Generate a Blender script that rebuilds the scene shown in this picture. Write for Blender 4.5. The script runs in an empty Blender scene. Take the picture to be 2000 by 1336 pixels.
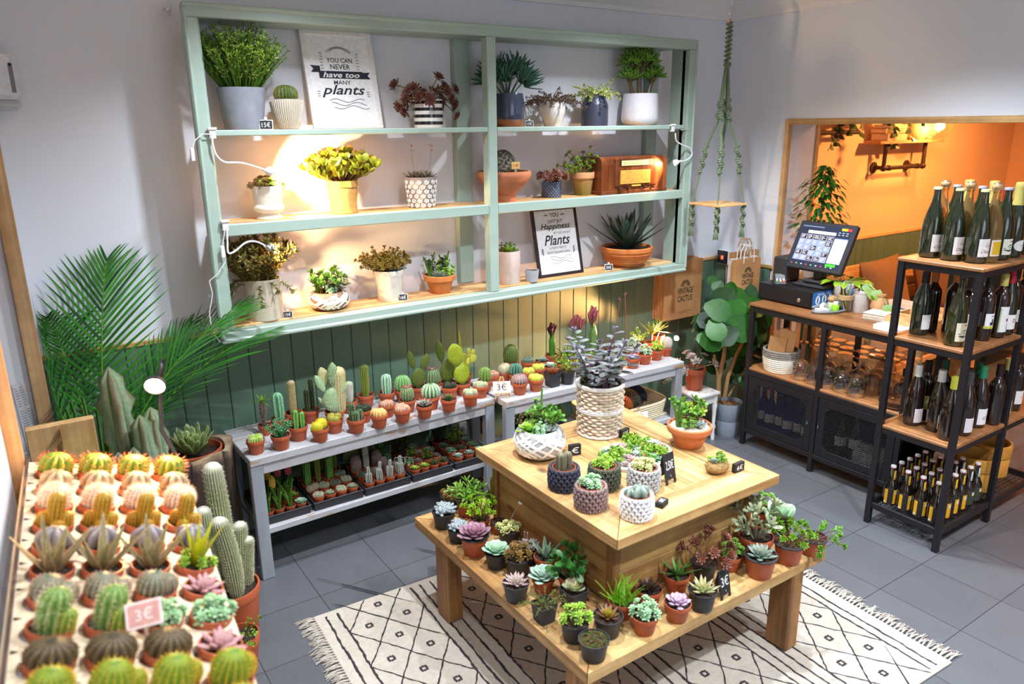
import bpy,math,random
from math import sin,cos,pi,radians,atan2,hypot,sqrt
from mathutils import Matrix,Vector,Euler

# ------------------------------------------------------------------ basics
COL=bpy.context.scene.collection
RND=random.Random(7)

def lin(*c):
    """sRGB 0-255 to linear RGB"""
    if len(c) == 1: c=c[0]
    return tuple(((v/255)/12.92 if v/255 <= .04045 else ((v/255+.055)/1.055)**2.4) for v in c)

def mix(a,b,t):
    return tuple(x+(y-x)*t for x,y in zip(a,b))

def jit(c,r,a=.12):
    k=1+r.uniform(-a,a)
    return tuple(max(0,v*k*(1+r.uniform(-a,a)*.4)) for v in c)

# camera of the photograph, recovered from the room's own straight lines
CAM=(-4.13656,-3.56846,1.95898)
RX,RZ,RR,FPX=1.28962854,-0.590961106,-0.0102806128,1460.426
CM=(Matrix.Rotation(RZ,3,'Z') @ Matrix.Rotation(RX,3,'X') @ Matrix.Rotation(RR,3,'Z'))

def ray(px,py):
    return CM @ Vector(((px-1000)/FPX,-(py-668)/FPX,-1))
def onz(px,py,z):
    d=ray(px,py);t=(z-CAM[2])/d.z
    return Vector(CAM)+d*t
def ony(px,py,y):
    d=ray(px,py);t=(y-CAM[1])/d.y
    return Vector(CAM)+d*t
def onx(px,py,x):
    d=ray(px,py);t=(x-CAM[0])/d.x
    return Vector(CAM)+d*t
def depth(p):
    return -(CM.transposed() @ (Vector(p)-Vector(CAM))).z
def away(p):
    d=Vector((p[0]-CAM[0],p[1]-CAM[1],0));return d.normalized()

# ------------------------------------------------------------------ mesh builder
class B:
    def __init__(s):
        s.v=[];s.f=[];s.c=[];s.m=[];s.x=Matrix.Identity(4);s.mi=0
    def add(s,vs,fs,col=(1,1,1)):
        n=len(s.v);X=s.x
        s.v.extend([tuple(X @ Vector(v)) for v in vs])
        s.c.extend(col if isinstance(col,list) else [col]*len(vs))
        s.f.extend([tuple(i+n for i in f) for f in fs]);s.m.extend([s.mi]*len(fs))
        return s
    def box(s,a,b,col=(1,1,1),bev=.002):
        x0,y0,z0=(min(p,q) for p,q in zip(a,b));x1,y1,z1=(max(p,q) for p,q in zip(a,b))
        e=min(bev,(x1-x0)*.45,(y1-y0)*.45,(z1-z0)*.45)
        if e <= 0:
            vs=[(x,y,z) for z in (z0,z1) for y in (y0,y1) for x in (x0,x1)]
            return s.add(vs,[(0,2,3,1),(4,5,7,6),(0,1,5,4),(2,6,7,3),(0,4,6,2),(1,3,7,5)],col)
        vs=[];idx={}
        X=(x0,x1);Y=(y0,y1);Z=(z0,z1);I=(x0+e,x1-e);J=(y0+e,y1-e);K=(z0+e,z1-e)
        for i in (0,1):
            for j in (0,1):
                for k in (0,1):
                    idx[i,j,k,0]=len(vs);vs.append((X[i],J[j],K[k]))
                    idx[i,j,k,1]=len(vs);vs.append((I[i],Y[j],K[k]))
                    idx[i,j,k,2]=len(vs);vs.append((I[i],J[j],Z[k]))
        g=lambda i,j,k,a: idx[i,j,k,a]
        fs=[]
        for i in (0,1):
            f=[g(i,0,0,0),g(i,1,0,0),g(i,1,1,0),g(i,0,1,0)];fs.append(f if i else f[::-1])
            f=[g(0,i,0,1),g(1,i,0,1),g(1,i,1,1),g(0,i,1,1)];fs.append(f[::-1] if i else f)
            f=[g(0,0,i,2),g(1,0,i,2),g(1,1,i,2),g(0,1,i,2)];fs.append(f if i else f[::-1])
        for i in (0,1):
            for j in (0,1):
                fl=(i+j) % 2
                f=[g(i,j,0,0),g(i,j,0,1),g(i,j,1,1),g(i,j,1,0)];fs.append(f if fl == 1 else f[::-1])
                f=[g(i,0,j,0),g(i,0,j,2),g(i,1,j,2),g(i,1,j,0)];fs.append(f[::-1] if fl == 1 else f)
                f=[g(0,i,j,1),g(0,i,j,2),g(1,i,j,2),g(1,i,j,1)];fs.append(f if fl == 1 else f[::-1])
                for k in (0,1):
                    f=[g(i,j,k,0),g(i,j,k,1),g(i,j,k,2)];fs.append(f if (i+j+k) % 2 else f[::-1])
        return s.add(vs,fs,col)
    def tube(s,pts,rad,n=6,col=(1,1,1),cap=True):
        pts=[Vector(p) for p in pts];m=len(pts)
        rad=rad if isinstance(rad,(list,tuple)) else [rad]*m
        cols=col if isinstance(col,list) else [col]*m
        t0=(pts[1]-pts[0]).normalized()
        u=t0.orthogonal().normalized();vs=[];cs=[]
        for i,p in enumerate(pts):
            t=(pts[min(i+1,m-1)]-pts[max(i-1,0)])
            t=t.normalized() if t.length > 1e-9 else t0
            u=(u-t*u.dot(t));u=u.normalized() if u.length > 1e-9 else t.orthogonal().normalized()
            w=t.cross(u)
            for k in range(n):
                a=2*pi*k/n
                vs.append(p+(u*cos(a)+w*sin(a))*rad[i]);cs.append(cols[i])
        fs=[(i*n+k,i*n+(k+1) % n,(i+1)*n+(k+1) % n,(i+1)*n+k) for i in range(m-1) for k in range(n)]
        if cap:
            fs.append(tuple(range(n))[::-1]);fs.append(tuple((m-1)*n+k for k in range(n)))
        return s.add(vs,fs,cs)
    def lathe(s,prof,n=24,col=(1,1,1),o=(0,0,0),ell=(1,1)):
        """prof: list of (r,z); r=0 ends close to a point"""
        cols=col if isinstance(col,list) else [col]*len(prof)
        vs=[];cs=[];ring=[]
        for (r,z),c in zip(prof,cols):
            if r <= 1e-7:
                ring.append((len(vs),));vs.append((o[0],o[1],o[2]+z));cs.append(c)
            else:
                ring.append(tuple(range(len(vs),len(vs)+n)))
                for k in range(n):
                    a=2*pi*k/n;vs.append((o[0]+r*cos(a)*ell[0],o[1]+r*sin(a)*ell[1],o[2]+z));cs.append(c)
        fs=[]
        for A,C in zip(ring,ring[1:]):
            if len(A) == 1 and len(C) == 1: continue
            for k in range(n):
                k2=(k+1) % n
                if len(A) == 1: fs.append((A[0],C[k2],C[k]))
                elif len(C) == 1: fs.append((A[k],A[k2],C[0]))
                else: fs.append((A[k],A[k2],C[k2],C[k]))
        return s.add(vs,fs,cs)
    def blob(s,c,r,col=(1,1,1),n=8,m=5):
        r=(r,r,r) if not isinstance(r,(tuple,list)) else r
        vs=[(c[0],c[1],c[2]-r[2])];
        for j in range(1,m):
            t=-pi/2+pi*j/m
            for k in range(n):
                a=2*pi*k/n;vs.append((c[0]+r[0]*cos(t)*cos(a),c[1]+r[1]*cos(t)*sin(a),c[2]+r[2]*sin(t)))
        vs.append((c[0],c[1],c[2]+r[2]));L=len(vs)-1
        fs=[(0,1+(k+1) % n,1+k) for k in range(n)]
        for j in range(m-2):
            fs += [(1+j*n+k,1+j*n+(k+1) % n,1+(j+1)*n+(k+1) % n,1+(j+1)*n+k) for k in range(n)]
        fs += [(1+(m-2)*n+k,1+(m-2)*n+(k+1) % n,L) for k in range(n)]
        return s.add(vs,fs,col)
    def quad(s,a,b,c,d,col=(1,1,1)):
        return s.add([a,b,c,d],[(0,1,2,3)],col)
    def prism(s,poly,z0,z1,col=(1,1,1)):
        n=len(poly)
        vs=[(x,y,z0) for x,y in poly]+[(x,y,z1) for x,y in poly]
        fs=[tuple(range(n))[::-1],tuple(range(n,2*n))]+[(i,(i+1) % n,n+(i+1) % n,n+i) for i in range(n)]
        return s.add(vs,fs,col)
    def at(s,X):
        s.x=X;return s
    def merge(s,o,X=None,col=None):
        X=X or Matrix.Identity(4);n=len(s.v);X=s.x @ X
        s.v.extend([tuple(X @ Vector(v)) for v in o.v]);s.c.extend(o.c if col is None else [col]*len(o.v))
        s.f.extend([tuple(i+n for i in f) for f in o.f]);s.m.extend([s.mi if col is not None else k for k in o.m])
        return s
    def mesh(s,name,mats,smooth=40):
        me=bpy.data.meshes.new(name)
        me.from_pydata(s.v,[],s.f)
        a=me.color_attributes.new('Col','FLOAT_COLOR','POINT')
        flat=[]
        for c in s.c: flat += [c[0],c[1],c[2],1]
        a.data.foreach_set('color',flat)
        for m in (mats if isinstance(mats,(list,tuple)) else [mats]): me.materials.append(m)
        if max(s.m,default=0): me.polygons.foreach_set('material_index',s.m)
        if smooth:
            me.polygons.foreach_set('use_smooth',[True]*len(s.f))
            me.set_sharp_from_angle(angle=radians(smooth))
        me.update();me.validate()
        return me

def T(x=0,y=0,z=0): return Matrix.Translation((x,y,z))
def RotZ(a): return Matrix.Rotation(a,4,'Z')
def RotX(a): return Matrix.Rotation(a,4,'X')
def RotY(a): return Matrix.Rotation(a,4,'Y')
def Sc(x,y=None,z=None):
    return Matrix.Diagonal((x,x if y is None else y,x if z is None else z,1))
def frame(o,z,x=None):
    """matrix with origin o, local +Z along z, local +X near x"""
    z=Vector(z).normalized();x=Vector(x) if x is not None else z.orthogonal()
    x=x-z*x.dot(z);x=x.normalized() if x.length > 1e-6 else z.orthogonal().normalized()
    y=z.cross(x);m=Matrix((x,y,z)).transposed().to_4x4();m.translation=Vector(o);return m

# ------------------------------------------------------------------ objects
def obj(name,b,mat,parent=None,loc=None,smooth=40,label=None):
    me=b if isinstance(b,bpy.types.Mesh) else b.mesh(name,mat,smooth)
    o=bpy.data.objects.new(name,me);COL.objects.link(o)
    if parent is not None: o.parent=parent
    if loc is not None: o.location=loc
    if label: o['label']=label
    return o
def tag(o,label,cat,group=None):
    o['label']=label;o['category']=cat
    if group: o['group']=group
    return o
def thing(name,label,cat,loc=(0,0,0),rz=0,group=None):
    o=bpy.data.objects.new(name,None);COL.objects.link(o);o.empty_display_size=.02
    o.location=loc;o.rotation_euler=(0,0,rz)
    return tag(o,label,cat,group)
def struct(name,b,mat,smooth=40):
    o=obj(name,b,mat,smooth=smooth);o['kind']='structure';return o
def copy_thing(src,label,loc,rz=0,group=None,name=None):
    c=src.copy();COL.objects.link(c);c.location=loc;c.rotation_euler=(0,0,rz)
    c['label']=label
    if group: c['group']=group
    for ch in src.children:
        d=ch.copy();COL.objects.link(d);d.parent=c
        for g in ch.children:
            e=g.copy();COL.objects.link(e);e.parent=d
    return c

# ------------------------------------------------------------------ materials
def nodes(name):
    m=bpy.data.materials.new(name);m.use_nodes=True
    nt=m.node_tree;return m,nt,nt.nodes['Principled BSDF']
def link(nt,a,b): nt.links.new(a,b)
def N(nt,t,**k):
    n=nt.nodes.new(t)
    for a,v in k.items(): setattr(n,a,v)
    return n
def mat(name,col=None,rough=.5,gam=1,metal=0,nscale=40,namt=.15,bump=0,bscale=None,trans=0,ior=1.45,emit=0,ecol=None,coat=0,sss=0,alpha=1,stretch=None,spec=.5):
    """principled material; col None = colour read from the mesh's own colour attribute; slight procedural variation"""
    m,nt,p=nodes(name)
    p.inputs['Roughness'].default_value=rough;p.inputs['Metallic'].default_value=metal
    p.inputs['IOR'].default_value=ior;p.inputs['Transmission Weight'].default_value=trans
    p.inputs['Coat Weight'].default_value=coat;p.inputs['Specular IOR Level'].default_value=spec
    tc=N(nt,'ShaderNodeTexCoord');mp=N(nt,'ShaderNodeMapping');link(nt,tc.outputs['Object'],mp.inputs['Vector'])
    if stretch: mp.inputs['Scale'].default_value=stretch
    nz=N(nt,'ShaderNodeTexNoise');nz.inputs['Scale'].default_value=nscale;nz.inputs['Detail'].default_value=4
    link(nt,mp.outputs['Vector'],nz.inputs['Vector'])
    rg=N(nt,'ShaderNodeMapRange');rg.inputs['From Min'].default_value=.3;rg.inputs['From Max'].default_value=.7
    rg.inputs['To Min'].default_value=1-namt;rg.inputs['To Max'].default_value=1+namt
    link(nt,nz.outputs['Fac'],rg.inputs['Value'])
    mx=N(nt,'ShaderNodeVectorMath',operation='MULTIPLY')
    if col is None:
        at=N(nt,'ShaderNodeVertexColor',layer_name='Col');ga=N(nt,'ShaderNodeGamma');ga.inputs['Gamma'].default_value=gam;link(nt,at.outputs['Color'],ga.inputs['Color']);link(nt,ga.outputs['Color'],mx.inputs[0])
    else:
        mx.inputs[0].default_value=col[:3]
    link(nt,rg.outputs['Result'],mx.inputs[1]);link(nt,mx.outputs['Vector'],p.inputs['Base Color'])
    if sss:
        p.inputs['Subsurface Weight'].default_value=sss;p.inputs['Subsurface Scale'].default_value=.004
        p.inputs['Subsurface Radius'].default_value=(.6,1,.3)
    if bump:
        bz=nz
        if bscale:
            bz=N(nt,'ShaderNodeTexNoise');bz.inputs['Scale'].default_value=bscale;link(nt,mp.outputs['Vector'],bz.inputs['Vector'])
        bp=N(nt,'ShaderNodeBump');bp.inputs['Strength'].default_value=bump;bp.inputs['Distance'].default_value=.003
        link(nt,bz.outputs['Fac'],bp.inputs['Height']);link(nt,bp.outputs['Normal'],p.inputs['Normal'])
    if emit:
        p.inputs['Emission Color'].default_value=(*(ecol or (1,1,1)),1);p.inputs['Emission Strength'].default_value=emit
    return m

def wood(name,c1,c2,axis=0,scale=1.0,rough=.55,bump=.25,knots=True,tint=True):
    """planks: grain runs along the given object axis; vertex colour tints each plank"""
    m,nt,p=nodes(name)
    p.inputs['Roughness'].default_value=rough
    tc=N(nt,'ShaderNodeTexCoord');mp=N(nt,'ShaderNodeMapping');link(nt,tc.outputs['Object'],mp.inputs['Vector'])
    sc=[14*scale]*3;sc[axis]=1.1*scale;mp.inputs['Scale'].default_value=sc
    at=N(nt,'ShaderNodeVertexColor',layer_name='Col')
    ofs=N(nt,'ShaderNodeVectorMath',operation='MULTIPLY_ADD');ofs.inputs[1].default_value=(37,53,71)
    link(nt,at.outputs['Color'],ofs.inputs[0]);link(nt,mp.outputs['Vector'],ofs.inputs[2])
    n1=N(nt,'ShaderNodeTexNoise');n1.inputs['Scale'].default_value=1.0;n1.inputs['Detail'].default_value=5;n1.inputs['Distortion'].default_value=.6
    link(nt,ofs.outputs['Vector'],n1.inputs['Vector'])
    wv=N(nt,'ShaderNodeTexNoise');wv.inputs['Scale'].default_value=5;wv.inputs['Detail'].default_value=3
    mp2=N(nt,'ShaderNodeMapping');s2=[1.0]*3;s2[axis]=.12;mp2.inputs['Scale'].default_value=s2
    link(nt,ofs.outputs['Vector'],mp2.inputs['Vector']);link(nt,mp2.outputs['Vector'],wv.inputs['Vector'])
    ad=N(nt,'ShaderNodeMath',operation='ADD');link(nt,n1.outputs['Fac'],ad.inputs[0])
    ml=N(nt,'ShaderNodeMath',operation='MULTIPLY');ml.inputs[1].default_value=.6;link(nt,wv.outputs['Fac'],ml.inputs[0]);link(nt,ml.outputs[0],ad.inputs[1])
    cr=N(nt,'ShaderNodeValToRGB');cr.color_ramp.elements[0].position=.55;cr.color_ramp.elements[1].position=1.0
    cr.color_ramp.elements[0].color=(*c1,1);cr.color_ramp.elements[1].color=(*c2,1)
    link(nt,ad.outputs[0],cr.inputs['Fac']);last=cr.outputs['Color']
    mo=N(nt,'ShaderNodeTexNoise');mo.inputs['Scale'].default_value=7;mo.inputs['Detail'].default_value=6;mo.inputs['Roughness'].default_value=.7;link(nt,tc.outputs['Object'],mo.inputs['Vector'])
    mr=N(nt,'ShaderNodeMapRange');mr.inputs['From Min'].default_value=.3;mr.inputs['From Max'].default_value=.7;mr.inputs['To Min'].default_value=.72;mr.inputs['To Max'].default_value=1.18;link(nt,mo.outputs['Fac'],mr.inputs['Value'])
    mm=N(nt,'ShaderNodeVectorMath',operation='MULTIPLY');link(nt,last,mm.inputs[0]);link(nt,mr.outputs['Result'],mm.inputs[1]);last=mm.outputs['Vector']
    if knots:
        vo=N(nt,'ShaderNodeTexVoronoi');vo.inputs['Scale'].default_value=1
        mk=N(nt,'ShaderNodeMapping');s3=[7.0*scale]*3;s3[axis]=3.5*scale;mk.inputs['Scale'].default_value=s3
        o2=N(nt,'ShaderNodeVectorMath',operation='MULTIPLY_ADD');o2.inputs[1].default_value=(31,17,23)
        link(nt,tc.outputs['Object'],mk.inputs['Vector']);link(nt,at.outputs['Color'],o2.inputs[0]);link(nt,mk.outputs['Vector'],o2.inputs[2])
        link(nt,o2.outputs['Vector'],vo.inputs['Vector'])
        kr=N(nt,'ShaderNodeMapRange');kr.inputs['From Min'].default_value=.05;kr.inputs['From Max'].default_value=.12
        kr.inputs['To Min'].default_value=.35;kr.inputs['To Max'].default_value=1
        link(nt,vo.outputs['Distance'],kr.inputs['Value'])
        mk2=N(nt,'ShaderNodeVectorMath',operation='MULTIPLY');link(nt,last,mk2.inputs[0]);link(nt,kr.outputs['Result'],mk2.inputs[1]);last=mk2.outputs['Vector']
    if tint:
        mt=N(nt,'ShaderNodeVectorMath',operation='MULTIPLY');link(nt,last,mt.inputs[0]);link(nt,at.outputs['Color'],mt.inputs[1]);last=mt.outputs['Vector']
    link(nt,last,p.inputs['Base Color'])
    bp=N(nt,'ShaderNodeBump');bp.inputs['Strength'].default_value=bump;bp.inputs['Distance'].default_value=.002
    link(nt,ad.outputs[0],bp.inputs['Height']);link(nt,bp.outputs['Normal'],p.inputs['Normal'])
    return m

def distressed(name,paint,under,amt=.5,rough=.6,axis=0):
    """old paint worn through to wood"""
    m,nt,p=nodes(name);p.inputs['Roughness'].default_value=rough
    tc=N(nt,'ShaderNodeTexCoord');mp=N(nt,'ShaderNodeMapping');link(nt,tc.outputs['Object'],mp.inputs['Vector'])
    s=[9.0]*3;s[axis]=3.0;mp.inputs['Scale'].default_value=s
    n1=N(nt,'ShaderNodeTexNoise');n1.inputs['Scale'].default_value=1.5;n1.inputs['Detail'].default_value=8;n1.inputs['Roughness'].default_value=.65
    link(nt,mp.outputs['Vector'],n1.inputs['Vector'])
    cr=N(nt,'ShaderNodeValToRGB');e=cr.color_ramp.elements
    e[0].position=amt-.05;e[0].color=(*under,1);e[1].position=amt+.03;e[1].color=(*mix(paint,(0,0,0),.12),1)
    x=cr.color_ramp.elements.new(min(.99,amt+.25));x.color=(*paint,1)
    link(nt,n1.outputs['Fac'],cr.inputs['Fac']);link(nt,cr.outputs['Color'],p.inputs['Base Color'])
    bp=N(nt,'ShaderNodeBump');bp.inputs['Strength'].default_value=.3;bp.inputs['Distance'].default_value=.002
    link(nt,n1.outputs['Fac'],bp.inputs['Height']);link(nt,bp.outputs['Normal'],p.inputs['Normal'])
    return m

WHITE=lin(226,226,228)
M_wall=mat('painted_plaster',lin(224,229,239),rough=.85,nscale=3,namt=.02,bump=.08,bscale=220)
M_apricot=mat('apricot_wall_paint',lin(246,200,150),rough=.85,nscale=3,namt=.02)
M_ceil=mat('ceiling_paint',lin(232,232,234),rough=.9,namt=.02)
M_attr=mat('coloured_matte',None,rough=.75,nscale=60,namt=.1)
M_attr_s=mat('coloured_satin',None,rough=.4,nscale=60,namt=.08)
M_gloss=mat('glazed_ceramic',None,rough=.18,nscale=30,namt=.06,coat=.4)
M_plant=mat('plant_flesh',None,gam=1.22,rough=.42,nscale=70,namt=.16,sss=.12)
M_leafy=mat('glossy_leaf',None,gam=1.22,rough=.38,spec=.3,nscale=50,namt=.18,sss=.08)
M_cact=mat('cactus_skin',None,gam=1.2,rough=.6,nscale=90,namt=.15)
M_terra=mat('terracotta_plastic',lin(168,82,48),rough=.5,nscale=25,namt=.1)
M_clay=mat('fired_clay',None,rough=.8,nscale=18,namt=.14,bump=.1,bscale=150)
M_black=mat('black_plastic',lin(45,46,50),rough=.5,nscale=30,namt=.15)
M_soil=mat('potting_soil',lin(52,38,28),rough=.95,nscale=160,namt=.5,bump=.8)
M_metal=mat('black_steel',lin(36,34,38),rough=.42,metal=.3,nscale=50,namt=.1)
M_chrome=mat('bright_steel',(.75,.75,.77),rough=.22,metal=1)
M_sage=mat('sage_paint',lin(160,182,171),rough=.38,nscale=14,namt=.05,bump=.12,bscale=60,stretch=(.25,1,1))
M_green=mat('green_panel_paint',None,rough=.55,nscale=30,namt=.07,bump=.1,stretch=(1,1,.08))
M_pine=wood('pine_board',lin(238,196,142),lin(198,146,88),0,1.0)
M_pinev=wood('pine_upright',lin(226,190,142),lin(190,145,95),2,1.0)
M_pallx=wood('pallet_wood_along_x',lin(226,190,130),lin(162,118,66),0,.9)
M_pally=wood('pallet_wood_along_y',lin(222,186,128),lin(158,114,64),1,.9)
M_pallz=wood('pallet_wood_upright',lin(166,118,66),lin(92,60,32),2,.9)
M_oakx=wood('dark_oak_board',lin(176,122,76),lin(128,82,46),1,.9,knots=False,rough=.4)
M_bench=distressed('worn_grey_paint',lin(178,178,182),lin(160,120,80),.41)
M_benchv=distressed('worn_grey_paint_upright',lin(146,152,160),lin(140,122,100),.36,axis=2)
M_wht_worn=distressed('worn_white_paint',lin(226,226,222),lin(120,92,66),.40,axis=2)

def thin_glass(name,col=(1,1,1),k=.75):
    """thin-walled glass: clear seen straight on, reflective towards its rims"""
    m=bpy.data.materials.new(name);m.use_nodes=True;nt=m.node_tree;nt.nodes.remove(nt.nodes['Principled BSDF']);o=nt.nodes['Material Output']
    tr=N(nt,'ShaderNodeBsdfTransparent');tr.inputs[0].default_value=(*col,1);gl=N(nt,'ShaderNodeBsdfGlossy');gl.inputs['Roughness'].default_value=.02
    lw=N(nt,'ShaderNodeLayerWeight');lw.inputs['Blend'].default_value=.22;ml=N(nt,'ShaderNodeMath',operation='MULTIPLY');ml.inputs[1].default_value=k;link(nt,lw.outputs['Facing'],ml.inputs[0])
    ad=N(nt,'ShaderNodeMath',operation='ADD');ad.inputs[1].default_value=.04;link(nt,ml.outputs[0],ad.inputs[0]);mx=N(nt,'ShaderNodeMixShader');link(nt,ad.outputs[0],mx.inputs[0]);link(nt,tr.outputs[0],mx.inputs[1]);link(nt,gl.outputs[0],mx.inputs[2]);link(nt,mx.outputs[0],o.inputs['Surface']);return m
M_glass=thin_glass('clear_glass',(.98,.98,.97),.95)
M_glow=mat('lit_bulb',(1,.9,.75),emit=60,ecol=(1,.83,.62))

def floor_mat():
    m,nt,p=nodes('grey_stone_tile');p.inputs['Roughness'].default_value=.38
    tc=N(nt,'ShaderNodeTexCoord');mp=N(nt,'ShaderNodeMapping');link(nt,tc.outputs['Object'],mp.inputs['Vector'])
    a=.339;mp.inputs['Location'].default_value=(.8932+a*20,1.7658+a*20,0)
    br=N(nt,'ShaderNodeTexBrick');br.offset=0;br.squash=1
    br.inputs['Scale'].default_value=1;br.inputs['Brick Width'].default_value=a;br.inputs['Row Height'].default_value=a
    br.inputs['Mortar Size'].default_value=.0016;br.inputs['Mortar Smooth'].default_value=.2;br.inputs['Bias'].default_value=0
    br.inputs['Color1'].default_value=(*lin(86,88,93),1);br.inputs['Color2'].default_value=(*lin(95,97,102),1)
    br.inputs['Mortar'].default_value=(*lin(40,40,44),1);link(nt,mp.outputs['Vector'],br.inputs['Vector'])
    nz=N(nt,'ShaderNodeTexNoise');nz.inputs['Scale'].default_value=260;nz.inputs['Detail'].default_value=3;link(nt,tc.outputs['Object'],nz.inputs['Vector'])
    nb=N(nt,'ShaderNodeTexNoise');nb.inputs['Scale'].default_value=4;link(nt,tc.outputs['Object'],nb.inputs['Vector'])
    r1=N(nt,'ShaderNodeMapRange');r1.inputs['From Min'].default_value=.35;r1.inputs['From Max'].default_value=.65;r1.inputs['To Min'].default_value=.82;r1.inputs['To Max'].default_value=1.18;link(nt,nz.outputs['Fac'],r1.inputs['Value'])
    mu=N(nt,'ShaderNodeVectorMath',operation='MULTIPLY');link(nt,br.outputs['Color'],mu.inputs[0]);link(nt,r1.outputs['Result'],mu.inputs[1])
    r2=N(nt,'ShaderNodeMapRange');r2.inputs['To Min'].default_value=.85;r2.inputs['To Max'].default_value=1.15;link(nt,nb.outputs['Fac'],r2.inputs['Value'])
    m2=N(nt,'ShaderNodeVectorMath',operation='MULTIPLY');link(nt,mu.outputs['Vector'],m2.inputs[0]);link(nt,r2.outputs['Result'],m2.inputs[1])
    link(nt,m2.outputs['Vector'],p.inputs['Base Color'])
    bp=N(nt,'ShaderNodeBump');bp.inputs['Strength'].default_value=.15;bp.inputs['Distance'].default_value=.002;link(nt,nz.outputs['Fac'],bp.inputs['Height']);link(nt,bp.outputs['Normal'],p.inputs['Normal'])
    return m
M_floor=floor_mat()

# ------------------------------------------------------------------ lettering (built-in font turned into thin meshes)
_txt={}
def text_mesh(s,shear=0,bold=0):
    k=(s,shear,bold)
    if k in _txt: return _txt[k]
    cu=bpy.data.curves.new('lettering','FONT');cu.body=s;cu.align_x='CENTER';cu.align_y='CENTER';cu.shear=shear;cu.offset=bold
    cu.resolution_u=2
    o=bpy.data.objects.new('lettering',cu);COL.objects.link(o)
    bpy.context.view_layer.update()
    me=o.evaluated_get(bpy.context.evaluated_depsgraph_get()).to_mesh()
    vs=[tuple(v.co) for v in me.vertices];fs=[tuple(p.vertices) for p in me.polygons]
    bpy.data.objects.remove(o);bpy.data.curves.remove(cu)
    _txt[k]=(vs,fs);return _txt[k]
def lettering(b,s,X,w=None,h=None,col=(0,0,0),shear=0,bold=0):
    """text in the local XY plane of X, centred, fitted to width w or height h"""
    vs,fs=text_mesh(s,shear,bold)
    x0=min(v[0] for v in vs);x1=max(v[0] for v in vs);y0=min(v[1] for v in vs);y1=max(v[1] for v in vs)
    k=w/(x1-x0) if w else h/(y1-y0);ky=(h/(y1-y0)) if (h and w) else k
    cx,cy=(x0+x1)/2,(y0+y1)/2
    sv=b.x;b.x=sv @ X
    b.add([((v[0]-cx)*k,(v[1]-cy)*ky,0) for v in vs],fs,col);b.x=sv
for s_,sh_,bo_ in [('YOU CAN',0,.01),('NEVER',0,.01),('have too',.3,.02),('MANY',0,.01),('plants',.35,.015),('YOU',0,.02),("CAN'T BUY",0,.01),('Happiness',.35,.015),
                  ('BUT YOU CAN BUY',0,0),('Plants',.35,.015),("& THAT'S PRETTY",0,0),('MUCH THE SAME THING',0,0),('VINTAGE',0,.02),('CACTUS',0,.02),
                  ('15€',.1,0),('16€',.1,0),('30€',.1,0),('3€',.1,0),('5€',.1,0),('6€',.1,0),('7,50€',.1,0),('2,50€',.1,0),('1,50€',.1,0),('11€',.1,0),('8€',.1,0),('€',.1,0),
                  ('La',.4,0),('Chasse',.4,0),('SERRA',0,0),('Atendimento Prioritário',.1,0),('CC',0,.02),('DI',0,0),('VAC',0,0),('J',0,0)]:
    text_mesh(s_,sh_,bo_)
# ================================================================== THE ROOM
XR,CEIL=0.0,2.72
b=B();b.box((-6.2,-6.2,-.1),(4.2,.3,0),bev=0);struct('floor',b,M_floor)
b=B();b.box((-6.2,-6.2,CEIL),(4.2,.3,CEIL+.1),bev=0);struct('ceiling',b,M_ceil)
b=B();b.box((-6.2,0,0),(4.2,.15,CEIL),bev=0);struct('wall_back',b,M_wall)
b=B()
b.box((0,0,0),(.338,-.5,CEIL),bev=0);b.box((0,-.5,1.967),(.338,-4.4,CEIL),bev=0);b.box((0,-4.4,0),(.338,-6.2,CEIL),bev=0)
struct('wall_right',b,M_wall)
b=B();b.box((-6.2,-6.05,0),(4.2,-6.2,CEIL),bev=0);struct('wall_front',b,M_wall)
b=B();b.box((-6.2,-6.2,0),(-6.05,.15,CEIL),bev=0);struct('wall_left',b,M_wall)
b=B();b.box((4.05,-6.2,0),(4.2,.15,CEIL),bev=0);struct('wall_far',b,M_apricot)
# wall piers either side of the recess on the left, each with a wooden corner post
xa=ony(72,652,-.35).x
b=B();b.box((-6.05,-.35,0),(xa-.008,0,CEIL),bev=0);struct('wall_pier',b,M_wall)
b=B();b.prism([(-6.05,-1.27),(-6.05,-3.4),(-4.40,-3.4),(-4.335,-2.55),(-4.236,-1.27)],0,CEIL);struct('wall_window_pier',b,M_wall)
b=B();b.box((xa-.05,-.37,0),(xa,-.35,CEIL),(.80,.80,.80));struct('trim_1',b,M_pinev)
b=B();b.box((-4.24,-1.269,0),(-4.199,-1.235,CEIL),(1.05,.9,.75));struct('trim_2',b,M_pinev)
# cornice
def cornice(n,L,X):
    b=B().at(X);pr=[(0,2.6),(.012,2.6),(.014,2.625),(.03,2.64),(.04,2.66),(.07,2.69),(.09,2.70),(.092,CEIL),(0,CEIL)]
    k=len(pr);vs=[(0,-y,z) for y,z in pr]+[(L,-y,z) for y,z in pr]
    b.add(vs,[(i,(i+1) % k,k+(i+1) % k,k+i) for i in range(k)]+[tuple(range(k))[::-1],tuple(range(k,2*k))]);struct(n,b,M_ceil,25)
cornice('trim_3',6.05,T(-6.05,0,0));cornice('trim_4',6.0,T(0,0,0) @ RotZ(-pi/2))
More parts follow.
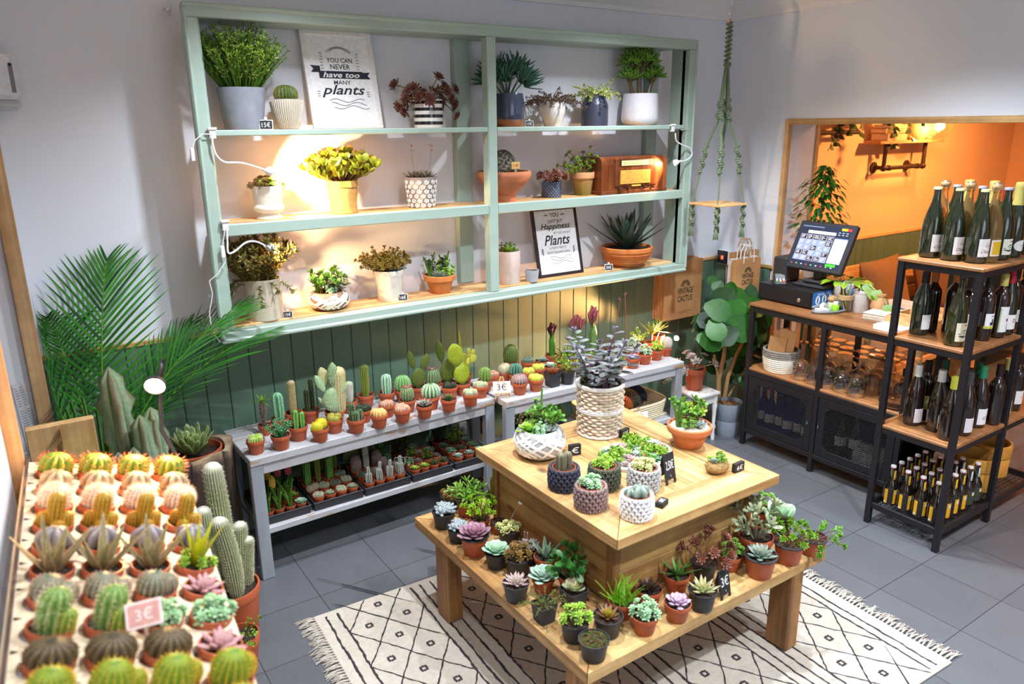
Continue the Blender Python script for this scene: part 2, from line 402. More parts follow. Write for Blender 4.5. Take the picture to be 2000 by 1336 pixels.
# green tongue-and-groove dado with its pine cap rail
def dado(n,x0,x1,X,seed,wide=.1045,start=0):
    r=random.Random(seed);b=B().at(X);x=x0+start
    if start: b.box((x0,-.012,0),(x-.0025,0,1.04),jit(lin(94,122,103),r,.06),.003)
    while x < x1-.001:
        e=min(x+wide,x1)
        b.box((x,-.012,0),(e-.0025,0,1.04),jit(lin(94,122,103),r,.06),.003);x += wide
    b.box((x0,-.004,0),(x1,0,1.04),lin(46,64,52),0)
    struct(n,b,M_green)
x0=ony(492,740,0).x-.1045*12
dado('trim_5',max(xa,x0),0,T(),3,start=(x0-max(xa,x0)) if x0 > xa else 0)
b=B();b.box((xa,-.018,1.04),(-.001,0,1.06),(.95,.95,.9));struct('trim_6',b,M_pine)
dado('trim_7',0,.478,T(0,0,0) @ RotZ(-pi/2),5)
b=B();b.box((-.018,-.5,1.04),(0,-.001,1.06),(.95,.95,.9));struct('trim_8',b,M_pally)
# timber lining of the opening into the next room
b=B();b.box((-.014,-.525,0),(.03,-.5,1.985),(1,1,.95));b.box((.31,-.51,0),(.345,-.5,1.967),(1,.95,.9));struct('trim_9',b,M_pinev)
b=B();b.box((-.014,-.525,1.95),(.03,-4.4,1.985),(1,.98,.95));struct('trim_10',b,M_pally)
# next room: dado, cap rail, dividing wall face
dado('trim_11',.345,4.05,T(0,-.075,0),9,.105)
b=B();b.box((.338,-.075,0),(4.05,0,CEIL),bev=0);struct('wall_next_room',b,M_apricot)
b=B();b.box((.345,-.093,1.04),(4.05,-.075,1.06),(.95,.95,.9));struct('trim_12',b,M_pine)
b=B();b.box((-.012,0,0),(0,0,0),bev=0)

# ================================================================== WALL SHELF UNIT
SX0,SX1,SZ0,SZ1,SY=-3.439,-.597,1.066,2.427,-.27
sh=thing('shelf_unit','large sage green open wall shelf with six compartments of potted plants','shelf',((SX0+SX1)/2,0,SZ0))
ox,oz=(SX0+SX1)/2,SZ0
XF=T(-ox,0,-oz)
def sb(name,boxes,m=M_sage,parent=sh,lab=None,bev=.004):
    b=B().at(XF)
    for a,c in boxes: b.box(a,c,(1,1,1),bev)
    return obj(name,b,m,parent,label=lab)
DX0,DX1=ony(948,67,SY).x,ony(966,67,SY).x
fr=B().at(XF)
# front face frame with a raised moulding round the outside
for a,c in [((SX0,SY-.012,SZ1-.048),(SX1,SY+.05,SZ1)),((SX0,SY-.012,SZ0),(SX1,SY+.05,SZ0+.045)),
             ((SX0,SY-.012,SZ0+.045),(SX0+.05,SY+.05,SZ1-.048)),((SX1-.055,SY-.012,SZ0+.045),(SX1,SY+.05,SZ1-.048))]:
    fr.box(a,c,(1,1,1),.004)
for a,c in [((SX0-.006,SY-.02,SZ1-.014),(SX1+.006,SY+.01,SZ1+.006)),((SX0-.006,SY-.02,SZ0-.006),(SX1+.006,SY+.01,SZ0+.014)),
             ((SX0-.006,SY-.02,SZ0+.014),(SX0+.01,SY+.01,SZ1-.014)),((SX1-.01,SY-.02,SZ0+.014),(SX1+.006,SY+.01,SZ1-.014))]:
    fr.box(a,c,(1,1,1),.006)
obj('face_frame',fr,M_sage,sh)
sb('side_panel',[((SX0+.04,SY+.02,SZ0+.02),(SX0+.062,-.13,SZ1-.02))])
sb('side_panel',[((SX1-.055,SY+.02,SZ0+.02),(SX1-.03,-.13,SZ1-.02))])
sb('top_panel',[((SX0+.062,SY+.02,SZ1-.042),(SX1-.055,-.002,SZ1-.02))])
sb('divider',[((DX0,SY-.012,SZ0+.045),(DX1,SY+.045,SZ1-.048))])
for x in (-2.108,-.62-.13):
    sb('back_post',[((x,-.045,SZ0+.06),(x+.088,-.003,SZ1-.035))],lab='upright batten against the wall')
for z in (1.954,1.571):
    th=.024 if z > 1.7 else .05
    for xa_,xb_ in ((SX0+.05,DX0),(DX1,SX1-.055)):
        p=sb('shelf_board',[((xa_+(.012 if xa_ < -3 else 0),SY+.024,z-.022),(xb_,-.047,z))],M_pine,lab='bare pine board')
        sb('edge_strip',[((xa_,SY-.010,z-th),(xb_,SY+.024,z+.001))],parent=p,lab='sage painted edge')
ZB,ZM,ZT=SZ0+.054,1.571,1.954
sb('bottom_board',[((SX0+.063,SY+.05,ZB-.028),(SX1-.056,-.047,ZB))],M_pine,lab='bare pine bottom board with knots')
b=B().at(XF)
b.box((SX0-.004,-.05,SZ1-.02),(SX0+.002,-.01,SZ1+.012),(1,1,1),.002);b.lathe([(.001,-.004),(.016,-.004),(.016,.004),(.001,.004)],12,o=(SX0-.012,-.05,SZ1))
obj('wall_bracket',b,M_chrome,sh,label='steel hanging bracket')

# ================================================================== BENCHES
def bench(label,x0,x1,y0,y1,rot,low=.235):
    t=thing('bench',label,'bench',(x0,y1,0),rot);L=x1-x0;D=y1-y0;H=.594
    b=B();n=3;w=D/n
    for i in range(n): b.box((0,-D+i*w,H-.035),(L,-D+(i+1)*w-.003,H),(1,1,1),.003)
    obj('bench_top',b,M_bench,t)
    for i,x in enumerate((0,L-.055)):
        for y in (-D+.005,-.045):
            b=B();b.box((x,y,0),(x+.055,y+.04,H-.035),(1,1,1),.003);obj('leg',b,M_benchv,t)
    b=B();b.box((.055,-D+.01,H-.085),(L-.055,-D+.03,H-.035),(1,1,1),.003);b.box((.055,-.03,H-.085),(L-.055,-.01,H-.035),(1,1,1),.003);obj('apron',b,M_bench,t)
    b=B()
    for i in range(3): b.box((.03,-D+.03+i*(D-.06)/3,low-.03),(L-.03,-D+.03+(i+1)*(D-.06)/3-.004,low),(1,1,1),.003)
    obj('lower_shelf',b,M_bench,t);return t
bench('long worn grey wooden bench at left, black plant trays on its lower shelf',-3.448,-2.176,-.50,-.09,radians(1.5))
bench('worn grey wooden bench at right, basket of knitted covers on its lower shelf',-2.136,-.885,-.552,-.13,radians(-2.2))
BZ,BL=.594,.235

# ================================================================== CENTRE TABLE
tb=thing('display_table','two-tier pallet wood display table standing on the patterned rug','table',(-2.32,-1.57,0))
XF=T(2.32,1.57,0);lw=[(1,1,1),(.93,.9,.85),(1.05,1.02,1),(.88,.84,.8),(.97,.95,.93)]
def mitred(b,x0,x1,y0,y1,z0,z1,w,r):
    """frame of four mitred boards; material 0 grain along x, 1 along y"""
    i=[(x0+w,y0+w),(x1-w,y0+w),(x1-w,y1-w),(x0+w,y1-w)];o=[(x0,y0),(x1,y0),(x1,y1),(x0,y1)];g=.0012
    for k in range(4):
        k2=(k+1) % 4;b.mi=k % 2
        P=[o[k],o[k2],i[k2],i[k]];c=(sum(p[0] for p in P)/4,sum(p[1] for p in P)/4)
        P=[(p[0]+(c[0]-p[0])*g*4,p[1]+(c[1]-p[1])*g*4) for p in P]
        b.prism(P,z0,z1,jit(lw[k],r,.05))
LX0,LX1,LY0,LY1=-2.918,-1.738,-2.137,-1.003
UX0,UX1,UY0,UY1=-2.702,-1.898,-2.015,-1.153
r=random.Random(11)
b=B().at(XF);mitred(b,LX0,LX1,LY0,LY1,.345,.385,.26,r);b.mi=1
b.box((LX0+.26,LY0+.26,.350),(LX1-.26,LY1-.26,.380),(.7,.66,.6));obj('lower_top',b,[M_pallx,M_pally],tb,smooth=30)
b=B().at(XF);mitred(b,UX0,UX1,UY0,UY1,.665,.70,.135,r);b.mi=1
n=6;w=(UX1-UX0-.27)/n
for k in range(n): b.box((UX0+.135+k*w+.001,UY0+.136,.668),(UX0+.135+(k+1)*w-.001,UY1-.136,.6985),jit(lw[k % 5],r,.1))
obj('upper_top',b,[M_pallx,M_pally],tb,smooth=30)
bx0,bx1,by0,by1=UX0+.062,UX1-.062,UY0+.085,UY1-.06
BOXRECT=(bx0-.013,by0-.013,bx1+.013,by1+.013)
for nm,a,c,m in [('box_side',(bx0,by0,.385),(bx1,by0+.02,.665),M_pallx),('box_side',(bx0,by1-.02,.385),(bx1,by1,.665),M_pallx),
                    ('box_side',(bx0,by0+.021,.385),(bx0+.02,by1-.021,.665),M_pally),('box_side',(bx1-.02,by0+.021,.385),(bx1,by1-.021,.665),M_pally)]:
    b=B().at(XF);zs=[.385,.50,.60,.665]
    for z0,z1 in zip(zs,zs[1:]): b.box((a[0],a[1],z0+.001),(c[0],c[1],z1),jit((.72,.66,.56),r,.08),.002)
    obj(nm,b,m,tb)
for x,y in [(bx0-.012,by0-.012),(bx1-.023,by0-.012),(bx0-.012,by1-.023),(bx1-.023,by1-.023)]:
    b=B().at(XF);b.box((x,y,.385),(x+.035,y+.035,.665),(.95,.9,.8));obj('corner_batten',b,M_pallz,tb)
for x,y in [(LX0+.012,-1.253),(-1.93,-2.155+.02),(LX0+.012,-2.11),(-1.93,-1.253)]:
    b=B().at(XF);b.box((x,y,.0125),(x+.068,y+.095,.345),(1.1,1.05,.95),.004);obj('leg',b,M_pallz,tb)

# ================================================================== RUG
RUGA=radians(-2.6)
rug=thing('rug','cream woven rug with black diamond pattern under the wooden table','rug',(-3.345,-.885,0),RUGA)
b=B();RL,RW=1.96,1.55;CR=lin(182,172,159);BK=lin(46,40,44);r=random.Random(2)
nx,ny=40,30
b.box((0,-RW,0),(RL,0,.009),CR,.003)
def yarn(p,q,w=.0065,seg=.014):
    n=max(2,int(hypot(q[0]-p[0],q[1]-p[1])/seg));d=Vector((q[0]-p[0],q[1]-p[1])).normalized();nn=Vector((-d.y,d.x))
    L=[];R_=[];off=0
    for i in range(n+1):
        t=i/n;off=off*.7+r.uniform(-.0022,.0022);c=Vector((p[0]+(q[0]-p[0])*t,p[1]+(q[1]-p[1])*t))+nn*off
        h=w*.5*(.65+r.random()*.7);L.append(c+nn*h);R_.append(c-nn*h)
    L=[v for v in L if 0 < v.x < RL and -RW < v.y < 0];R_=R_[:len(L)]
    if len(L) < 2: return
    m=len(L);vs=[(v.x,v.y,.0086) for v in L]+[(v.x,v.y,.0086) for v in R_]+[((a.x+c.x)/2,(a.y+c.y)/2,.0108) for a,c in zip(L,R_)]
    fs=[]
    for i in range(m-1): fs += [(i,i+1,2*m+i+1,2*m+i),(2*m+i,2*m+i+1,m+i+1,m+i)]
    b.add(vs,fs,BK)
hv=.1155;band=.33
for k in range(4):
    s=.095+k*.475
    for x in (s-.052,s,s+band,s+band+.043): yarn((x,-.03),(x,-RW+.02),.0115)
    rows=range(-4,15)
    for j in rows:
        y=-.18-j*2*hv
        yarn((s,y),(s+band,y-4*hv),.0078);yarn((s,y),(s+band,y+4*hv),.0078)
    for j in range(-2,14):
        for i in range(4):
            x=s+band/8+i*band/4;y=-.18-(j+.5)*hv*2+(i % 2)*hv+hv*.5
            if i in (0,3) and False: continue
    for j in range(0,14):
        for i,x in enumerate((s+band*.25,s+band*.5,s+band*.75)):
            y=-.18-j*2*hv+(hv if i == 1 else 0)
            if -RW+.04 < y < -.04:
                for a in range(8):
                    an=a*pi/4;b.blob((x+.0115*cos(an)*(1.2 if a % 2 else 1),y+.0115*sin(an)*(1.2 if a % 2 else 1),.0095),(.0068,.0068,.0022),BK,5,3)
obj('woven_field',b,M_attr,rug,smooth=30)
for side in (0,1):
    b=B();X=0 if side == 0 else RL;sg=-1 if side == 0 else 1;y=-.008
    while y > -RW:
        ln=r.uniform(.045,.085);yy=y
        for s_ in range(4):
            a=r.uniform(-.5,.5);pts=[(X-sg*.004,yy,.006),(X+sg*ln*.3,yy+a*.012,.007+r.random()*.006),(X+sg*ln*.65,yy+a*.02+r.uniform(-.008,.008),.006+r.random()*.008),(X+sg*ln,yy+a*.03+r.uniform(-.014,.014),.004)]
            b.tube(pts,[.0028,.0026,.0022,.001],4,jit(CR,r,.06))
        y -= .017
    f=obj('fringe',b,M_attr,rug);f['kind']='stuff'

# ================================================================== STEEL AND OAK COUNTER
PS=.028
def post(b,x,y,z1,z0=0): b.box((x,y,z0),(x+PS,y+PS,z1),lin(38,36,40),.002)
CX0,CX1,CY0,CY1,CT,CMID=-.485,-.115,-1.722,-.715,.92,.515
ct=thing('counter','black steel counter with oak boards and mesh doors under the cash register','counter',(CX0,CY0,0))
XF=T(-CX0,-CY0,0)
ys=(CY1-PS,(CY0+CY1)/2-PS/2,CY0)
for y in ys:
    for x in (CX0,CX1-PS):
        b=B().at(XF);post(b,x,y,CT-.018);obj('post',b,M_metal,ct)
b=B().at(XF);b.box((CX0-.004,CY0-.004,CT-.018),(CX1,CY1+.004,CT),(1,1,1),.003);obj('oak_top',b,M_oakx,ct)
b=B().at(XF);b.box((CX0+.004,CY0+PS,CMID-.016),(CX1,CY1-.002,CMID),(1,1,1),.003);obj('oak_shelf',b,M_oakx,ct)
b=B().at(XF)
for z0,z1 in ((CT-.055,CT-.018),(CMID-.05,CMID-.016),(.085,.115)):
    b.box((CX0+.003,CY0+PS,z0),(CX0+.02,CY1-PS,z1),(.02,.02,.02));b.box((CX1-.02,CY0+PS,z0),(CX1-.003,CY1-PS,z1),(.02,.02,.02))
    b.box((CX0+PS,CY0+.002,z0),(CX1-PS,CY0+.018,z1),(.02,.02,.02));b.box((CX0+PS,CY1-.018,z0),(CX1-PS,CY1-.002,z1),(.02,.02,.02))
obj('rail',b,M_metal,ct)
b=B().at(XF);b.box((CX0+.02,CY0+.02,.10),(CX1-.02,CY1-.02,.112));obj('cabinet_base',b,M_metal,ct)
b=B().at(XF);b.box((CX1-.012,CY0+.02,.112),(CX1-.006,CY1-.02,CMID-.05));obj('cabinet_back',b,M_metal,ct)
def lattice(b,y0,y1,z0,z1,x,st=.0125,w=.0021,rad=.05):
    """expanded-metal mesh inside a rounded rectangle"""
    def clip(p,d):
        ts=[i*.004 for i in range(0,400)];run=[]
        for t in ts:
            y,z=p[0]+d[0]*t,p[1]+d[1]*t;ins=y0 <= y <= y1 and z0 <= z <= z1
            if ins:
                cy=min(max(y,y0+rad),y1-rad);cz=min(max(z,z0+rad),z1-rad);ins=hypot(y-cy,z-cz) <= rad
            if ins: run.append((y,z))
            elif run: break
        return (run[0],run[-1]) if len(run) > 1 else None
    Hh=z1-z0;Ww=y1-y0;d=Vector((1,.62)).normalized();k=-Hh/.62
    while k < Ww:
        for s in (1,-1):
            q=clip((y0+k,z0 if s > 0 else z1),(d[0],d[1]*s))
            if q is None:
                # start lies outside: walk in from the edge
                a=max(0,-k);q=clip((y0+k+a,(z0 if s > 0 else z1)+s*a*.62),(d[0],d[1]*s))
            if q is None:
                for o in (.01,.02,.03,.04,.05):
                    a=max(0,-k)+o;q=clip((y0+k+a,(z0 if s > 0 else z1)+s*a*.62),(d[0],d[1]*s))
                    if q: break
            if q: b.tube([(x,*q[0]),(x,*q[1])],w,4,(.03,.03,.03))
        k += st*1.6
def mesh_door(ya,yb,lab,hinge):
    z0,z1=.118,CMID-.052
    b=B().at(XF);m=.045;x=CX0+.004
    b.box((x,ya,z0),(x+.008,ya+m,z1));b.box((x,yb-m,z0),(x+.008,yb,z1));b.box((x,ya+m,z0),(x+.008,yb-m,z0+m));b.box((x,ya+m,z1-m),(x+.008,yb-m,z1))
    R_=.055
    for sy,cy in ((1,ya+m),(-1,yb-m)):
        for sz,cz in ((1,z0+m),(-1,z1-m)):
            pts=[(cy,cz)]+[(cy+sy*R_*(1-sin(a*pi/12)),cz+sz*R_*(1-cos(a*pi/12))) for a in range(7)]
            n=len(pts);vs=[(x,*p) for p in pts]+[(x+.008,*p) for p in pts]
            b.add(vs,[tuple(range(n)),tuple(range(n,2*n))[::-1]]+[(i,(i+1) % n,n+(i+1) % n,n+i) for i in range(n)])
    for y in (ya+.02,yb-.02):
        for z in (z0+.02,z0+.15,z1-.15,z1-.02): b.blob((x-.001,y,z),.0035,(.5,.5,.5),6,4)
    d=obj('mesh_door',b,M_metal,ct)
    b=B().at(XF);lattice(b,ya+m-.004,yb-m+.004,z0+m-.004,z1-m+.004,x+.004);obj('steel_mesh',b,M_metal,d)
    b=B().at(XF);yk=ya+.018 if hinge else yb-.018;b.tube([(x,yk,.29),(x-.014,yk,.29),(x-.014,yk,.305),(x,yk,.305)],.0022,6);obj('latch',b,M_chrome,d,label='small steel latch')
mesh_door(CY0+PS+.004,ys[1]-.004,'',False);mesh_door(ys[1]+PS+.004,CY1-PS-.004,'',True)

# ================================================================== BOTTLE RACK
RX0,RX1,RY0,RY1,RTOP=-.752,.26,-2.098,-1.728,1.36
rk=thing('bottle_rack','tall black steel rack with oak shelves full of wine bottles','shelf',(RX0,RY0,0))
XF=T(-RX0,-RY0,0);rs=(RX0,-.262,RX1-PS)
for x in rs:
    for y in (RY0,RY1-PS):
        b=B().at(XF);post(b,x,y,RTOP-.016);obj('post',b,M_metal,rk)
RZ_=(1.36,.99,.54)
for z in RZ_:
    b=B().at(XF)
    if z > 1.3: b.box((RX0-.003,RY0-.003,z-.016),(RX1,RY1+.003,z),(1,1,1),.003)
    else: b.box((RX0+.004,RY0+PS,z-.016),(RX1-.004,RY1-PS,z),(1,1,1),.003);b.box((RX0+PS,RY0+.003,z-.016),(rs[1],RY0+PS,z),(1,1,1),.001);b.box((RX0+PS,RY1-PS,z-.016),(rs[1],RY1-.003,z),(1,1,1),.001);b.box((rs[1]+PS,RY0+.003,z-.016),(rs[2],RY0+PS,z),(1,1,1),.001)
    obj('oak_shelf',b,M_oakx,rk)
    b=B().at(XF)
    for x in rs: b.box((x+.006,RY0+PS,z-.045),(x+.022,RY1-PS,z-.016))
    for xa_,xb_ in zip(rs,rs[1:]):
        b.box((xa_+PS,RY0+.004,z-.045),(xb_,RY0+.02,z-.016));b.box((xa_+PS,RY1-.02,z-.045),(xb_,RY1-.004,z-.016))
    obj('rail',b,M_metal,rk)
b=B().at(XF)
for xa_,xb_ in zip(rs,rs[1:]):
    b.box((xa_+PS,RY0+.004,.085),(xb_,RY0+.022,.118));b.box((xa_+PS,RY1-.022,.085),(xb_,RY1-.004,.118))
    for k in range(24):
        x=xa_+PS+(xb_-xa_-PS)*(k+.5)/24;b.tube([(x,RY0+.02,.106),(x,RY1-.02,.106)],.0018,4)
    for k in range(16):
        y=RY0+.02+(RY1-RY0-.04)*(k+.5)/16;b.tube([(xa_+PS,y,.103),(xb_,y,.103)],.0018,4)
for x in rs: b.box((x+.006,RY0+PS,.085),(x+.022,RY1-PS,.118))
obj('wire_shelf',b,M_metal,rk)
RB=.108
# ================================================================== PLANT BUILDING
GA=2.39996
PROF={'spoon': [.34,.55,.85,1,.82],'oval': [.45,.8,1,.95,.65],'lance': [.8,1,.88,.62,.32],'bean': [.6,.95,1,.98,.75],'strap': [.85,1,.95,.8,.45],'round': [.25,.7,1,1,.72],'tip': [.7,1,1,.85,.5]}
def leaf(b,X,L,W,Th,cb,ct,prof='spoon',bend=.1,cup=0,k=6,edge=None):
    pr=PROF[prof];n=len(pr);vs=[];cs=[]
    for i in range(n):
        t=i/(n-.35);w=pr[i]*W/2;h=Th/2*min(1,pr[i]*1.1);x=bend*L*t*t;z=L*t;c=mix(cb,ct,t*t)
        for a in range(k):
            an=2*pi*a/k;ca=cos(an);vs.append((x+h*sin(an)+cup*w*ca*ca,w*ca,z))
            cs.append(mix(c,edge,ca*ca*.8) if edge else c)
    vs.append((bend*L+(cup*.0),0,L));cs.append(edge or ct)
    fs=[(i*k+a,i*k+(a+1) % k,(i+1)*k+(a+1) % k,(i+1)*k+a) for i in range(n-1) for a in range(k)]
    fs += [((n-1)*k+a,(n-1)*k+(a+1) % k,n*k) for a in range(k)]+[tuple(range(k))[::-1]]
    sv=b.x;b.x=sv @ X;b.add(vs,fs,cs);b.x=sv
def dirv(az,el): return Vector((cos(az)*cos(el),sin(az)*cos(el),sin(el)))
def upn(az,el): return Vector((-cos(az)*sin(el),-sin(az)*sin(el),cos(el)))
def rosette(b,X,R,n,ci,co,tip=None,W=.42,Th=.12,prof='spoon',e0=82,e1=8,bend=.12,inner=.28,r=RND,k=6,edge=None,cup=0,ph=0,flat=.16):
    sv=b.x;b.x=sv @ X;ph=r.random()*6
    for i in range(n):
        f=(i+.5)/n;L=R*(inner+(1-inner)*f**.75);el=radians(e0+(e1-e0)*f**.8)+r.uniform(-.06,.06);az=ph+i*GA
        c=jit(mix(ci,co,f),r,.07)
        o=Vector((cos(az),sin(az),0))*R*.08*f+Vector((0,0,R*flat*(1-f)))
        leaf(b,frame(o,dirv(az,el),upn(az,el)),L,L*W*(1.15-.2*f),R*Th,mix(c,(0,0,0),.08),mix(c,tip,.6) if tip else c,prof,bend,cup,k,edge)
    b.x=sv
def spine(b,p,d,L,w,col):
    d=d.normalized();u=d.orthogonal().normalized();v=d.cross(u)
    b.add([p+u*w,p+(v*.87-u*.5)*w,p-(v*.87+u*.5)*w,p+d*L],[(0,1,3),(1,2,3),(2,0,3)],col)
def cactus(b,X,rad,h,ribs=12,amp=.14,cv=(.1,.2,.08),cr=None,sp=(5,.008,(.8,.8,.7),7),shape='col',lean=(0,0),r=RND,wool=None,sw=.0005,twist=0,spread=.8):
    """ribbed cactus body with clusters of spines along the ribs; shape col / globe / club"""
    cr=cr or mix(cv,(1,1,1),.12);M_=13;K=ribs*4 if ribs <= 14 else ribs*2;sv=b.x;b.x=sv @ X
    def prf(t):
        if shape == 'globe': return sqrt(max(0,1-(abs(t-.46)/.56)**2.2))
        z=t*h;lo=min(1,.82+.6*t);top=h-z
        return lo*(sqrt(max(0,1-(1-top/(rad*1.15))**2)) if top < rad*1.15 else 1)*(1+(.12*sin(t*3) if shape == 'club' else 0))
    vs=[];cs=[]
    ts=[0]+[1-cos(pi/2*i/(M_-1)) if False else (i/(M_-1)) for i in range(1,M_)]
    if shape != 'globe' and h > rad*2:
        nb=6;ts=[i/nb*(1-rad*1.15/h) for i in range(nb)]+[1-rad*1.15/h*cos(pi/2*i/6) for i in range(7)]
    for t in ts:
        R_=max(prf(t)*rad,0)
        for a in range(K):
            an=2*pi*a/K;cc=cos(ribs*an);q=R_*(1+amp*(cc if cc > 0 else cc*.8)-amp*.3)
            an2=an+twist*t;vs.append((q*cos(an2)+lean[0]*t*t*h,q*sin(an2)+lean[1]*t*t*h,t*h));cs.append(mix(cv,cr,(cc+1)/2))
            if wool and t > .9: cs[-1]=mix(cs[-1],wool,(t-.9)*9)
    m=len(ts)
    fs=[(i*K+a,i*K+(a+1) % K,(i+1)*K+(a+1) % K,(i+1)*K+a) for i in range(m-1) for a in range(K)]
    fs.append(tuple((m-1)*K+a for a in range(K)))
    b.add(vs,fs,cs)
    n,sl,scol,na=sp
    if n:
        for j in range(ribs):
            an=2*pi*j/ribs
            for i in range(na):
                t=.08+.9*(i+r.random()*.3)/na;R_=prf(t)*rad*(1+amp*.7);an2=an+twist*t
                p=Vector((R_*cos(an2)+lean[0]*t*t*h,R_*sin(an2)+lean[1]*t*t*h,t*h));up=max(0,(t-.6)*2.2) if shape != 'globe' else (t-.45)*2.2
                nd=Vector((cos(an2),sin(an2),up)).normalized()
                for q in range(n):
                    d=nd+Vector((r.uniform(-1,1),r.uniform(-1,1),r.uniform(-1,1)))*spread
                    spine(b,p,d,sl*r.uniform(.6,1.1),sw,jit(scol,r,.1))
    b.x=sv
def fuzz(b,X,rad,h,n,L,col,r=RND,shape='globe',w=.0004,spread=.5):
    sv=b.x;b.x=sv @ X
    for i in range(n):
        t=r.random();an=r.random()*6.283
        if shape == 'globe':
            q=sqrt(max(0,1-(2*t-1)**2));nd=Vector((q*cos(an),q*sin(an),2*t-1));p=Vector((nd.x*rad,nd.y*rad,h*(.5+.5*nd.z)))
        else:
            top=rad/h
            if t > 1-top:
                s=(t-1+top)/top;q=sqrt(max(0,1-s*s));nd=Vector((q*cos(an),q*sin(an),s))
            else: q=1;nd=Vector((cos(an),sin(an),.15))
            p=Vector((q*rad*cos(an),q*rad*sin(an),t*h))
        spine(b,p,nd+Vector((r.uniform(-1,1),r.uniform(-1,1),r.uniform(-1,1)))*spread,L*r.uniform(.5,1.1),w,jit(col,r,.12))
    b.x=sv
def pad(b,X,W,L,Th,col,dot,nd=9,ds=.0011):
    """one opuntia pad growing along local +Z, flat faces towards local X"""
    sv=b.x;b.x=sv @ X;n=9;K=12;vs=[];cs=[]
    def hw(t): return W/2*(sin(pi*min(1,t)**.8)**.62 if 0 < t < 1 else 0)*(.72+.38*t)
    for i in range(n):
        t=.012+i/(n-1)*.976;w=max(hw(t),.0008)
        for a in range(K):
            an=2*pi*a/K;vs.append((Th/2*sin(an)*min(1,w/(W*.3)),w*cos(an),L*t));cs.append(col)
    fs=[(i*K+a,i*K+(a+1) % K,(i+1)*K+(a+1) % K,(i+1)*K+a) for i in range(n-1) for a in range(K)]+[tuple(range(K))[::-1],tuple((n-1)*K+a for a in range(K))]
    b.add(vs,fs,cs)
    for s in (1,-1):
        for i in range(nd):
            t=.08+.86*i/(nd-1);w=hw(t)*.88;m=max(1,int(2*w/(L*.86/(nd-1))))
            for j in range(m):
                y=-w+2*w*(j+.5+(i % 2)*.35)/(m+.35) if m > 1 else 0
                if abs(y) < w:
                    x=s*Th/2*sqrt(max(0,1-(y/max(hw(t),1e-4))**2))*min(1,hw(t)/(W*.3));b.blob((x,y,L*t),ds,dot,4,3)
    b.x=sv
def stemtube(b,pts,r0,r1,col,n=5):
    m=len(pts);b.tube(pts,[r0+(r1-r0)*i/(m-1) for i in range(m)],n,col)
def curve(p,d,L,bend,n=5):
    """points along a stem from p in direction d, bending by vector bend"""
    p=Vector(p);d=Vector(d).normalized();out=[p]
    for i in range(n): d=(d+Vector(bend)/n).normalized();p=p+d*L/n;out.append(p)
    return out
def bush(b,r,n,H,S,col,leafc,tipc=None,lf='oval',ll=.014,lw=.5,th=.25,per=9,start=.3,tipros=0,sr=.0014,sub=0,stemc=None,droop=0,elev=None,base=.25):
    """n stems fanning out to height H and spread S, leaves along each, optional rosette at each tip"""
    for i in range(n):
        az=i*GA+r.random()*.5;f=sqrt((i+.5)/n);sp=S*f*r.uniform(.75,1.1);hh=H*(1-.35*f*f)*r.uniform(.75,1.1)
        o=Vector((cos(az),sin(az),0))*S*base*f;d=Vector((cos(az)*sp,sin(az)*sp,hh));L=d.length
        pts=curve(o,d+Vector((0,0,hh*.3)),L,Vector((cos(az),sin(az),0))*.35+Vector((0,0,-droop)),6)
        stemtube(b,pts,sr*1.4,sr*.8,stemc or col)
        for j in range(per):
            t=start+(1-start)*(j+.5)/per;q=t*(len(pts)-1);k=min(int(q),len(pts)-2);p=pts[k].lerp(pts[k+1],q-k);tg=(pts[k+1]-pts[k]).normalized()
            la=j*GA*1.0+i;u=tg.orthogonal().normalized();v=tg.cross(u);o2=(u*cos(la)+v*sin(la));ld=o2*.9+tg*.55+Vector((0,0,.15))
            c=jit(leafc,r,.18);s=ll*r.uniform(.75,1.15)
            leaf(b,frame(p,ld,tg),s,s*lw,s*th,c,mix(c,tipc,.7) if tipc else c,lf,.1,0,5 if ll > .02 else 4)
        if tipros:
            rosette(b,frame(pts[-1],pts[-1]-pts[-2]),ll*1.25,tipros,leafc,jit(leafc,r,.12),tipc,lw,th*.6,lf if lf != 'oval' else 'spoon',75,15,.1,.4,r,4 if ll < .02 else 5)
def blades(b,r,n,L,W,Th,c0,c1,e0=85,e1=25,bend=-.25,prof='lance',R0=.1,edge=None,k=6,base=0,inner=.5):
    """rosette of long stiff or arching leaves"""
    ph=r.random()*6
    for i in range(n):
        f=(i+.5)/n;az=ph+i*GA;el=radians(e0+(e1-e0)*f)+r.uniform(-.08,.08);l=L*(inner+(1-inner)*min(1,f*1.4))*r.uniform(.88,1.08)
        o=Vector((cos(az),sin(az),0))*L*R0*f+Vector((0,0,base));c=jit(mix(c1,c0,f),r,.1)
        leaf(b,frame(o,dirv(az,el),upn(az,el)),l,W*r.uniform(.85,1.1),Th,mix(c,(0,0,0),.15),c,prof,bend*f,.18,k,edge)
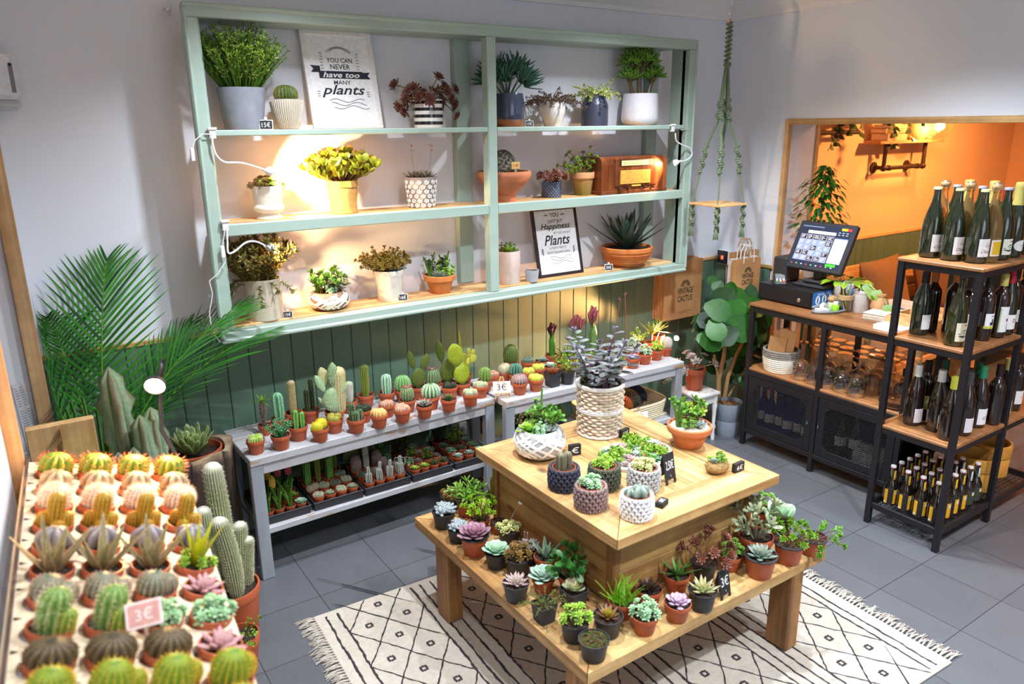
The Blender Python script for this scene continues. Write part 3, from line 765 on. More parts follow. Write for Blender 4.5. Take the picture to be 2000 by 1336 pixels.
def crest(b,r,o,W,H,cstem,cfrill,n=2):
    """crested euphorbia: three-edged stem topped by a wavy fan"""
    sv=b.x;b.x=sv @ T(*o)
    st=[(0,0,0),(0,0,H*.3),(0,0,H*.62)]
    b.lathe([(W*.16,0),(W*.2,H*.2),(W*.2,H*.5),(W*.12,H*.64),(0,H*.66)],6,cstem,ell=(1.25,.9))
    for q in range(n):
        a0=q*1.2+r.random();N_=34;rows=5;vs=[];cs=[]
        for i in range(N_):
            u=i/(N_-1)*2-1;wav=sin(u*13+q)*.10+sin(u*23)*.05
            for j in range(rows):
                v=j/(rows-1);wd=W*.5*u*(.25+.85*v);x=wd*cos(a0)-wav*W*v*sin(a0);y=wd*sin(a0)+wav*W*v*cos(a0)
                z=H*.58+H*.42*v*(1-.35*u*u)+sin(u*17)*H*.035*v;vs.append((x,y,z));cs.append(mix(cstem,cfrill,min(1,v*1.6)))
        base=len(vs);off=Vector((-sin(a0),cos(a0),0))*W*.05
        vs += [tuple(Vector(v)+off) for v in vs];cs += cs
        fs=[(i*rows+j,(i+1)*rows+j,(i+1)*rows+j+1,i*rows+j+1) for i in range(N_-1) for j in range(rows-1)]
        fs += [tuple(base+x for x in f[::-1]) for f in fs]
        fs += [(i*rows+rows-1,(i+1)*rows+rows-1,base+(i+1)*rows+rows-1,base+i*rows+rows-1) for i in range(N_-1)]
        b.add(vs,fs,cs)
    b.x=sv

# ---- colours
G_=dict(mid=lin(92,140,60),dark=lin(50,92,48),bright=lin(132,186,48),lime=lin(172,204,82),mint=lin(146,196,172),blue=lin(128,160,152),
         grey=lin(146,160,150),pale=lin(176,200,160),red=lin(148,62,48),brown=lin(120,84,66),purple=lin(128,88,112),lav=lin(176,152,176),yel=lin(222,196,40),
         olive=lin(122,128,56),pink=lin(214,150,146),cream=lin(228,222,176),tan=lin(190,160,108),white=lin(232,230,222),mag=lin(200,30,130),gold=lin(206,170,70),maroon=lin(92,34,48))
g=G_
# ---- species: f(b, rand, R = soil radius, H = height above soil)
SP={}
def sp(fn): SP[fn.__name__]=fn;return fn
def col1(cv,cr,ribs,rf,spn,lean=.04,n=1,amp=.14,wool=None,shape='col',sw=.0005):
    def f(b,r,R,H):
        for i in range(n):
            o=(0,0) if n == 1 else (R*.42*cos(i*2.1),R*.42*sin(i*2.1))
            cactus(b,T(o[0],o[1],-.002),R*rf*(1 if n == 1 else .75),H*(1 if i == 0 else .6+.3*r.random()),ribs,amp,cv,cr,spn,shape,(r.uniform(-lean,lean),r.uniform(-lean,lean)),r,wool,sw)
    return f
def globes(cv,cr,ribs,spn,n=1,fz=None,amp=.13,rf=.8,wool=None,flower=None):
    def f(b,r,R,H):
        pos=[(0,0)] if n == 1 else [(R*.45*cos(i*6.283/n+r.random()*.5),R*.45*sin(i*6.283/n+r.random()*.5)) for i in range(n)]
        for i,(x,y) in enumerate(pos):
            q=R*rf*(1 if n == 1 else (.68 if n < 4 else .5))*r.uniform(.88,1.08);h=min(H,q*2)*r.uniform(.85,1.05) if n > 1 else H
            cactus(b,T(x,y,-.003),q,h,ribs,amp,jit(cv,r,.06),cr,spn,'globe',(0,0),r,wool)
            if fz: fuzz(b,T(x,y,-.003),q,h,int(fz[0]/(n**.5)),fz[1],fz[2],r)
            if flower:
                for k in range(9): 
                    a=k*.7;p=(x+q*.55*cos(a),y+q*.55*sin(a),h*.9);rosette(b,T(*p),q*.26,7,flower,flower,None,.5,.1,'lance',60,25,0,.6,r,4)
    return f
SP.update(
    tall_green=col1(lin(84,108,50),lin(150,160,70),12,.42,(4,.004,g['gold'],12)),
    blue_column=col1(lin(92,142,108),lin(150,196,160),6,.55,(3,.004,g['cream'],8),amp=.2),
    pale_blue_column=col1(lin(104,158,120),lin(196,220,196),8,.55,(3,.004,g['cream'],7),amp=.16),
    dark_column=col1(lin(36,58,36),lin(70,84,50),5,.34,(4,.007,g['tan'],9),n=2,amp=.25),
    fuzzy_tan=col1(lin(140,130,80),lin(200,180,140),16,.42,(5,.004,lin(214,196,160),14),amp=.05),
    white_fuzzy=col1(lin(150,150,130),lin(215,212,200),16,.45,(8,.006,lin(236,232,224),12),amp=.04),
    fingers=col1(lin(64,132,52),lin(140,188,90),5,.36,(2,.003,g['white'],8),n=4,amp=.2),
    dark_clump=col1(lin(40,76,50),lin(86,124,84),9,.42,(4,.004,g['cream'],6),n=5,amp=.18),
    green_spiny=globes(lin(120,158,48),lin(190,210,96),11,(4,.008,g['white'],5),4),
    yellow_balls=globes(lin(176,178,40),lin(220,210,70),18,(4,.007,lin(240,216,60),7),2,None,.05),
    gold_clump=globes(lin(120,140,70),lin(190,176,80),16,(4,.005,lin(214,190,90),6),4,None,.05),
    crest_pink=globes(lin(196,150,130),lin(222,178,150),7,(1,.003,g['cream'],4),6,None,.28),
    crest_peach=globes(lin(216,168,132),lin(226,196,120),7,(1,.003,g['cream'],4),6,None,.28),
    pink_green=globes(lin(176,156,120),lin(206,150,140),7,(2,.004,g['cream'],4),5,None,.28),
    pale_clump=globes(lin(112,136,92),lin(200,206,180),14,(5,.006,lin(226,222,200),6),4,None,.08),
    green_globe=globes(lin(98,148,80),lin(150,190,130),14,(4,.006,lin(230,200,180),6),1,None,.12,.85),
    striped_globe=globes(lin(52,112,60),lin(200,220,190),13,(4,.004,g['white'],7),1,None,.12,.95),
    dark_spiny=globes(lin(44,60,44),lin(70,84,60),11,(4,.009,lin(90,80,70),6),4,None,.14),
    ribbed_spiny=globes(lin(92,132,62),lin(140,168,90),10,(5,.012,lin(196,150,130),5),1,None,.18,.85),
    purple_spiny=globes(lin(120,110,108),lin(176,150,150),16,(5,.007,lin(206,180,176),7),1,None,.05,.9),
    golden_fuzz=globes(lin(66,92,50),lin(112,130,66),20,(5,.008,lin(206,170,80),9),1,None,.06,.95),
    two_pale=globes(lin(150,152,116),lin(214,200,176),16,(5,.004,lin(232,216,200),8),2,None,.04,1.0),
    dark_ball=globes(lin(36,84,66),lin(110,160,140),12,(3,.004,g['white'],5),1,None,.18,.9),
    yellow_clump=globes(lin(178,188,50),lin(216,214,110),8,(3,.003,g['white'],4),5,None,.2),
    grey_clump=globes(lin(72,92,84),lin(120,138,124),12,(3,.004,g['cream'],5),6,None,.12),
    flower_globe=globes(lin(88,118,70),lin(140,160,120),14,(4,.005,lin(224,200,190),7),1,None,.07,.8,None,g['mag']),
    white_globe=globes(lin(150,140,130),lin(226,214,206),18,(5,.006,lin(240,230,222),8),1,None,.05,.9),
)
@sp
def white_opuntia(b,r,R,H):
    c=lin(150,176,132);d=lin(244,242,226);W=H*.46
    pad(b,frame((0,0,-.004),(0,.02,1),(.25,-1,0)),W,H*.52,W*.32,c,d,15,.0019)
    for px_,pz,dx,s,wf in [(0,.47,.05,.50,.7),(-.32,.40,-.45,.36,.75),(.30,.36,.75,.26,.6),(-.25,.1,-.8,.26,.6)]:
        pad(b,frame((px_*W,r.uniform(-.006,.006),pz*H),(dx,r.uniform(-.15,.15),1),(.3,-1,0)),W*wf*.9*s*1.6,H*s,W*.22,jit(c,r,.08),d,11,.0018)
    pad(b,frame((-.22*W,.015,.5*H),(-.25,.2,1),(.3,-1,0)),W*.5,H*.36,W*.2,mix(c,g['tan'],.5),d,10,.0012)
    cactus(b,T(.2*W,.02,0),W*.28,H*.85,16,.04,mix(c,g['tan'],.5),lin(200,190,150),(3,.003,d,12),'col',(.03,.0),r)
def opuntia(pads,c,d,W0=.5):
    def f(b,r,R,H):
        for (x,z,dx,L,W,az) in pads:
            pad(b,frame((x*H,r.uniform(-.004,.004),z*H-.003),(dx,r.uniform(-.12,.12),1),(sin(az)*1.0,-cos(az),0)),W*H,L*H,max(.008,W*H*.2),jit(c,r,.08),d,11,.0013)
    return f
oc,od=lin(116,130,40),lin(214,206,120)
SP.update(
    rabbit_ears=opuntia([(0,0,0,.55,.42,.3),(-.1,.5,-.2,.5,.2,-.3),(.12,.48,.3,.42,.26,.4)],lin(96,116,46),od),
    opuntia_pair=opuntia([(0,0,0,.55,.40,.2),(-.13,.5,-.12,.52,.22,-.5),(.14,.48,.2,.42,.32,.2)],lin(90,108,40),od),
    opuntia_big=opuntia([(0,0,-.05,.5,.45,.3),(-.1,.45,-.2,.55,.42,.2),(.12,.47,.4,.16,.14,0),(.2,.5,.6,.2,.2,.3)],lin(146,158,40),lin(232,222,120)),
    opuntia_finger=opuntia([(0,0,0,.36,.28,.2),(.0,.32,.05,.2,.2,.5),(.1,.3,.3,.22,.22,.2),(.17,.45,.35,.16,.12,.1),(.1,.5,0,.14,.12,.4),(-.06,.32,-.06,.72,.085,.6)],lin(150,156,46),lin(226,212,110)),
    mini_opuntia=opuntia([(0,0,0,.45,.3,.2),(-.14,.4,-.3,.38,.26,-.3),(.12,.42,.35,.34,.26,.4),(0,.42,0,.5,.3,.1)],lin(110,116,70),lin(214,200,150)),
)
@sp
def pachypodium(b,r,R,H):
    h=H*.72;b.lathe([(R*.22,0),(R*.26,h*.3),(R*.5,h*.6),(R*.45,h*.85),(R*.2,h),(0,h*1.01)],12,lin(120,104,92))
    for i in range(150):
        t=r.random();a=r.random()*6.3;q=R*(.24 if t < .4 else .45);spine(b,Vector((q*cos(a),q*sin(a),h*t)),Vector((cos(a),sin(a),r.uniform(-.3,.5))),.011,.0006,lin(176,160,146))
    b.x=b.x @ T(0,0,h*.95);blades(b,r,16,H*.4,H*.05,.0015,lin(96,140,40),g['bright'],80,5,-.3,'lance',.02)
@sp
def haworthia(b,r,R,H):
    rosette(b,T(0,0,0),max(R*1.05,H*.8),22,lin(90,140,70),lin(70,110,64),lin(150,110,90),.24,.12,'lance',80,25,.05,.5,r,5)
@sp
def gasteria_rosette(b,r,R,H):
    rosette(b,T(0,0,0),R*1.25,20,lin(130,140,128),lin(96,88,92),lin(110,66,70),.34,.12,'lance',75,18,.05,.45,r,5,edge=lin(196,190,180))
@sp
def pointed_clump(b,r,R,H):
    for i in range(6):
        a=i*1.05;o=(R*.5*cos(a)*(i > 0),R*.5*sin(a)*(i > 0),0);rosette(b,T(*o),R*.62,14,lin(176,190,160),lin(120,148,116),lin(226,226,210),.3,.16,'lance',85,25,.1,.6,r,4)
def ros(ci,co,tip,n=30,W=.5,prof='spoon',e0=82,e1=12,k=1.3,edge=None,Th=.12,lift=0,cup=.12):
    def f(b,r,R,H):
        q=max(R*k,H*.6)
        if lift: b.tube([(0,0,-.004),(0,0,H*lift)],R*.16,6,lin(120,96,70))
        rosette(b,T(0,0,H*lift-(0 if lift else .002)),q,n,ci,co,tip,W,Th,prof,e0,e1,.14,.28,r,6,edge,cup)
    return f
SP.update(
    ros_mint=ros(lin(178,214,186),lin(140,192,170),lin(190,200,170),34,.62,'spoon',cup=.2),
    ros_mint_big=ros(lin(170,212,190),lin(138,190,176),lin(180,190,176),44,.55,'spoon',80,8,1.45,lin(190,200,186),cup=.2),
    ros_purple=ros(lin(176,112,150),lin(136,110,124),lin(170,140,140),34,.58,'spoon',80,10,1.3),
    ros_lav=ros(lin(196,168,196),lin(166,144,170),lin(206,180,196),30,.5,'spoon',80,10,1.05,Th=.18),
    ros_pinkgrey=ros(lin(196,206,180),lin(176,160,156),lin(206,150,160),38,.34,'lance',80,15,1.1,Th=.16),
    ros_blue=ros(lin(150,180,160),lin(124,160,150),lin(160,130,120),34,.42,'tip',80,12,1.05,Th=.14),
    ros_pointed=ros(lin(190,206,150),lin(156,180,130),lin(200,130,110),26,.36,'lance',78,18,1.25,Th=.16),
    ros_pale=ros(lin(206,220,170),lin(170,200,160),lin(210,170,150),24,.75,'round',78,22,1.15,Th=.1,cup=.3),
    ros_redyellow=ros(lin(206,200,60),lin(128,78,66),lin(120,56,54),34,.36,'lance',82,20,1.0,Th=.12),
    ros_brownagave=ros(lin(190,140,90),lin(136,70,40),lin(96,40,30),30,.26,'lance',82,18,1.3,Th=.14),
    ros_lime=ros(lin(196,214,110),lin(150,190,80),None,28,.4,'tip',80,20,1.1,Th=.14),
    ros_greywhite=ros(lin(196,206,196),lin(160,176,170),None,26,.5,'spoon',80,15,1.1,Th=.16),
    ros_aeonium=ros(lin(190,214,100),lin(130,180,60),None,34,.42,'spoon',82,5,1.15,Th=.06),
    ros_darkspiky=ros(lin(104,84,64),lin(66,46,44),lin(50,30,34),26,.22,'lance',75,8,1.35,Th=.16),
    ros_pinkpale=ros(lin(214,196,190),lin(190,160,160),lin(214,140,150),22,.36,'tip',70,12,1.25,Th=.2),
)
@sp
def pachyphytum(b,r,R,H):
    for i in range(5):
        a=i*1.3;o=(R*.5*cos(a)*(i > 0),R*.5*sin(a)*(i > 0),.01)
        rosette(b,T(*o),R*.72,13,lin(170,188,184),lin(146,164,168),lin(176,170,180),.46,.36,'bean',75,8,.1,.6,r,6)
def sedum(c,t,n=9,hr=.5,lw=.5,kk=14,pr='bean'):
    def f(b,r,R,H):
        for i in range(n):
            a=i*GA;f_=sqrt((i+.3)/n);o=Vector((cos(a)*R*.95*f_,sin(a)*R*.95*f_,0));hh=H*(1-.5*f_)*r.uniform(.7,1.1)
            stemtube(b,[o*.5,o+Vector((0,0,hh*.8))],.0016,.0014,mix(c,(.1,.1,.05),.3))
            for m in range(2):
                rosette(b,frame(o+Vector((0,0,hh*(.45+.45*m))),Vector((cos(a)*f_*.6,sin(a)*f_*.6,1))),max(R*.36,.008),kk,mix(c,(1,1,1),.06),jit(c,r,.1),t,lw,.3,pr,80,5-25*(m == 0),.1,.55,r,5)
    return f
SP.update(donkey=sedum(lin(164,206,160),lin(196,222,186)),pale_sedum=sedum(lin(206,210,140),lin(226,220,170),10),grey_sedum=sedum(lin(176,206,176),lin(206,222,200),10),
          lime_rosettes=sedum(lin(150,196,60),lin(206,222,120),7,lw=.42,kk=16,pr='tip'),green_rosettes=sedum(lin(110,160,60),lin(166,196,90),7,kk=16,pr='tip'),
          brown_green=sedum(lin(142,130,60),lin(150,70,50),9,kk=16,pr='tip'),pink_sedum=sedum(lin(190,150,150),lin(206,170,170),8))
def bsh(**kw):
    def f(b,r,R,H): bush(b,r,S=R*kw.get('S',1.3),H=H,**{k: v for k,v in kw.items() if k != 'S'})
    return f
st=lin(120,104,64)
SP.update(
    jade=bsh(n=8,S=1.3,col=st,leafc=lin(84,140,54),tipc=lin(140,170,70),lf='round',ll=.026,lw=.68,th=.22,per=6,start=.35,tipros=4,sr=.002),
    jade_dark=bsh(n=9,S=1.25,col=st,leafc=lin(56,112,50),tipc=lin(84,140,60),lf='round',ll=.036,lw=.6,th=.18,per=4,start=.45,tipros=4,sr=.0025),
    jade_small=bsh(n=10,S=1.25,col=st,leafc=lin(116,160,50),tipc=lin(176,190,80),lf='round',ll=.014,lw=.7,th=.25,per=7,start=.3,tipros=4),
    bright_bush=bsh(n=18,S=1.4,col=st,leafc=lin(140,190,30),tipc=lin(180,210,70),lf='bean',ll=.0135,lw=.36,th=.3,per=8,start=.5,tipros=12),
    gollum=bsh(n=12,S=1.3,col=st,leafc=lin(112,170,60),tipc=lin(190,196,120),lf='bean',ll=.03,lw=.24,th=.22,per=6,start=.3,tipros=5),
    grass=None,green_bush=bsh(n=14,S=1.35,col=lin(140,110,60),leafc=lin(96,150,34),tipc=lin(150,170,50),lf='bean',ll=.015,lw=.4,th=.3,per=6,start=.62,tipros=15),
    trailing_moss=bsh(n=18,S=1.7,col=st,leafc=lin(92,118,50),tipc=lin(140,140,70),lf='oval',ll=.007,lw=.5,th=.4,per=14,start=.1,droop=.9,sr=.0009),
    brown_sedum=bsh(n=13,S=2.0,col=lin(120,80,60),leafc=lin(134,92,72),tipc=lin(150,90,80),lf='bean',ll=.021,lw=.42,th=.35,per=3,start=.7,tipros=22,sr=.0014,droop=.3),
    mixed_green=bsh(n=9,S=1.2,col=st,leafc=lin(130,180,70),tipc=lin(200,160,60),lf='round',ll=.02,lw=.6,th=.25,per=5,start=.3,tipros=8),
    knobby=bsh(n=5,S=.7,col=lin(90,130,50),leafc=lin(110,150,60),tipc=lin(190,200,110),lf='lance',ll=.008,lw=.4,th=.4,per=26,start=.05,sr=.005),
    twig_brown=bsh(n=9,S=1.2,col=lin(120,90,76),leafc=lin(140,104,90),tipc=lin(170,130,110),lf='bean',ll=.009,lw=.4,th=.4,per=12,start=.25,sr=.0012),
    panda=bsh(n=7,S=1.1,col=lin(150,150,120),leafc=lin(158,172,140),tipc=lin(180,170,140),lf='oval',ll=.036,lw=.42,th=.22,per=6,start=.35,tipros=8,sr=.0025),
    dark_leafy=bsh(n=9,S=1.3,col=lin(70,60,44),leafc=lin(46,62,40),tipc=lin(70,50,50),lf='oval',ll=.016,lw=.5,th=.2,per=8,start=.3,tipros=6),
    blue_tubers=bsh(n=12,S=1.05,col=lin(70,130,90),leafc=lin(86,150,104),tipc=lin(130,180,130),lf='bean',ll=.012,lw=.5,th=.5,per=7,start=.2,tipros=5,sr=.003),
)
@sp
def grass(b,r,R,H):
    for i in range(70):
        az=r.random()*6.3;el=radians(r.uniform(45,88));q=R*.8*sqrt(r.random());o=Vector((cos(az*3)*q,sin(az*3)*q,0));L=H*r.uniform(.6,1.05)
        b.tube(curve(o,dirv(az,el),L,(cos(az)*.3,sin(az)*.3,0),3),[.0013,.0015,.0014,.0006],4,jit(lin(140,196,50),r,.15))
@sp
def moss(b,r,R,H):
    for i in range(220):
        a=r.random()*6.3;q=R*sqrt(r.random());o=Vector((q*cos(a),q*sin(a),H*.3*(1-(q/R)**2)));c=jit(mix(lin(92,110,50),lin(140,80,50),r.random()**3),r,.2)
        rosette(b,T(*o),.0055,6,c,c,None,.5,.3,'bean',80,20,0,.7,r,4)
@sp
def aloe_star(b,r,R,H): blades(b,r,16,max(H,R*1.9),R*.3,R*.1,lin(70,110,56),lin(120,160,80),80,14,-.12,'lance',.03)
@sp
def aloe_up(b,r,R,H):
    b.tube([(0,0,0),(0,0,H*.35)],R*.12,6,lin(130,116,80));sv=b.x;b.x=sv @ T(0,0,H*.3)
    blades(b,r,18,H*.72,R*.26,R*.1,lin(120,140,60),lin(170,180,80),86,25,-.15,'lance',.03);b.x=sv
@sp
def gasteria(b,r,R,H):
    blades(b,r,9,H,R*.45,R*.14,lin(86,124,92),lin(130,160,130),84,40,.05,'lance',.1,lin(190,206,190))
@sp
def sansevieria(b,r,R,H): blades(b,r,7,H,R*.75,R*.12,lin(50,84,40),lin(60,96,44),88,62,.05,'strap',.12,lin(214,204,90))
@sp
def coral(b,r,R,H): crest(b,r,(0,0,-.003),R*1.9,H,lin(78,132,44),g['maroon'])
@sp
def coral_pink(b,r,R,H): crest(b,r,(0,0,-.003),R*2.3,H,lin(104,132,70),lin(158,92,96))
def graft(c):
    def f(b,r,R,H):
        cactus(b,T(0,0,-.003),R*.42,H*.62,3,.3,lin(52,104,50),lin(80,130,60),(2,.003,g['cream'],4),'col',(0,0),r)
        for i in range(6):
            a=i*1.1;cactus(b,T(cos(a)*R*.3*(i > 0),sin(a)*R*.3*(i > 0),H*(.55 if i else .6)),R*.3,H*.4,8,.2,c,mix(c,(1,1,1),.15),(1,.003,g['cream'],3),'globe',(0,0),r)
    return f
SP.update(graft_yellow=graft(lin(226,186,30)),graft_red=graft(lin(196,30,66)))
@sp
def white_striped(b,r,R,H):
    for i in range(4):
        a=i*1.7;cactus(b,T(R*.4*cos(a)*(i > 0),R*.4*sin(a)*(i > 0),-.003),R*.3,H*(1 if i == 0 else .65),5,.2,lin(70,76,66),lin(206,206,196),(0,0,0,0),'col',(r.uniform(-.1,.1),0),r)
@sp
def flapjack(b,r,R,H):
    for i in range(9):
        a=i*GA;L=H*(1.0 if i < 6 else .8)*(.55+.45*i/9);el=radians(82-i*6.5)
        leaf(b,frame(Vector((cos(a),sin(a),0))*R*.1,dirv(a,el),upn(a,el)),L,L*.82,R*.1,lin(140,172,130),lin(186,206,184),'round',.05,.08,10)
@sp
def astrophytum(b,r,R,H):
    for o,q in (((-R*.25,0),.78),((R*.5,R*.3),.5)): cactus(b,T(o[0],o[1],-.004),R*q,H*(1 if q > .6 else .75),5,.26,lin(112,128,118),lin(160,172,160),(0,0,0,0),'globe',(0,0),r)
@sp
def knit_pair(b,r,R,H):
    for i,(x,y,s) in enumerate([(-R*.35,0,1),(R*.42,R*.1,.95),(0,R*.5,.7)]):
        cactus(b,T(x,y,-.004),R*.4,H*s,7,.22,lin(110,124,84),lin(150,130,120),(4,.004,lin(190,176,160),9),'col',(r.uniform(-.05,.05),0),r)
@sp
def flat_trail(b,r,R,H): bush(b,r,16,H,R*2.2,lin(120,60,50),lin(86,146,40),lin(150,176,60),'bean',.016,.4,.3,6,.6,15,droop=.5)
@sp
def white_stalk(b,r,R,H):
    SP['pale_sedum'](b,r,R,H*.45)
    p=curve((0,0,0),(.1,.3,1),H*1.5,(.5,0,-.4),6);stemtube(b,p,.0015,.001,lin(190,170,160))
    for k in range(5): b.blob(p[-1]+Vector((r.uniform(-.008,.008),r.uniform(-.008,.008),r.uniform(-.005,.006))),.005,g['white'],6,4)
@sp
def pink_stalk_rosette(b,r,R,H):
    q=R*1.05
    for i in range(4): rosette(b,T(R*.45*cos(i*1.6),R*.45*sin(i*1.6),.004*i),q*.62,16,lin(176,196,180),lin(150,160,160),lin(190,130,130),.42,.16,'spoon',78,14,.1,.4,r,5)
    for a in (0,.6):
        p=curve((0,0,0),(.2*cos(a),.2*sin(a),1),H,(.3,.1,-.1),5);stemtube(b,p,.0013,.0009,lin(150,130,120))
        for k in range(4): b.blob(p[-1]-Vector((0,0,k*.008)),.003,lin(206,150,150),5,3)
@sp
def tall_stalks(b,r,R,H):
    SP['ros_greywhite'](b,r,R,H*.25)
    p=curve((0,0,0),(-.05,.05,1),H,(-.1,0,0),6);stemtube(b,p,.002,.0014,lin(176,110,100))
    for k in range(7): b.blob(p[-1]+Vector((r.uniform(-.007,.007),r.uniform(-.007,.007),r.uniform(-.012,.005))),.0045,lin(130,76,86),6,4)

# ---- containers
_pm={}
FLAT={k: -.35 for k in ('white_opuntia','rabbit_ears','opuntia_pair','opuntia_big','opuntia_finger','mini_opuntia','coral','coral_pink')}
def terra_prof(rt,h):
    rb=rt*.70;hr=h*.26
    return [(0,.001),(rb*.96,0),(rb,.002),(rt*.90,h-hr),(rt*.97,h-hr+.0015),(rt,h-.0015),(rt*.985,h),(rt*.93,h),(rt*.90,h-hr*.5)]
def black_prof(rt,h):
    rb=rt*.74
    return [(0,.001),(rb*.95,0),(rb,.003),(rt*.93,h*.93),(rt*.96,h*.94),(rt*1.0,h*.97),(rt,h),(rt*.94,h),(rt*.91,h*.86)]
def pot_mesh(kind,rt,h):
    k=(kind,round(rt,3),round(h,3))
    if k in _pm: return _pm[k]
    b=B()
    if kind in ('terra','terra_rim'):
        b.lathe(terra_prof(rt,h) if kind == 'terra' else black_prof(rt,h),28)
        if kind == 'terra_rim': b.mi=1;b.lathe([(rt*.985,h-.004),(rt*1.03,h-.003),(rt*1.03,h+.001),(rt*.93,h+.0015),(rt*.91,h-.003)],28)
        me=b.mesh('pot',[M_terra,M_black])
    elif kind == 'square':
        for i in range(4): pass
        P=[(0,.0),(.78,0),(.96,.93),(1,.94),(1,1),(.93,1),(.9,.86)];vs=[];fs=[]
        for q,z in P[1:]:
            s=rt*.86*q;c=s*.2
            vs += [(s-c,-s,z*h),(s,-s+c,z*h),(s,s-c,z*h),(s-c,s,z*h),(-s+c,s,z*h),(-s,s-c,z*h),(-s,-s+c,z*h),(-s+c,-s,z*h)]
        n=8;fs=[(i*n+a,i*n+(a+1) % n,(i+1)*n+(a+1) % n,(i+1)*n+a) for i in range(len(P)-2) for a in range(n)]+[tuple(range(n))[::-1]]
        b.add(vs,fs);me=b.mesh('pot',M_black)
    else:
        b.lathe(black_prof(rt,h),28);me=b.mesh('pot',M_black)
    _pm[k]=me;return me
_sm={}
def soil_mesh(R,col=None):
    k=(round(R,3),col)
    if k in _sm: return _sm[k]
    b=B();r=random.Random(5);n=20;vs=[(0,0,.002)];
    for j in (1,2,3):
        for a in range(n): an=2*pi*a/n;vs.append((R*j/3*cos(an),R*j/3*sin(an),r.uniform(-.001,.0015)*(j < 3)))
    fs=[(0,1+a,1+(a+1) % n) for a in range(n)]
    for j in (0,1): fs += [(1+j*n+a,1+(j+1)*n+a,1+(j+1)*n+(a+1) % n,1+j*n+(a+1) % n) for a in range(n)]
    b.add(vs,fs,col or (1,1,1))
    for i in range(26):
        a=r.random()*6.3;q=R*.93*sqrt(r.random());b.blob((q*cos(a),q*sin(a),.001),r.uniform(.0012,.0028)*min(1,R/.03),jit(col or (1,1,1),r,.2),5,3)
    me=b.mesh('soil',M_attr if col else M_soil);_sm[k]=me;return me
PM={'cactus': M_cact,'succulent': M_plant,'plant': M_leafy}
CACTI=set('tall_green blue_column pale_blue_column dark_column fuzzy_tan white_fuzzy fingers dark_clump green_spiny yellow_balls gold_clump crest_pink crest_peach pink_green pale_clump green_globe striped_globe dark_spiny ribbed_spiny purple_spiny golden_fuzz two_pale dark_ball yellow_clump grey_clump flower_globe white_globe white_opuntia rabbit_ears opuntia_pair opuntia_big opuntia_finger mini_opuntia pachypodium coral coral_pink graft_yellow graft_red white_striped astrophytum knit_pair'.split())
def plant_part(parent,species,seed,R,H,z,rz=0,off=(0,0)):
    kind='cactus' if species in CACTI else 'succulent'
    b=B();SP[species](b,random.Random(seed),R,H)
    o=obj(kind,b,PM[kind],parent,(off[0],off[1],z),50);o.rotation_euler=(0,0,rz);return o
def potted(label,species,loc,rt,H,pot='terra',seed=0,group=None,ratio=.92,rz=0,cat=None,soil=None,name=None):
    """a nursery pot with soil and one plant; loc is the centre of the pot's base"""
    kind='cactus' if species in CACTI else 'succulent';h=rt*2*ratio
    t=thing(name or 'potted_'+kind,label,cat or ('potted cactus' if kind == 'cactus' else 'potted succulent'),loc,0,group)
    t['_r']=0;del t['_r']
    obj('pot',pot_mesh(pot,rt,h),None,t)
    sq=.8 if pot == 'square' else .905
    obj('soil',soil_mesh(rt*sq,soil),None,t,(0,0,h*.88))
    if species: plant_part(t,species,seed,rt*(1.0 if sq > .85 else .92),H,h*.885,FLAT.get(species,rz))
    return t
def spot(px,py,z,rb=0):
    p=onz(px,py,z);return p+away(p)*rb if rb else p
PLACED={};KEEPOUT={}
def settle(p,r):
    """shift a pot sideways until it clears its neighbours, the wall and anything it stands beside"""
    L=PLACED.setdefault(round(p.z,2),[])
    for _ in range(60):
        mv=Vector((0,0,0))
        for q,rq in L:
            d=Vector((p.x-q.x,p.y-q.y,0));g=r+rq+.001-d.length
            if g > 0: mv += (d.normalized() if d.length > 1e-5 else Vector((1,0,0)))*g
        for x0,y0,x1,y1 in KEEPOUT.get(round(p.z,2),[]):
            cx,cy=min(max(p.x,x0),x1),min(max(p.y,y0),y1);d=Vector((p.x-cx,p.y-cy,0))
            if d.length < r: 
                if d.length < 1e-6: d=Vector((0,-1,0)) if p.y-y0 < p.x-x0 else Vector((-1,0,0));mv += d*r
                else: mv += d.normalized()*(r-d.length)
        if p.z > .5 and p.y+r > -.016: mv.y -= p.y+r+.016
        if mv.length < 1e-4: break
        p=p+mv*.7
    L.append((p,r));return p
def pot_at(px,py,w,hpx,z,label,species,pot='terra',seed=None,group=None,ratio=.92,soil=None,**k):
    """pot whose front foot stands at (px,py) on the surface of height z, rim w pixels wide, plant hpx pixels tall"""
    p=onz(px,py,z);s=depth(p)/FPX;rt=w*s/2*1.02;p=settle(p+away(p)*rt*.68,rt*.97)
    return potted(label,species,p,rt,hpx*s*1.12,pot,seed if seed is not None else int(px*7+py),group,ratio,RND.random()*6,soil=soil,**k)
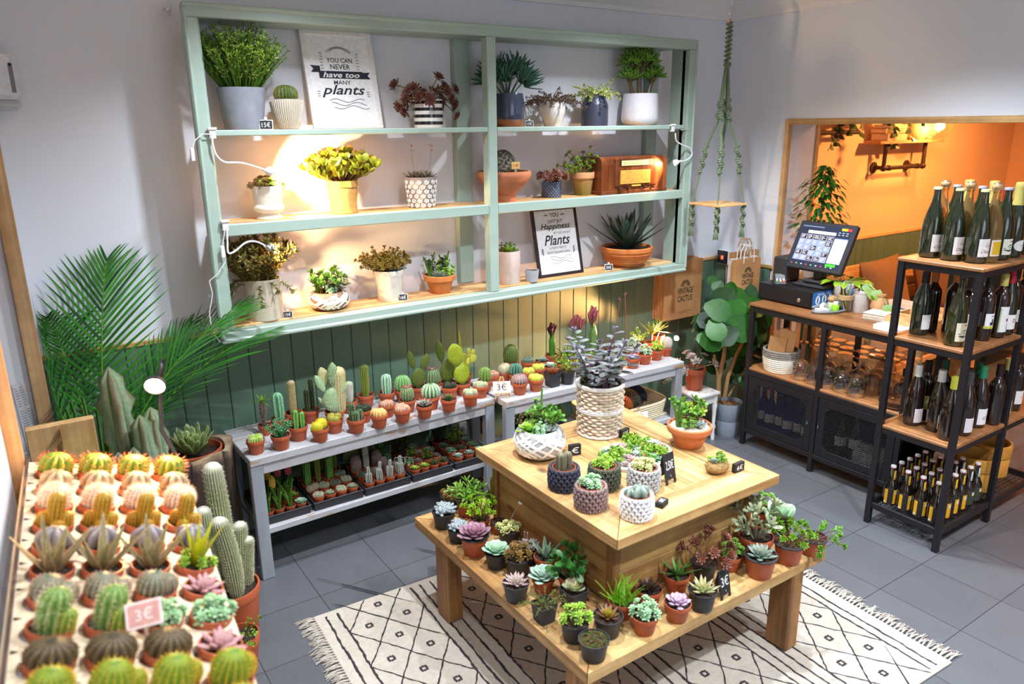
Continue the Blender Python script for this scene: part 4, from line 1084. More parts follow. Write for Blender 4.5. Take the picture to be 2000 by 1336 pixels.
# ================================================================== POTS ON THE TWO BENCHES
GB='cacti and succulents along the bench tops'
for px,py,w,hp,spc,lab in [
 (502,889,36,25,'green_spiny','lime green spiny cactus clump at the extreme left front of the bench'),
 (551,881,38,28,'blue_tubers','blue green knobbly euphorbia clump on the left bench front edge'),
 (585,863,37,36,'fingers','bright green cactus of several pointed fingers on the left bench'),
 (627,865,35,27,'yellow_balls','two bright yellow fuzzy ball cacti in one terracotta pot'),
 (655,848,35,30,'gold_clump','golden ball cactus clump in front of the big white opuntia'),
 (697,848,36,31,'dark_clump','dark green cluster of short ribbed columns, front of left bench'),
 (742,838,34,24,'crest_peach','peach and yellow crested cactus in front row of left bench'),
 (787,828,34,25,'crest_pink','pink and green crested cactus below the magenta-flowered one'),
 (830,819,33,21,'gasteria_rosette','grey purple edged rosette in terracotta pot, front of left bench'),
 (877,806,32,17,'haworthia','small green haworthia rosette in terracotta pot, front of left bench'),
 (919,795,32,20,'pale_clump','pale spiny cactus clump in the last front pot of left bench'),
 (519,852,27,62,'pachypodium','spiky brown trunk pachypodium with green leaf tuft at bench left end'),
 (547,846,34,52,'blue_column','thick pale green ribbed column cactus behind the blue euphorbia'),
 (572,836,34,64,'fuzzy_tan','tall tan fuzzy column cactus against the green panelling'),
 (604,829,34,58,'dark_column','thin dark spiny column cactus behind the yellow ball cacti'),
 (656,835,38,96,'white_opuntia','big white-dotted opuntia with many round pads, tallest on left bench'),
 (684,809,32,38,'white_fuzzy','short white woolly column cactus beside the big white opuntia'),
 (712,827,32,38,'dark_spiny','dark brown spiny cactus clump behind the dark green cluster'),
 (716,798,33,58,'tall_green','tall slim dark green column cactus near the wall'),
 (757,793,33,36,'pale_blue_column','pale blue ribbed column cactus near the wall'),
 (757,817,32,30,'pink_green','pinkish cactus cluster behind the peach crested cactus'),
 (776,790,32,30,'green_globe','light green round cactus below the rabbit-ear opuntia'),
 (805,785,33,72,'rabbit_ears','olive opuntia with two upright ear-like pads'),
 (827,780,32,32,'flower_globe','round cactus crowned with magenta flowers, nearest the wall'),
 (797,808,33,28,'flower_globe','round cactus with magenta flower ring in the bench middle row'),
 (843,802,34,26,'striped_globe','green globe cactus with white stripes on the left bench'),
 (879,782,32,26,'dark_spiny','very dark green spiny clump in front of the opuntias'),
 (853,775,31,80,'opuntia_pair','dark olive opuntia with tall paired pads near the wall'),
 (889,774,31,78,'opuntia_big','large yellow green opuntia with one broad round pad'),
 (908,756,29,80,'opuntia_finger','yellow opuntia with one tall finger-like pad'),
 (939,779,31,26,'pale_clump','pale white-spined cactus clump behind the last front pot'),
 (948,767,29,27,'ribbed_spiny','green ribbed cactus with pink spines near the easel card'),
 (963,755,27,22,'pink_green','small pink and green cactus next to the wall above the easel card'),
 (985,748,27,21,'two_pale','two pale fuzzy ball cacti in one pot behind the easel card'),
 (998,730,28,34,'golden_fuzz','large round dark cactus with golden fuzz on the right bench'),
 (1003,752,27,22,'dark_ball','blue green ball cactus with white ribs on the right bench'),
 (1015,773,31,18,'purple_spiny','purplish spiny globe cactus at right bench front edge'),
 (1014,752,28,22,'yellow_clump','yellow green knobbly cactus behind the purplish globe'),
 (1047,766,31,22,'yellow_clump','yellow knobbly cactus with orange tip at right bench front edge'),
 (1042,746,29,22,'yellow_clump','yellow green cactus cluster behind the front yellow one'),
 (1032,730,29,18,'grey_clump','flat grey green cactus cluster next to the green panelling'),
 (1058,727,27,19,'ros_blue','dark blue green rosette near the red coral cactus'),
 (1078,715,27,58,'coral','dark red coral cactus on a green stem above a chalk tag'),
 (1075,738,27,20,'ros_greywhite','grey blue agave rosette behind the brown red agave'),
 (1101,733,28,19,'jade_small','small green leafy succulent behind the black pots'),
 (1126,722,27,78,'coral_pink','pink coral cactus left of the tallest coral cactus'),
 (1157,716,27,88,'coral_pink','tallest pink green coral cactus behind the wicker basket'),
 (1116,719,27,32,'aloe_star','dark green aloe star in terracotta pot beneath the coral cactus'),
 (1187,706,26,26,'twig_brown','brown twiggy succulent behind the purple wicker-basket plant'),
 (1197,702,26,92,'tall_stalks','pale rosette with one tall pink flower stalk'),
 (1207,724,25,26,'green_rosettes','green rosette succulent right of the wicker basket'),
 (1224,708,24,110,'tall_stalks','rosette with the tallest purple flower stalk near the paper bags'),
 (1236,721,27,18,'ros_lav','pink grey rosette in terracotta pot at right bench front'),
 (1259,713,27,22,'grey_sedum','pale mint clustered sedum in terracotta pot at right bench front'),
 (1247,690,25,26,'jade_small','yellow green leafy succulent at the back under the paper bags'),
 (1265,689,26,48,'aloe_up','tall green spiky aloe lit by the small lamp'),
 (1285,674,24,38,'aloe_up','shorter spiky aloe beside the small lamp'),
 (1282,705,26,24,'lime_rosettes','bright green leafy succulent two pots from the bench right end'),
 (1238,700,26,24,'grey_sedum','pale mint sedum in the second row near the bench right end'),
 (1301,697,22,22,'white_globe','small white fuzzy globe cactus lit at the right bench end'),
]:
    pot_at(px,py,w,hp,BZ,lab,spc,'terra',None,GB,.77)
pot_at(1079,757,32,22,BZ,'brown red agave rosette in a square black pot','ros_brownagave','square',None,GB,.88)
pot_at(1108,752,31,25,BZ,'green jade plant in round black pot beside the square pot','jade_small','black',None,GB,.80)
pot_at(1137,740,30,28,BZ,'green leafy succulent in black pot left of the wicker basket','jade_small','black',None,GB,.80)

# ------------------------------------------------------------------ plant trays on the lower shelf
def tray(x0,x1,y0,y1,label):
    t=thing('plant_tray',label,'tray',((x0+x1)/2,(y0+y1)/2,BL),0,'black plant trays on the lower bench shelf');w=(x1-x0)/2;d=(y1-y0)/2;b=B()
    b.box((-w+.006,-d+.006,0),(w-.006,d-.006,.006),bev=0)
    for a,c in [((-w,-d,0),(w,-d+.006,.04)),((-w,d-.006,0),(w,d,.04)),((-w,-d+.006,0),(-w+.006,d-.006,.04)),((w-.006,-d+.006,0),(w,d-.006,.04))]: b.box(a,c,(1,1,1),.002)
    obj('shell',b,M_black,t)
    b=B()
    for a,c in [((-w-.004,-d-.004,.036),(w+.004,-d+.004,.042)),((-w-.004,d-.004,.036),(w+.004,d+.004,.042)),((-w-.004,-d+.004,.036),(-w+.004,d-.004,.042)),((w-.004,-d+.004,.036),(w+.004,d-.004,.042))]: b.box(a,c,(1,1,1),.002)
    obj('rim',b,M_black,t)
TR=[('leftmost',-3.39,-3.175),('second',-3.155,-2.915),('middle',-2.90,-2.66),('fourth',-2.645,-2.415),('rightmost',-2.40,-2.185)]
Y0,Y1=-.44,-.115
DESC=dict(knobby='knobbly green spiny stem cactus',ros_mint='small mint rosette',graft_yellow='yellow-topped grafted cactus',graft_red='red-topped grafted cactus',dark_leafy='dark leafy succulent',pale_clump='pale spiny cactus clump',
            tall_green='tall green column cactus',fingers='green finger cactus',grey_clump='grey green cactus cluster',white_striped='white-striped column cactus',two_pale='pale fuzzy ball cactus',purple_spiny='purplish spiny cactus',mini_opuntia='brown-dotted opuntia',
            white_fuzzy='white woolly cactus',ros_lime='lime green rosette',haworthia='green haworthia',donkey='pale sedum',dark_ros='dark purple rosette',ros_blue='blue green rosette',green_bush='bright green bushy succulent',ros_greywhite='silvery rosette',dark_clump='dark green column cluster',
            ros_pinkgrey='pinkish grey rosette',jade_small='small green jade',ros_darkspiky='dark spiky rosette',pointed_clump='white-tipped pointed cluster',opuntia_pair='green opuntia',green_rosettes='green rosette cluster')
LAY={'leftmost': [('knobby',36),('knobby',40),('knobby',42),('ros_mint',10)],'second': [('pale_clump',16),('pointed_clump',17),('pale_clump',16),('pointed_clump',20)],
       'middle': [('white_striped',30),('white_striped',34),('white_striped',32),('white_striped',34)],'fourth': [('ros_lime',12),('ros_lime',15),('haworthia',16),('haworthia',15)],'rightmost': [('ros_greywhite',15),('ros_greywhite',15),('ros_mint',14)]}
LAY2={'leftmost': [['graft_yellow','graft_yellow','knobby','ros_lime'],['graft_yellow','graft_yellow','graft_red','graft_red'],['graft_yellow','dark_leafy','graft_red','dark_leafy']],
        'second': [['two_pale','pale_clump','grey_clump','pale_clump'],['fingers','tall_green','fingers','grey_clump'],['tall_green','opuntia_pair','tall_green','tall_green']],
        'middle': [['grey_clump','two_pale','purple_spiny','two_pale'],['purple_spiny','white_fuzzy','purple_spiny','dark_clump'],['mini_opuntia','mini_opuntia','mini_opuntia','fingers']],
        'fourth': [['donkey','ros_pinkgrey','green_rosettes','ros_pinkgrey'],['dark_leafy','green_rosettes','ros_pinkgrey','ros_blue'],['green_bush','green_bush','ros_greywhite','ros_blue']],
        'rightmost': [['ros_mint','ros_blue','ros_mint'],['ros_blue','jade_small','ros_greywhite'],['dark_leafy','ros_darkspiky','green_rosettes']]}
HT=dict(knobby=.095,graft_yellow=.12,graft_red=.12,tall_green=.19,fingers=.13,opuntia_pair=.18,mini_opuntia=.19,white_fuzzy=.10,dark_clump=.08,green_bush=.11,dark_leafy=.10,jade_small=.07,ros_darkspiky=.05,purple_spiny=.07,two_pale=.05,grey_clump=.05,ros_greywhite=.05,ros_blue=.05,ros_pinkgrey=.045,green_rosettes=.06)
ORD=['first','second','third','fourth'];proto={};rw=random.Random(4)
for nm,x0,x1 in TR:
    tray(x0,x1,Y0,Y1,'black plastic plant tray, %s of the five on the lower bench shelf' % nm)
    rows=[[s for s,_ in LAY[nm]]]+LAY2[nm]
    for j,row in enumerate(rows):
        n=len(row)
        for i,s in enumerate(row):
            x=x0+.007+(x1-x0-.014)*(i+.5)/n;y=Y0+.042+j*.078+rw.uniform(-.003,.003)
            hm=HT.get(s,.038)*(1+.13*j) if j else LAY[nm][i][1]*.0029
            v=rw.randrange(2);key=(s,round(hm,3),v);rt=min(.0285,(x1-x0-.014)/n/2)
            rowname=['front row','second row','third row','back row'][j]
            lab='%s, %s from left, %s of the %s black tray' % (DESC[s],ORD[i],rowname,nm)
            grp='small pots in the black trays'
            if key in proto: copy_thing(proto[key],lab,(x,y,BL+.0065),rw.random()*6.28,grp)
            else: proto[key]=potted(lab,s,(x,y,BL+.0065),rt,hm,'terra',31*len(proto)+v,grp,.88)
for px,py,w,hp,s,lab in [(947,848,30,34,'dark_leafy','dark leafy succulent in shadow beside the bench middle leg'),(1003,862,30,36,'dark_leafy','dark reddish succulent under the right bench beside its leg'),(1035,848,30,24,'ros_darkspiky','dark spiky rosette under the right bench by the wall'),(1090,838,28,24,'green_rosettes','green rosette pot on the lower shelf of the right bench')]:
    pot_at(px,py,w,hp,BL,lab,s,'black' if w < 29 else 'terra',None,'pots on the dark lower shelf',.9)

q=ony(899,837,-.012);t=thing('wall_socket','white wall socket on the panelling behind the left bench','socket',(q.x,-.0125,q.z),0);b=B();b.box((-.04,-.012,-.04),(.04,0,.04),lin(226,224,220),.003);pl_=obj('plate',b,M_attr_s,t)
b=B().at(T(0,-.0122,0) @ RotX(pi/2));b.lathe([(0,.0),(.019,0),(.021,.002),(.023,0)],20,lin(190,188,184));b.blob((-.009,0,.002),.0025,lin(40,40,40),6,4);b.blob((.009,0,.002),.0025,lin(40,40,40),6,4);obj('outlet',b,M_attr_s,pl_)
# ------------------------------------------------------------------ price signs
def easel(label,text,loc,h,rz,w=None):
    t=thing('price_easel',label,'price sign',loc,rz,'cards on miniature easels');w=w or h*.62;b=B();tan=lin(214,168,116)
    lean=.18
    for s in (-1,1): b.tube([(s*w*.42,-h*.14,0),(s*w*.06,h*.02,h*1.02)],h*.028,5,tan)
    b.tube([(0,h*.3,0),(0,h*.02,h*.98)],h*.026,5,tan);b.box((-w*.5,-h*.15,h*.24),(w*.5,-h*.07,h*.275),tan,.0006)
    obj('easel_frame',b,M_attr,t)
    X=T(0,-h*.105,h*.275) @ RotX(-lean) ;b=B().at(X);b.box((-w*.56,-.0015,0),(w*.56,.0015,h*.52),lin(236,234,230),.0005)
    c=obj('card',b,M_attr,t);b=B();lettering(b,text,X @ T(0,-.0017,h*.27) @ RotX(pi/2),w*.62,None,lin(50,50,60));obj('lettering',b,M_attr,c,smooth=0)
    return t
p=spot(980,778,BZ,.01);easel('white card reading 3€ on a miniature wooden easel, bench top','3€',p,.115,radians(-28),.082)
def chalk_tag(label,text,loc,w,rz,block=False,grp='small chalkboard price tags',clip=True):
    t=thing('chalk_tag',label,'price tag',loc,rz,grp);h=w*.72;b=B()
    X=RotX(-.15);b.at(X);b.box((-w/2,-.002,0),(w/2,.002,h),lin(226,222,214),.0008)
    if clip: b.box((-w*.1,-.004,h*.95),(w*.1,.004,h*1.28),lin(232,230,226),.001)
    b.box((-w*.3,-.001,0),(w*.3,w*.35,.003),lin(226,222,214),.0006)
    fr_=obj('frame',b,M_attr,t);b=B().at(X);b.box((-w*.44,-.0028,h*.08),(w*.44,-.0018,h*.92),lin(34,34,40),.0003)
    s=obj('slate',b,M_attr,t);b=B();lettering(b,text,X @ T(0,-.0032,h*.5) @ RotX(pi/2),w*.62,h*.5,lin(232,232,232));obj('lettering',b,M_attr,s,smooth=0);return t
FACE=radians(-30)
p=spot(1084,701,BZ,.0);chalk_tag('chalk tag reading 5€ in front of the red coral cactus pot','5€',p+Vector((.0,-.03,0)),.034,FACE)
p=spot(800,945,BL+.04,0);chalk_tag('dark tag reading 1,50€ among the trays on the lower shelf','1,50€',(-2.66,-.322,BL+.0575),.055,FACE)
# standing support for that tag is the pots around it

# ------------------------------------------------------------------ basket of knitted covers on the right bench's lower shelf
o=spot(1300,815,BL,0);bk=thing('rope_basket','flat cream woven basket holding knitted pot covers under right bench','basket',(-1.185,-.345,BL),radians(-2))
b=B();cr=lin(222,208,176);L,D,Hh=.27,.165,.10
for i in range(7):
    z=.008+i*.0145;f=1+.012*i;pts=[]
    for a in range(41):
        an=2*pi*a/40;c,s_=cos(an),sin(an);pts.append((L*f*.98*(abs(c)**.5)*(1 if c > 0 else -1),D*f*(abs(s_)**.5)*(1 if s_ > 0 else -1),z))
    b.tube(pts,.0085,6,jit(cr,RND,.05),cap=False)
b.box((-L*.96,-D*.96,.001),(L*.96,D*.96,.01),cr)
obj('woven_wall',b,M_attr,bk)
b=B();b.box((-L,-D*.2,.012),(-L*.1,D*.0,.13),cr,.004);obj('divider',b,M_attr,bk)
def knit_roll(label,loc,L,W,H,col,rz):
    t=thing('knitted_cover',label,'knitted pot cover',loc,rz,'knitted covers in the basket');b=B();r=random.Random(int(loc[0]*999))
    b.blob((0,0,H*.5),(L*.48,W*.46,H*.46),mix(col,(0,0,0),.3),10,6)
    for i in range(12):
        x=(i+.5)/12*2-1;q=sqrt(max(.05,1-x*x*.85))
        for j in range(9):
            an=pi*(j+.5*(i % 2))/8.5;y=cos(an)*W*.5*q;z=H*.42+sin(an)*H*.55*q;b.blob((x*L*.5,y,z),(L*.052,W*.1,H*.13),jit(col,r,.15),5,4)
    obj('stitches',b,M_attr,t);return t
for lab,dx,dy,col,L_ in [('pale blue knitted cover in the basket front left',-.225,-.075,lin(176,190,200),.11),('mauve grey knitted cover in the basket',-.125,-.055,lin(150,130,134),.13),('rust orange knitted cover in the basket',-.0,-.04,lin(176,96,40),.15),
                            ('olive grey knitted cover in the basket',.11,.01,lin(92,94,78),.15),('navy knitted cover at the basket right end',.2,.05,lin(44,48,66),.14),('charcoal knitted cover at the basket back',-.03,.1,lin(56,54,60),.17)]:
    knit_roll(lab,(-1.185+dx,-.345+dy,BL+.0105),L_,.1,.115,col,radians(72 if L_ < .16 else 10))
p=spot(1306,880,BL,0);easel('white card reading 7,50€ on a miniature easel before the basket','7,50€',(-1.22,-.555,BL),.12,radians(-28),.1)
# ================================================================== POTS ON THE DISPLAY TABLE
TL,TU=.385,.70
KEEPOUT[.39]=KEEPOUT[.38]=[BOXRECT]
GT='potted succulents around the lower table tier'
for px,py,w,hp,spc,pot,lab in [
 (868,1036,46,20,'pachyphytum','black','grey blue plump-leaved succulent in black pot at table left corner'),
 (894,1063,40,20,'pachyphytum','black','grey green plump-leaved succulent in black pot, second from left corner'),
 (928,1090,56,24,'ros_purple','terra_rim','purple pink rosette in brown pot with dark rim'),
 (970,1115,47,24,'ros_mint','black','mint green rosette in black pot on the left edge'),
 (1013,1130,52,34,'brown_green','black','brown and green clustered rosettes in black pot'),
 (1008,1181,53,18,'ros_pinkgrey','black','pinkish grey fine rosette in black pot on the left edge'),
 (1061,1164,46,24,'ros_mint_big','terra','largest mint green rosette in a terracotta pot'),
 (1063,1221,48,30,'trailing_moss','square','moss-like trailing succulent in square black pot'),
 (1120,1196,52,24,'ros_pale','square','pale cream green rosette in square black pot'),
 (1122,1260,60,42,'lime_rosettes','black','bright lime rosettes in black pot near the front corner'),
 (1159,1298,61,8,'moss','black','flat mossy succulent in black pot at the front corner'),
 (1186,1251,59,17,'ros_redyellow','black','dark red rosette with yellow heart in black pot'),
 (1125,1165,52,46,'jade_dark','terra','dark green big-leaved jade in terracotta pot beside the box'),
 (1077,1120,48,44,'gasteria','terra','green spiky gasteria in terracotta pot beside the box'),
 (1034,1106,44,44,'pink_stalk_rosette','black','grey pink rosette with flower stalks in black pot'),
 (994,1068,45,34,'white_stalk','black','pale trailing sedum with one white flower stalk'),
 (938,1043,40,40,'bright_bush','terra','bright yellow green bushy succulent behind the purple rosette'),
 (974,1045,32,0,None,'terra_rim','brown pot of bare soil beside the bright green bush'),
 (914,1012,46,32,'gollum','terra_rim','green finger-leaved succulent in brown pot at back left'),
 (884,1000,40,14,'brown_green','black','small reddish green succulent in black pot at back left'),
 (967,996,38,46,'sansevieria','black','snake plant with yellow-edged leaves in black pot'),
 (1209,1212,53,46,'grass','terra','bright green grassy succulent in terracotta pot below the box corner'),
 (1257,1245,55,40,'donkey','terra','pale mint beaded sedum in terracotta pot on the front edge'),
 (1321,1220,53,20,'ros_lav','terra','lavender pink rosette in terracotta pot on the front edge'),
 (1369,1198,57,28,'ros_pointed','black','pale green pointed rosette in black pot beside the chalk sign'),
 (1266,1191,51,24,'ros_darkspiky','terra','dark brown spiky rosette in terracotta pot'),
 (1310,1156,51,46,'aloe_star','terra','green aloe-like star plant in terracotta pot beside the box'),
 (1374,1136,50,58,'brown_sedum','black','large brown red sedum sprawling above the chalk sign'),
 (1424,1119,45,42,'green_rosettes','terra','fresh green leafy succulent in terracotta pot by the box'),
 (1481,1134,63,26,'ros_blue','terra_rim','blue green rosette in brown dark-rimmed pot on the front edge'),
 (1537,1106,59,36,'green_bush','terra_rim','green bushy sedum in brown dark-rimmed pot on the front edge'),
 (1585,1089,50,22,'flat_trail','terra_rim','green sedum spilling over the table right corner'),
 (1468,1089,67,64,'panda','terra','tall grey green felt-leaved kalanchoe in big terracotta pot'),
 (1521,1052,50,48,'flapjack','black','broad pale paddle-leaved kalanchoe in black pot'),
 (1489,1030,42,48,'green_rosettes','terra','green leafy succulent in terracotta pot at the back right'),
]:
    pot_at(px,py,w,hp,TL,lab,spc,pot,None,GT,.70 if pot != 'square' else .78)

def a_sign(label,text,loc,w,h,rz,cat='price sign'):
    t=thing('chalk_sign',label,cat,loc,rz,'black tent-shaped chalk signs');bl=lin(36,34,36)
    def leaf_(name,ang,y):
        X=T(0,y,0) @ RotX(ang);b=B().at(X)
        b.box((-w/2,-.002,h*.14),(w/2,.002,h),bl,.001);b.box((-w/2,-.002,0),(-w*.3,.002,h*.14),bl,.0005);b.box((w*.3,-.002,0),(w/2,.002,h*.14),bl,.0005)
        return obj(name,b,M_attr,t),X
    f,X=leaf_('front_board',-.2,-h*.2);leaf_('back_board',.2,h*.2)
    b=B();lettering(b,text,X @ T(0,-.0024,h*.6) @ RotX(pi/2),w*.72,h*.34,lin(236,236,236));b.at(X);b.tube([(-w*.02,-.0026,h*.3),(w*.05,-.0026,h*.22)],.0006,4,lin(236,236,236));obj('lettering',b,M_attr,f,smooth=0)
    return t
p=spot(1417,1168,TL,0);a_sign('black tent chalk sign reading 3€ on the lower tier','3€',p+Vector((0,.02,0)),.055,.105,radians(4))
p=spot(1309,944,TU,0);a_sign('black tent chalk sign reading 2,50€ on the upper tier','2,50€',p+Vector((0,.02,0)),.056,.115,radians(4))
def black_block(label,text,loc,w,rz,h):
    t=thing('chalk_block',label,'price tag',loc,rz,'black price blocks');b=B();b.box((-w/2,-.008,0),(w/2,.008,h),lin(34,32,34),.001);o=obj('block',b,M_attr,t)
    b=B();lettering(b,text,T(0,-.0084,h*.5) @ RotX(pi/2),w*.6,h*.55,lin(236,236,236));obj('lettering',b,M_attr,o,smooth=0)
black_block('black block reading 6€ beside the moss ball','6€',spot(1441,920,TU,0),.055,radians(2),.036)
black_block('small black block reading 15€ in front of the wicker basket','15€',spot(1219,852,TU,0),.05,radians(8),.034)
black_block('black block with white euro sign behind the navy knitted pot','€',spot(1122,888,TU,0),.05,radians(-15),.045)
t=thing('chalk_block','black cube lying face up reading 8€ beside the white knitted pot','price tag',spot(1292,990,TU,.01),radians(20),'black price blocks')
b=B();b.box((-.024,-.015,0),(.024,.015,.02),lin(34,32,34),.002);o_=obj('block',b,M_attr,t);b=B();lettering(b,'8€',T(0,0,.0204),.024,None,lin(236,236,236));obj('lettering',b,M_attr,o_,smooth=0)

# ------------------------------------------------------------------ knitted pot covers with plants on the upper tier
def knit_pot(label,px,py,w,hp,col,species,seed=3,inner=True):
    p=onz(px,py,TU);s=depth(p)/FPX;R_=w*s/2;p=p+away(p)*R_*.82;h=R_*1.42
    kind='cactus' if species in CACTI else 'succulent'
    t=thing('knitted_planter',label,'potted plant',p,RND.random()*6,'knitted planters on the upper tier');b=B();r=random.Random(seed);rows=6;n=17
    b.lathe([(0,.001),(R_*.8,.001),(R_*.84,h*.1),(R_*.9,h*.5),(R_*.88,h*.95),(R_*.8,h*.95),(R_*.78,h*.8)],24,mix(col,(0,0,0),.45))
    for j in range(rows):
        z=h*(j+.55)/rows;q=R_*(.84+.08*sin(pi*(j+.5)/rows)+.02*j/rows)
        for i in range(n):
            a=2*pi*(i+.5*(j % 2))/n;sv=b.x
            for s_ in (-1,1):
                b.x=sv @ RotZ(a+s_*.06) @ T(q,0,z) @ RotX(s_*.55);b.blob((0,0,0),(R_*.13,R_*.095,h/rows*.62),jit(col,r,.07),6,4)
            b.x=sv
    for i in range(26):
        a=2*pi*i/26;sv=b.x;b.x=sv @ RotZ(a) @ T(R_*.88,0,h*.985) @ RotZ(.5);b.blob((0,0,0),(R_*.075,R_*.15,h*.05),jit(col,r,.07),6,4);b.x=sv
    obj('knit_cover',b,M_attr,t)
    ri=R_*.74;me=pot_mesh('terra',ri,h*.2)
    b=B();b.lathe([(ri*.97,h*.8),(ri,h*1.0),(ri*.94,h*1.0),(ri*.92,h*.86)],26,lin(168,82,48));obj('pot_rim',b,M_attr,t,label='terracotta pot rim')
    obj('soil',soil_mesh(ri*.93),None,t,(0,0,h*.9));plant_part(t,species,seed,ri*.92,hp*s,h*.905)
for a in [('navy knitted planter with grey green columnar cacti',1101,964,64,38,lin(58,58,74),'knit_pair',4),('dark green knitted planter with bright lime rosettes',1179,962,65,26,lin(72,78,62),'lime_rosettes',5),
          ('mauve knitted planter with mint sedum',1153,1003,67,27,lin(140,116,112),'donkey',6),('white knitted planter with a grey star cactus',1242,1021,68,26,lin(232,232,232),'astrophytum',7),
          ('light grey knitted planter with pale yellow green sedum',1256,966,66,26,lin(172,172,172),'pale_sedum',8)]: knit_pot(*a)

# white wrapped-band bowl
p=onz(1054,904,TU);s=depth(p)/FPX;R_=105*s/2;p=p+away(p)*R_*.75
def band_bowl(t,R_,h,col,gap,seed=1,n=34,open_=.72):
    """bowl wound from flat paper bands"""
    r=random.Random(seed);b=B();prof=[(0,.001),(R_*.6,.001),(R_*.86,h*.16),(R_*.97,h*.42),(R_*.97,h*.6),(R_*.86,h*.88),(R_*.74,h*.98),(R_*.66,h*.96),(R_*.68,h*.7)]
    b.lathe(prof,32,gap)
    def rad(z): 
        for (r0,z0),(r1,z1) in zip(prof[1:6],prof[2:7]):
            if z <= z1: return r0+(r1-r0)*(z-z0)/(z1-z0)
        return R_*.74
    for i in range(n):
        a0=r.random()*6.3;dz=r.choice([-1,1])*r.uniform(.5,.85)*h;z0=h*.5-dz/2;span=r.uniform(.9,1.9);w=h*r.uniform(.07,.11);vs=[];m=12;off=R_*(.015+.0018*(i % 9))
        for k in range(m+1):
            f=k/m;a=a0+span*(f-.5);z=min(max(z0+dz*f+h*.05*sin(f*3),h*.03),h*.97)
            for q in (-.5,.5):
                zz=min(max(z+q*w,.002),h*.99);rr=rad(zz)+off;vs.append((rr*cos(a),rr*sin(a),zz))
            for q in (-.5,.5):
                zz=min(max(z+q*w,.002),h*.99);rr=rad(zz)+off-R_*.012;vs.append((rr*cos(a),rr*sin(a),zz))
        fs=[]
        for k in range(m): c=k*4;fs += [(c,c+4,c+5,c+1),(c+2,c+3,c+7,c+6),(c,c+2,c+6,c+4),(c+1,c+5,c+7,c+3)]
        b.add(vs,fs,jit(col,r,.03))
    obj('woven_bowl',b,M_attr_s,t)
def mixed(t,seed,R,H,z,items):
    """a mixed planting: each kind of plant its own part"""
    for i,(spc,x,y,rr,h) in enumerate(items): plant_part(t,spc,seed+i,R*rr,H*h,z,0,(R*x,R*y))
t=thing('bowl_planter','white woven-band bowl planter of mixed succulents on the upper tier','potted plant',p,.4);hb=R_*1.15
band_bowl(t,R_,hb,lin(236,235,232),lin(164,162,158))
obj('soil',soil_mesh(R_*.68),None,t,(0,0,hb*.86));Hm=70*s
mixed(t,21,R_*.7,Hm,hb*.87,[('ros_aeonium',-.45,.35,.42,.7),('green_rosettes',.1,.35,.5,.95),('knobby',.6,.25,.35,1.05),('jade',.4,-.25,.5,.7),('ros_greywhite',0,-.45,.5,.55),('donkey',-.5,-.3,.4,.4)])
# terracotta bowl
p=onz(1344,880,TU);s=depth(p)/FPX;R_=88*s/2;p=p+away(p)*R_*.6;hb=R_*1.02
t=thing('terracotta_bowl','terracotta bowl of mixed succulents and gravel on the upper tier','potted plant',p,0);b=B();ck=lin(192,112,66)
b.lathe([(0,.001),(R_*.56,0),(R_*.6,.003),(R_*.8,hb*.55),(R_*.84,hb*.68),(R_*.97,hb*.72),(R_,hb*.78),(R_,hb*.97),(R_*.97,hb),(R_*.9,hb),(R_*.86,hb*.86)],36,ck);obj('pot',b,M_clay,t)
obj('soil',soil_mesh(R_*.88,lin(206,196,180)),None,t,(0,0,hb*.9),label='pale gravel');Hm=62*s
mixed(t,31,R_*.85,Hm,hb*.91,[('knobby',-.5,.35,.4,1.1),('jade',.2,.3,.55,.95),('green_rosettes',-.35,-.2,.45,.45),('ros_greywhite',.3,-.35,.5,.5),('mixed_green',.55,.1,.35,.7)])
# rosettes and corks on a white heart dish
c0=spot(1240,893,TU,0);t=thing('succulent_dish','flat white dish crowded with small rosettes and wine corks','arrangement',c0,0)
b=B();pts=[]
for i in range(40):
    a=2*pi*i/40;pts.append((.155*(1+.05*cos(2*a))*cos(a),.115*sin(a)))
b.prism(pts,0,.008,lin(222,220,214));n_=len(pts);b.tube([(x,y,.012) for x,y in pts+pts[:1]],.005,6,lin(226,224,218),cap=False);obj('dish',b,M_gloss,t)
r=random.Random(8);kinds=[('ros_greywhite',.03),('ros_mint',.028),('ros_lime',.026),('ros_pinkpale',.028),('ros_aeonium',.026),('green_rosettes',.022),('jade_small',.022),('ros_pinkgrey',.026),('brown_green',.02)]
for i in range(46):
    a=i*GA;f=sqrt((i+.5)/46);x,y=.145*f*cos(a),.105*f*sin(a);k,q=kinds[(i*5+i//7) % 9]
    plant_part(t,k,40+i,q*r.uniform(.75,1.1),q*1.6,.010+.022*(1-f*f),r.random()*6,(x,y))
b=B()
cork=lin(186,142,96)
for x,y,a in [(.03,-.0,.5),(.075,.02,-.3),(.09,-.035,.2),(-.01,-.05,1.2),(.06,-.07,.1),(-.05,.03,.9)]:
    sv=b.x;b.x=T(x,y,.045-.2*hypot(x,y)) @ RotZ(a) @ RotY(pi/2);b.lathe([(0,-.022),(.0105,-.022),(.011,0),(.0105,.022),(0,.022)],12,jit(cork,r,.08));b.x=sv
obj('wine_corks',b,M_clay,t)
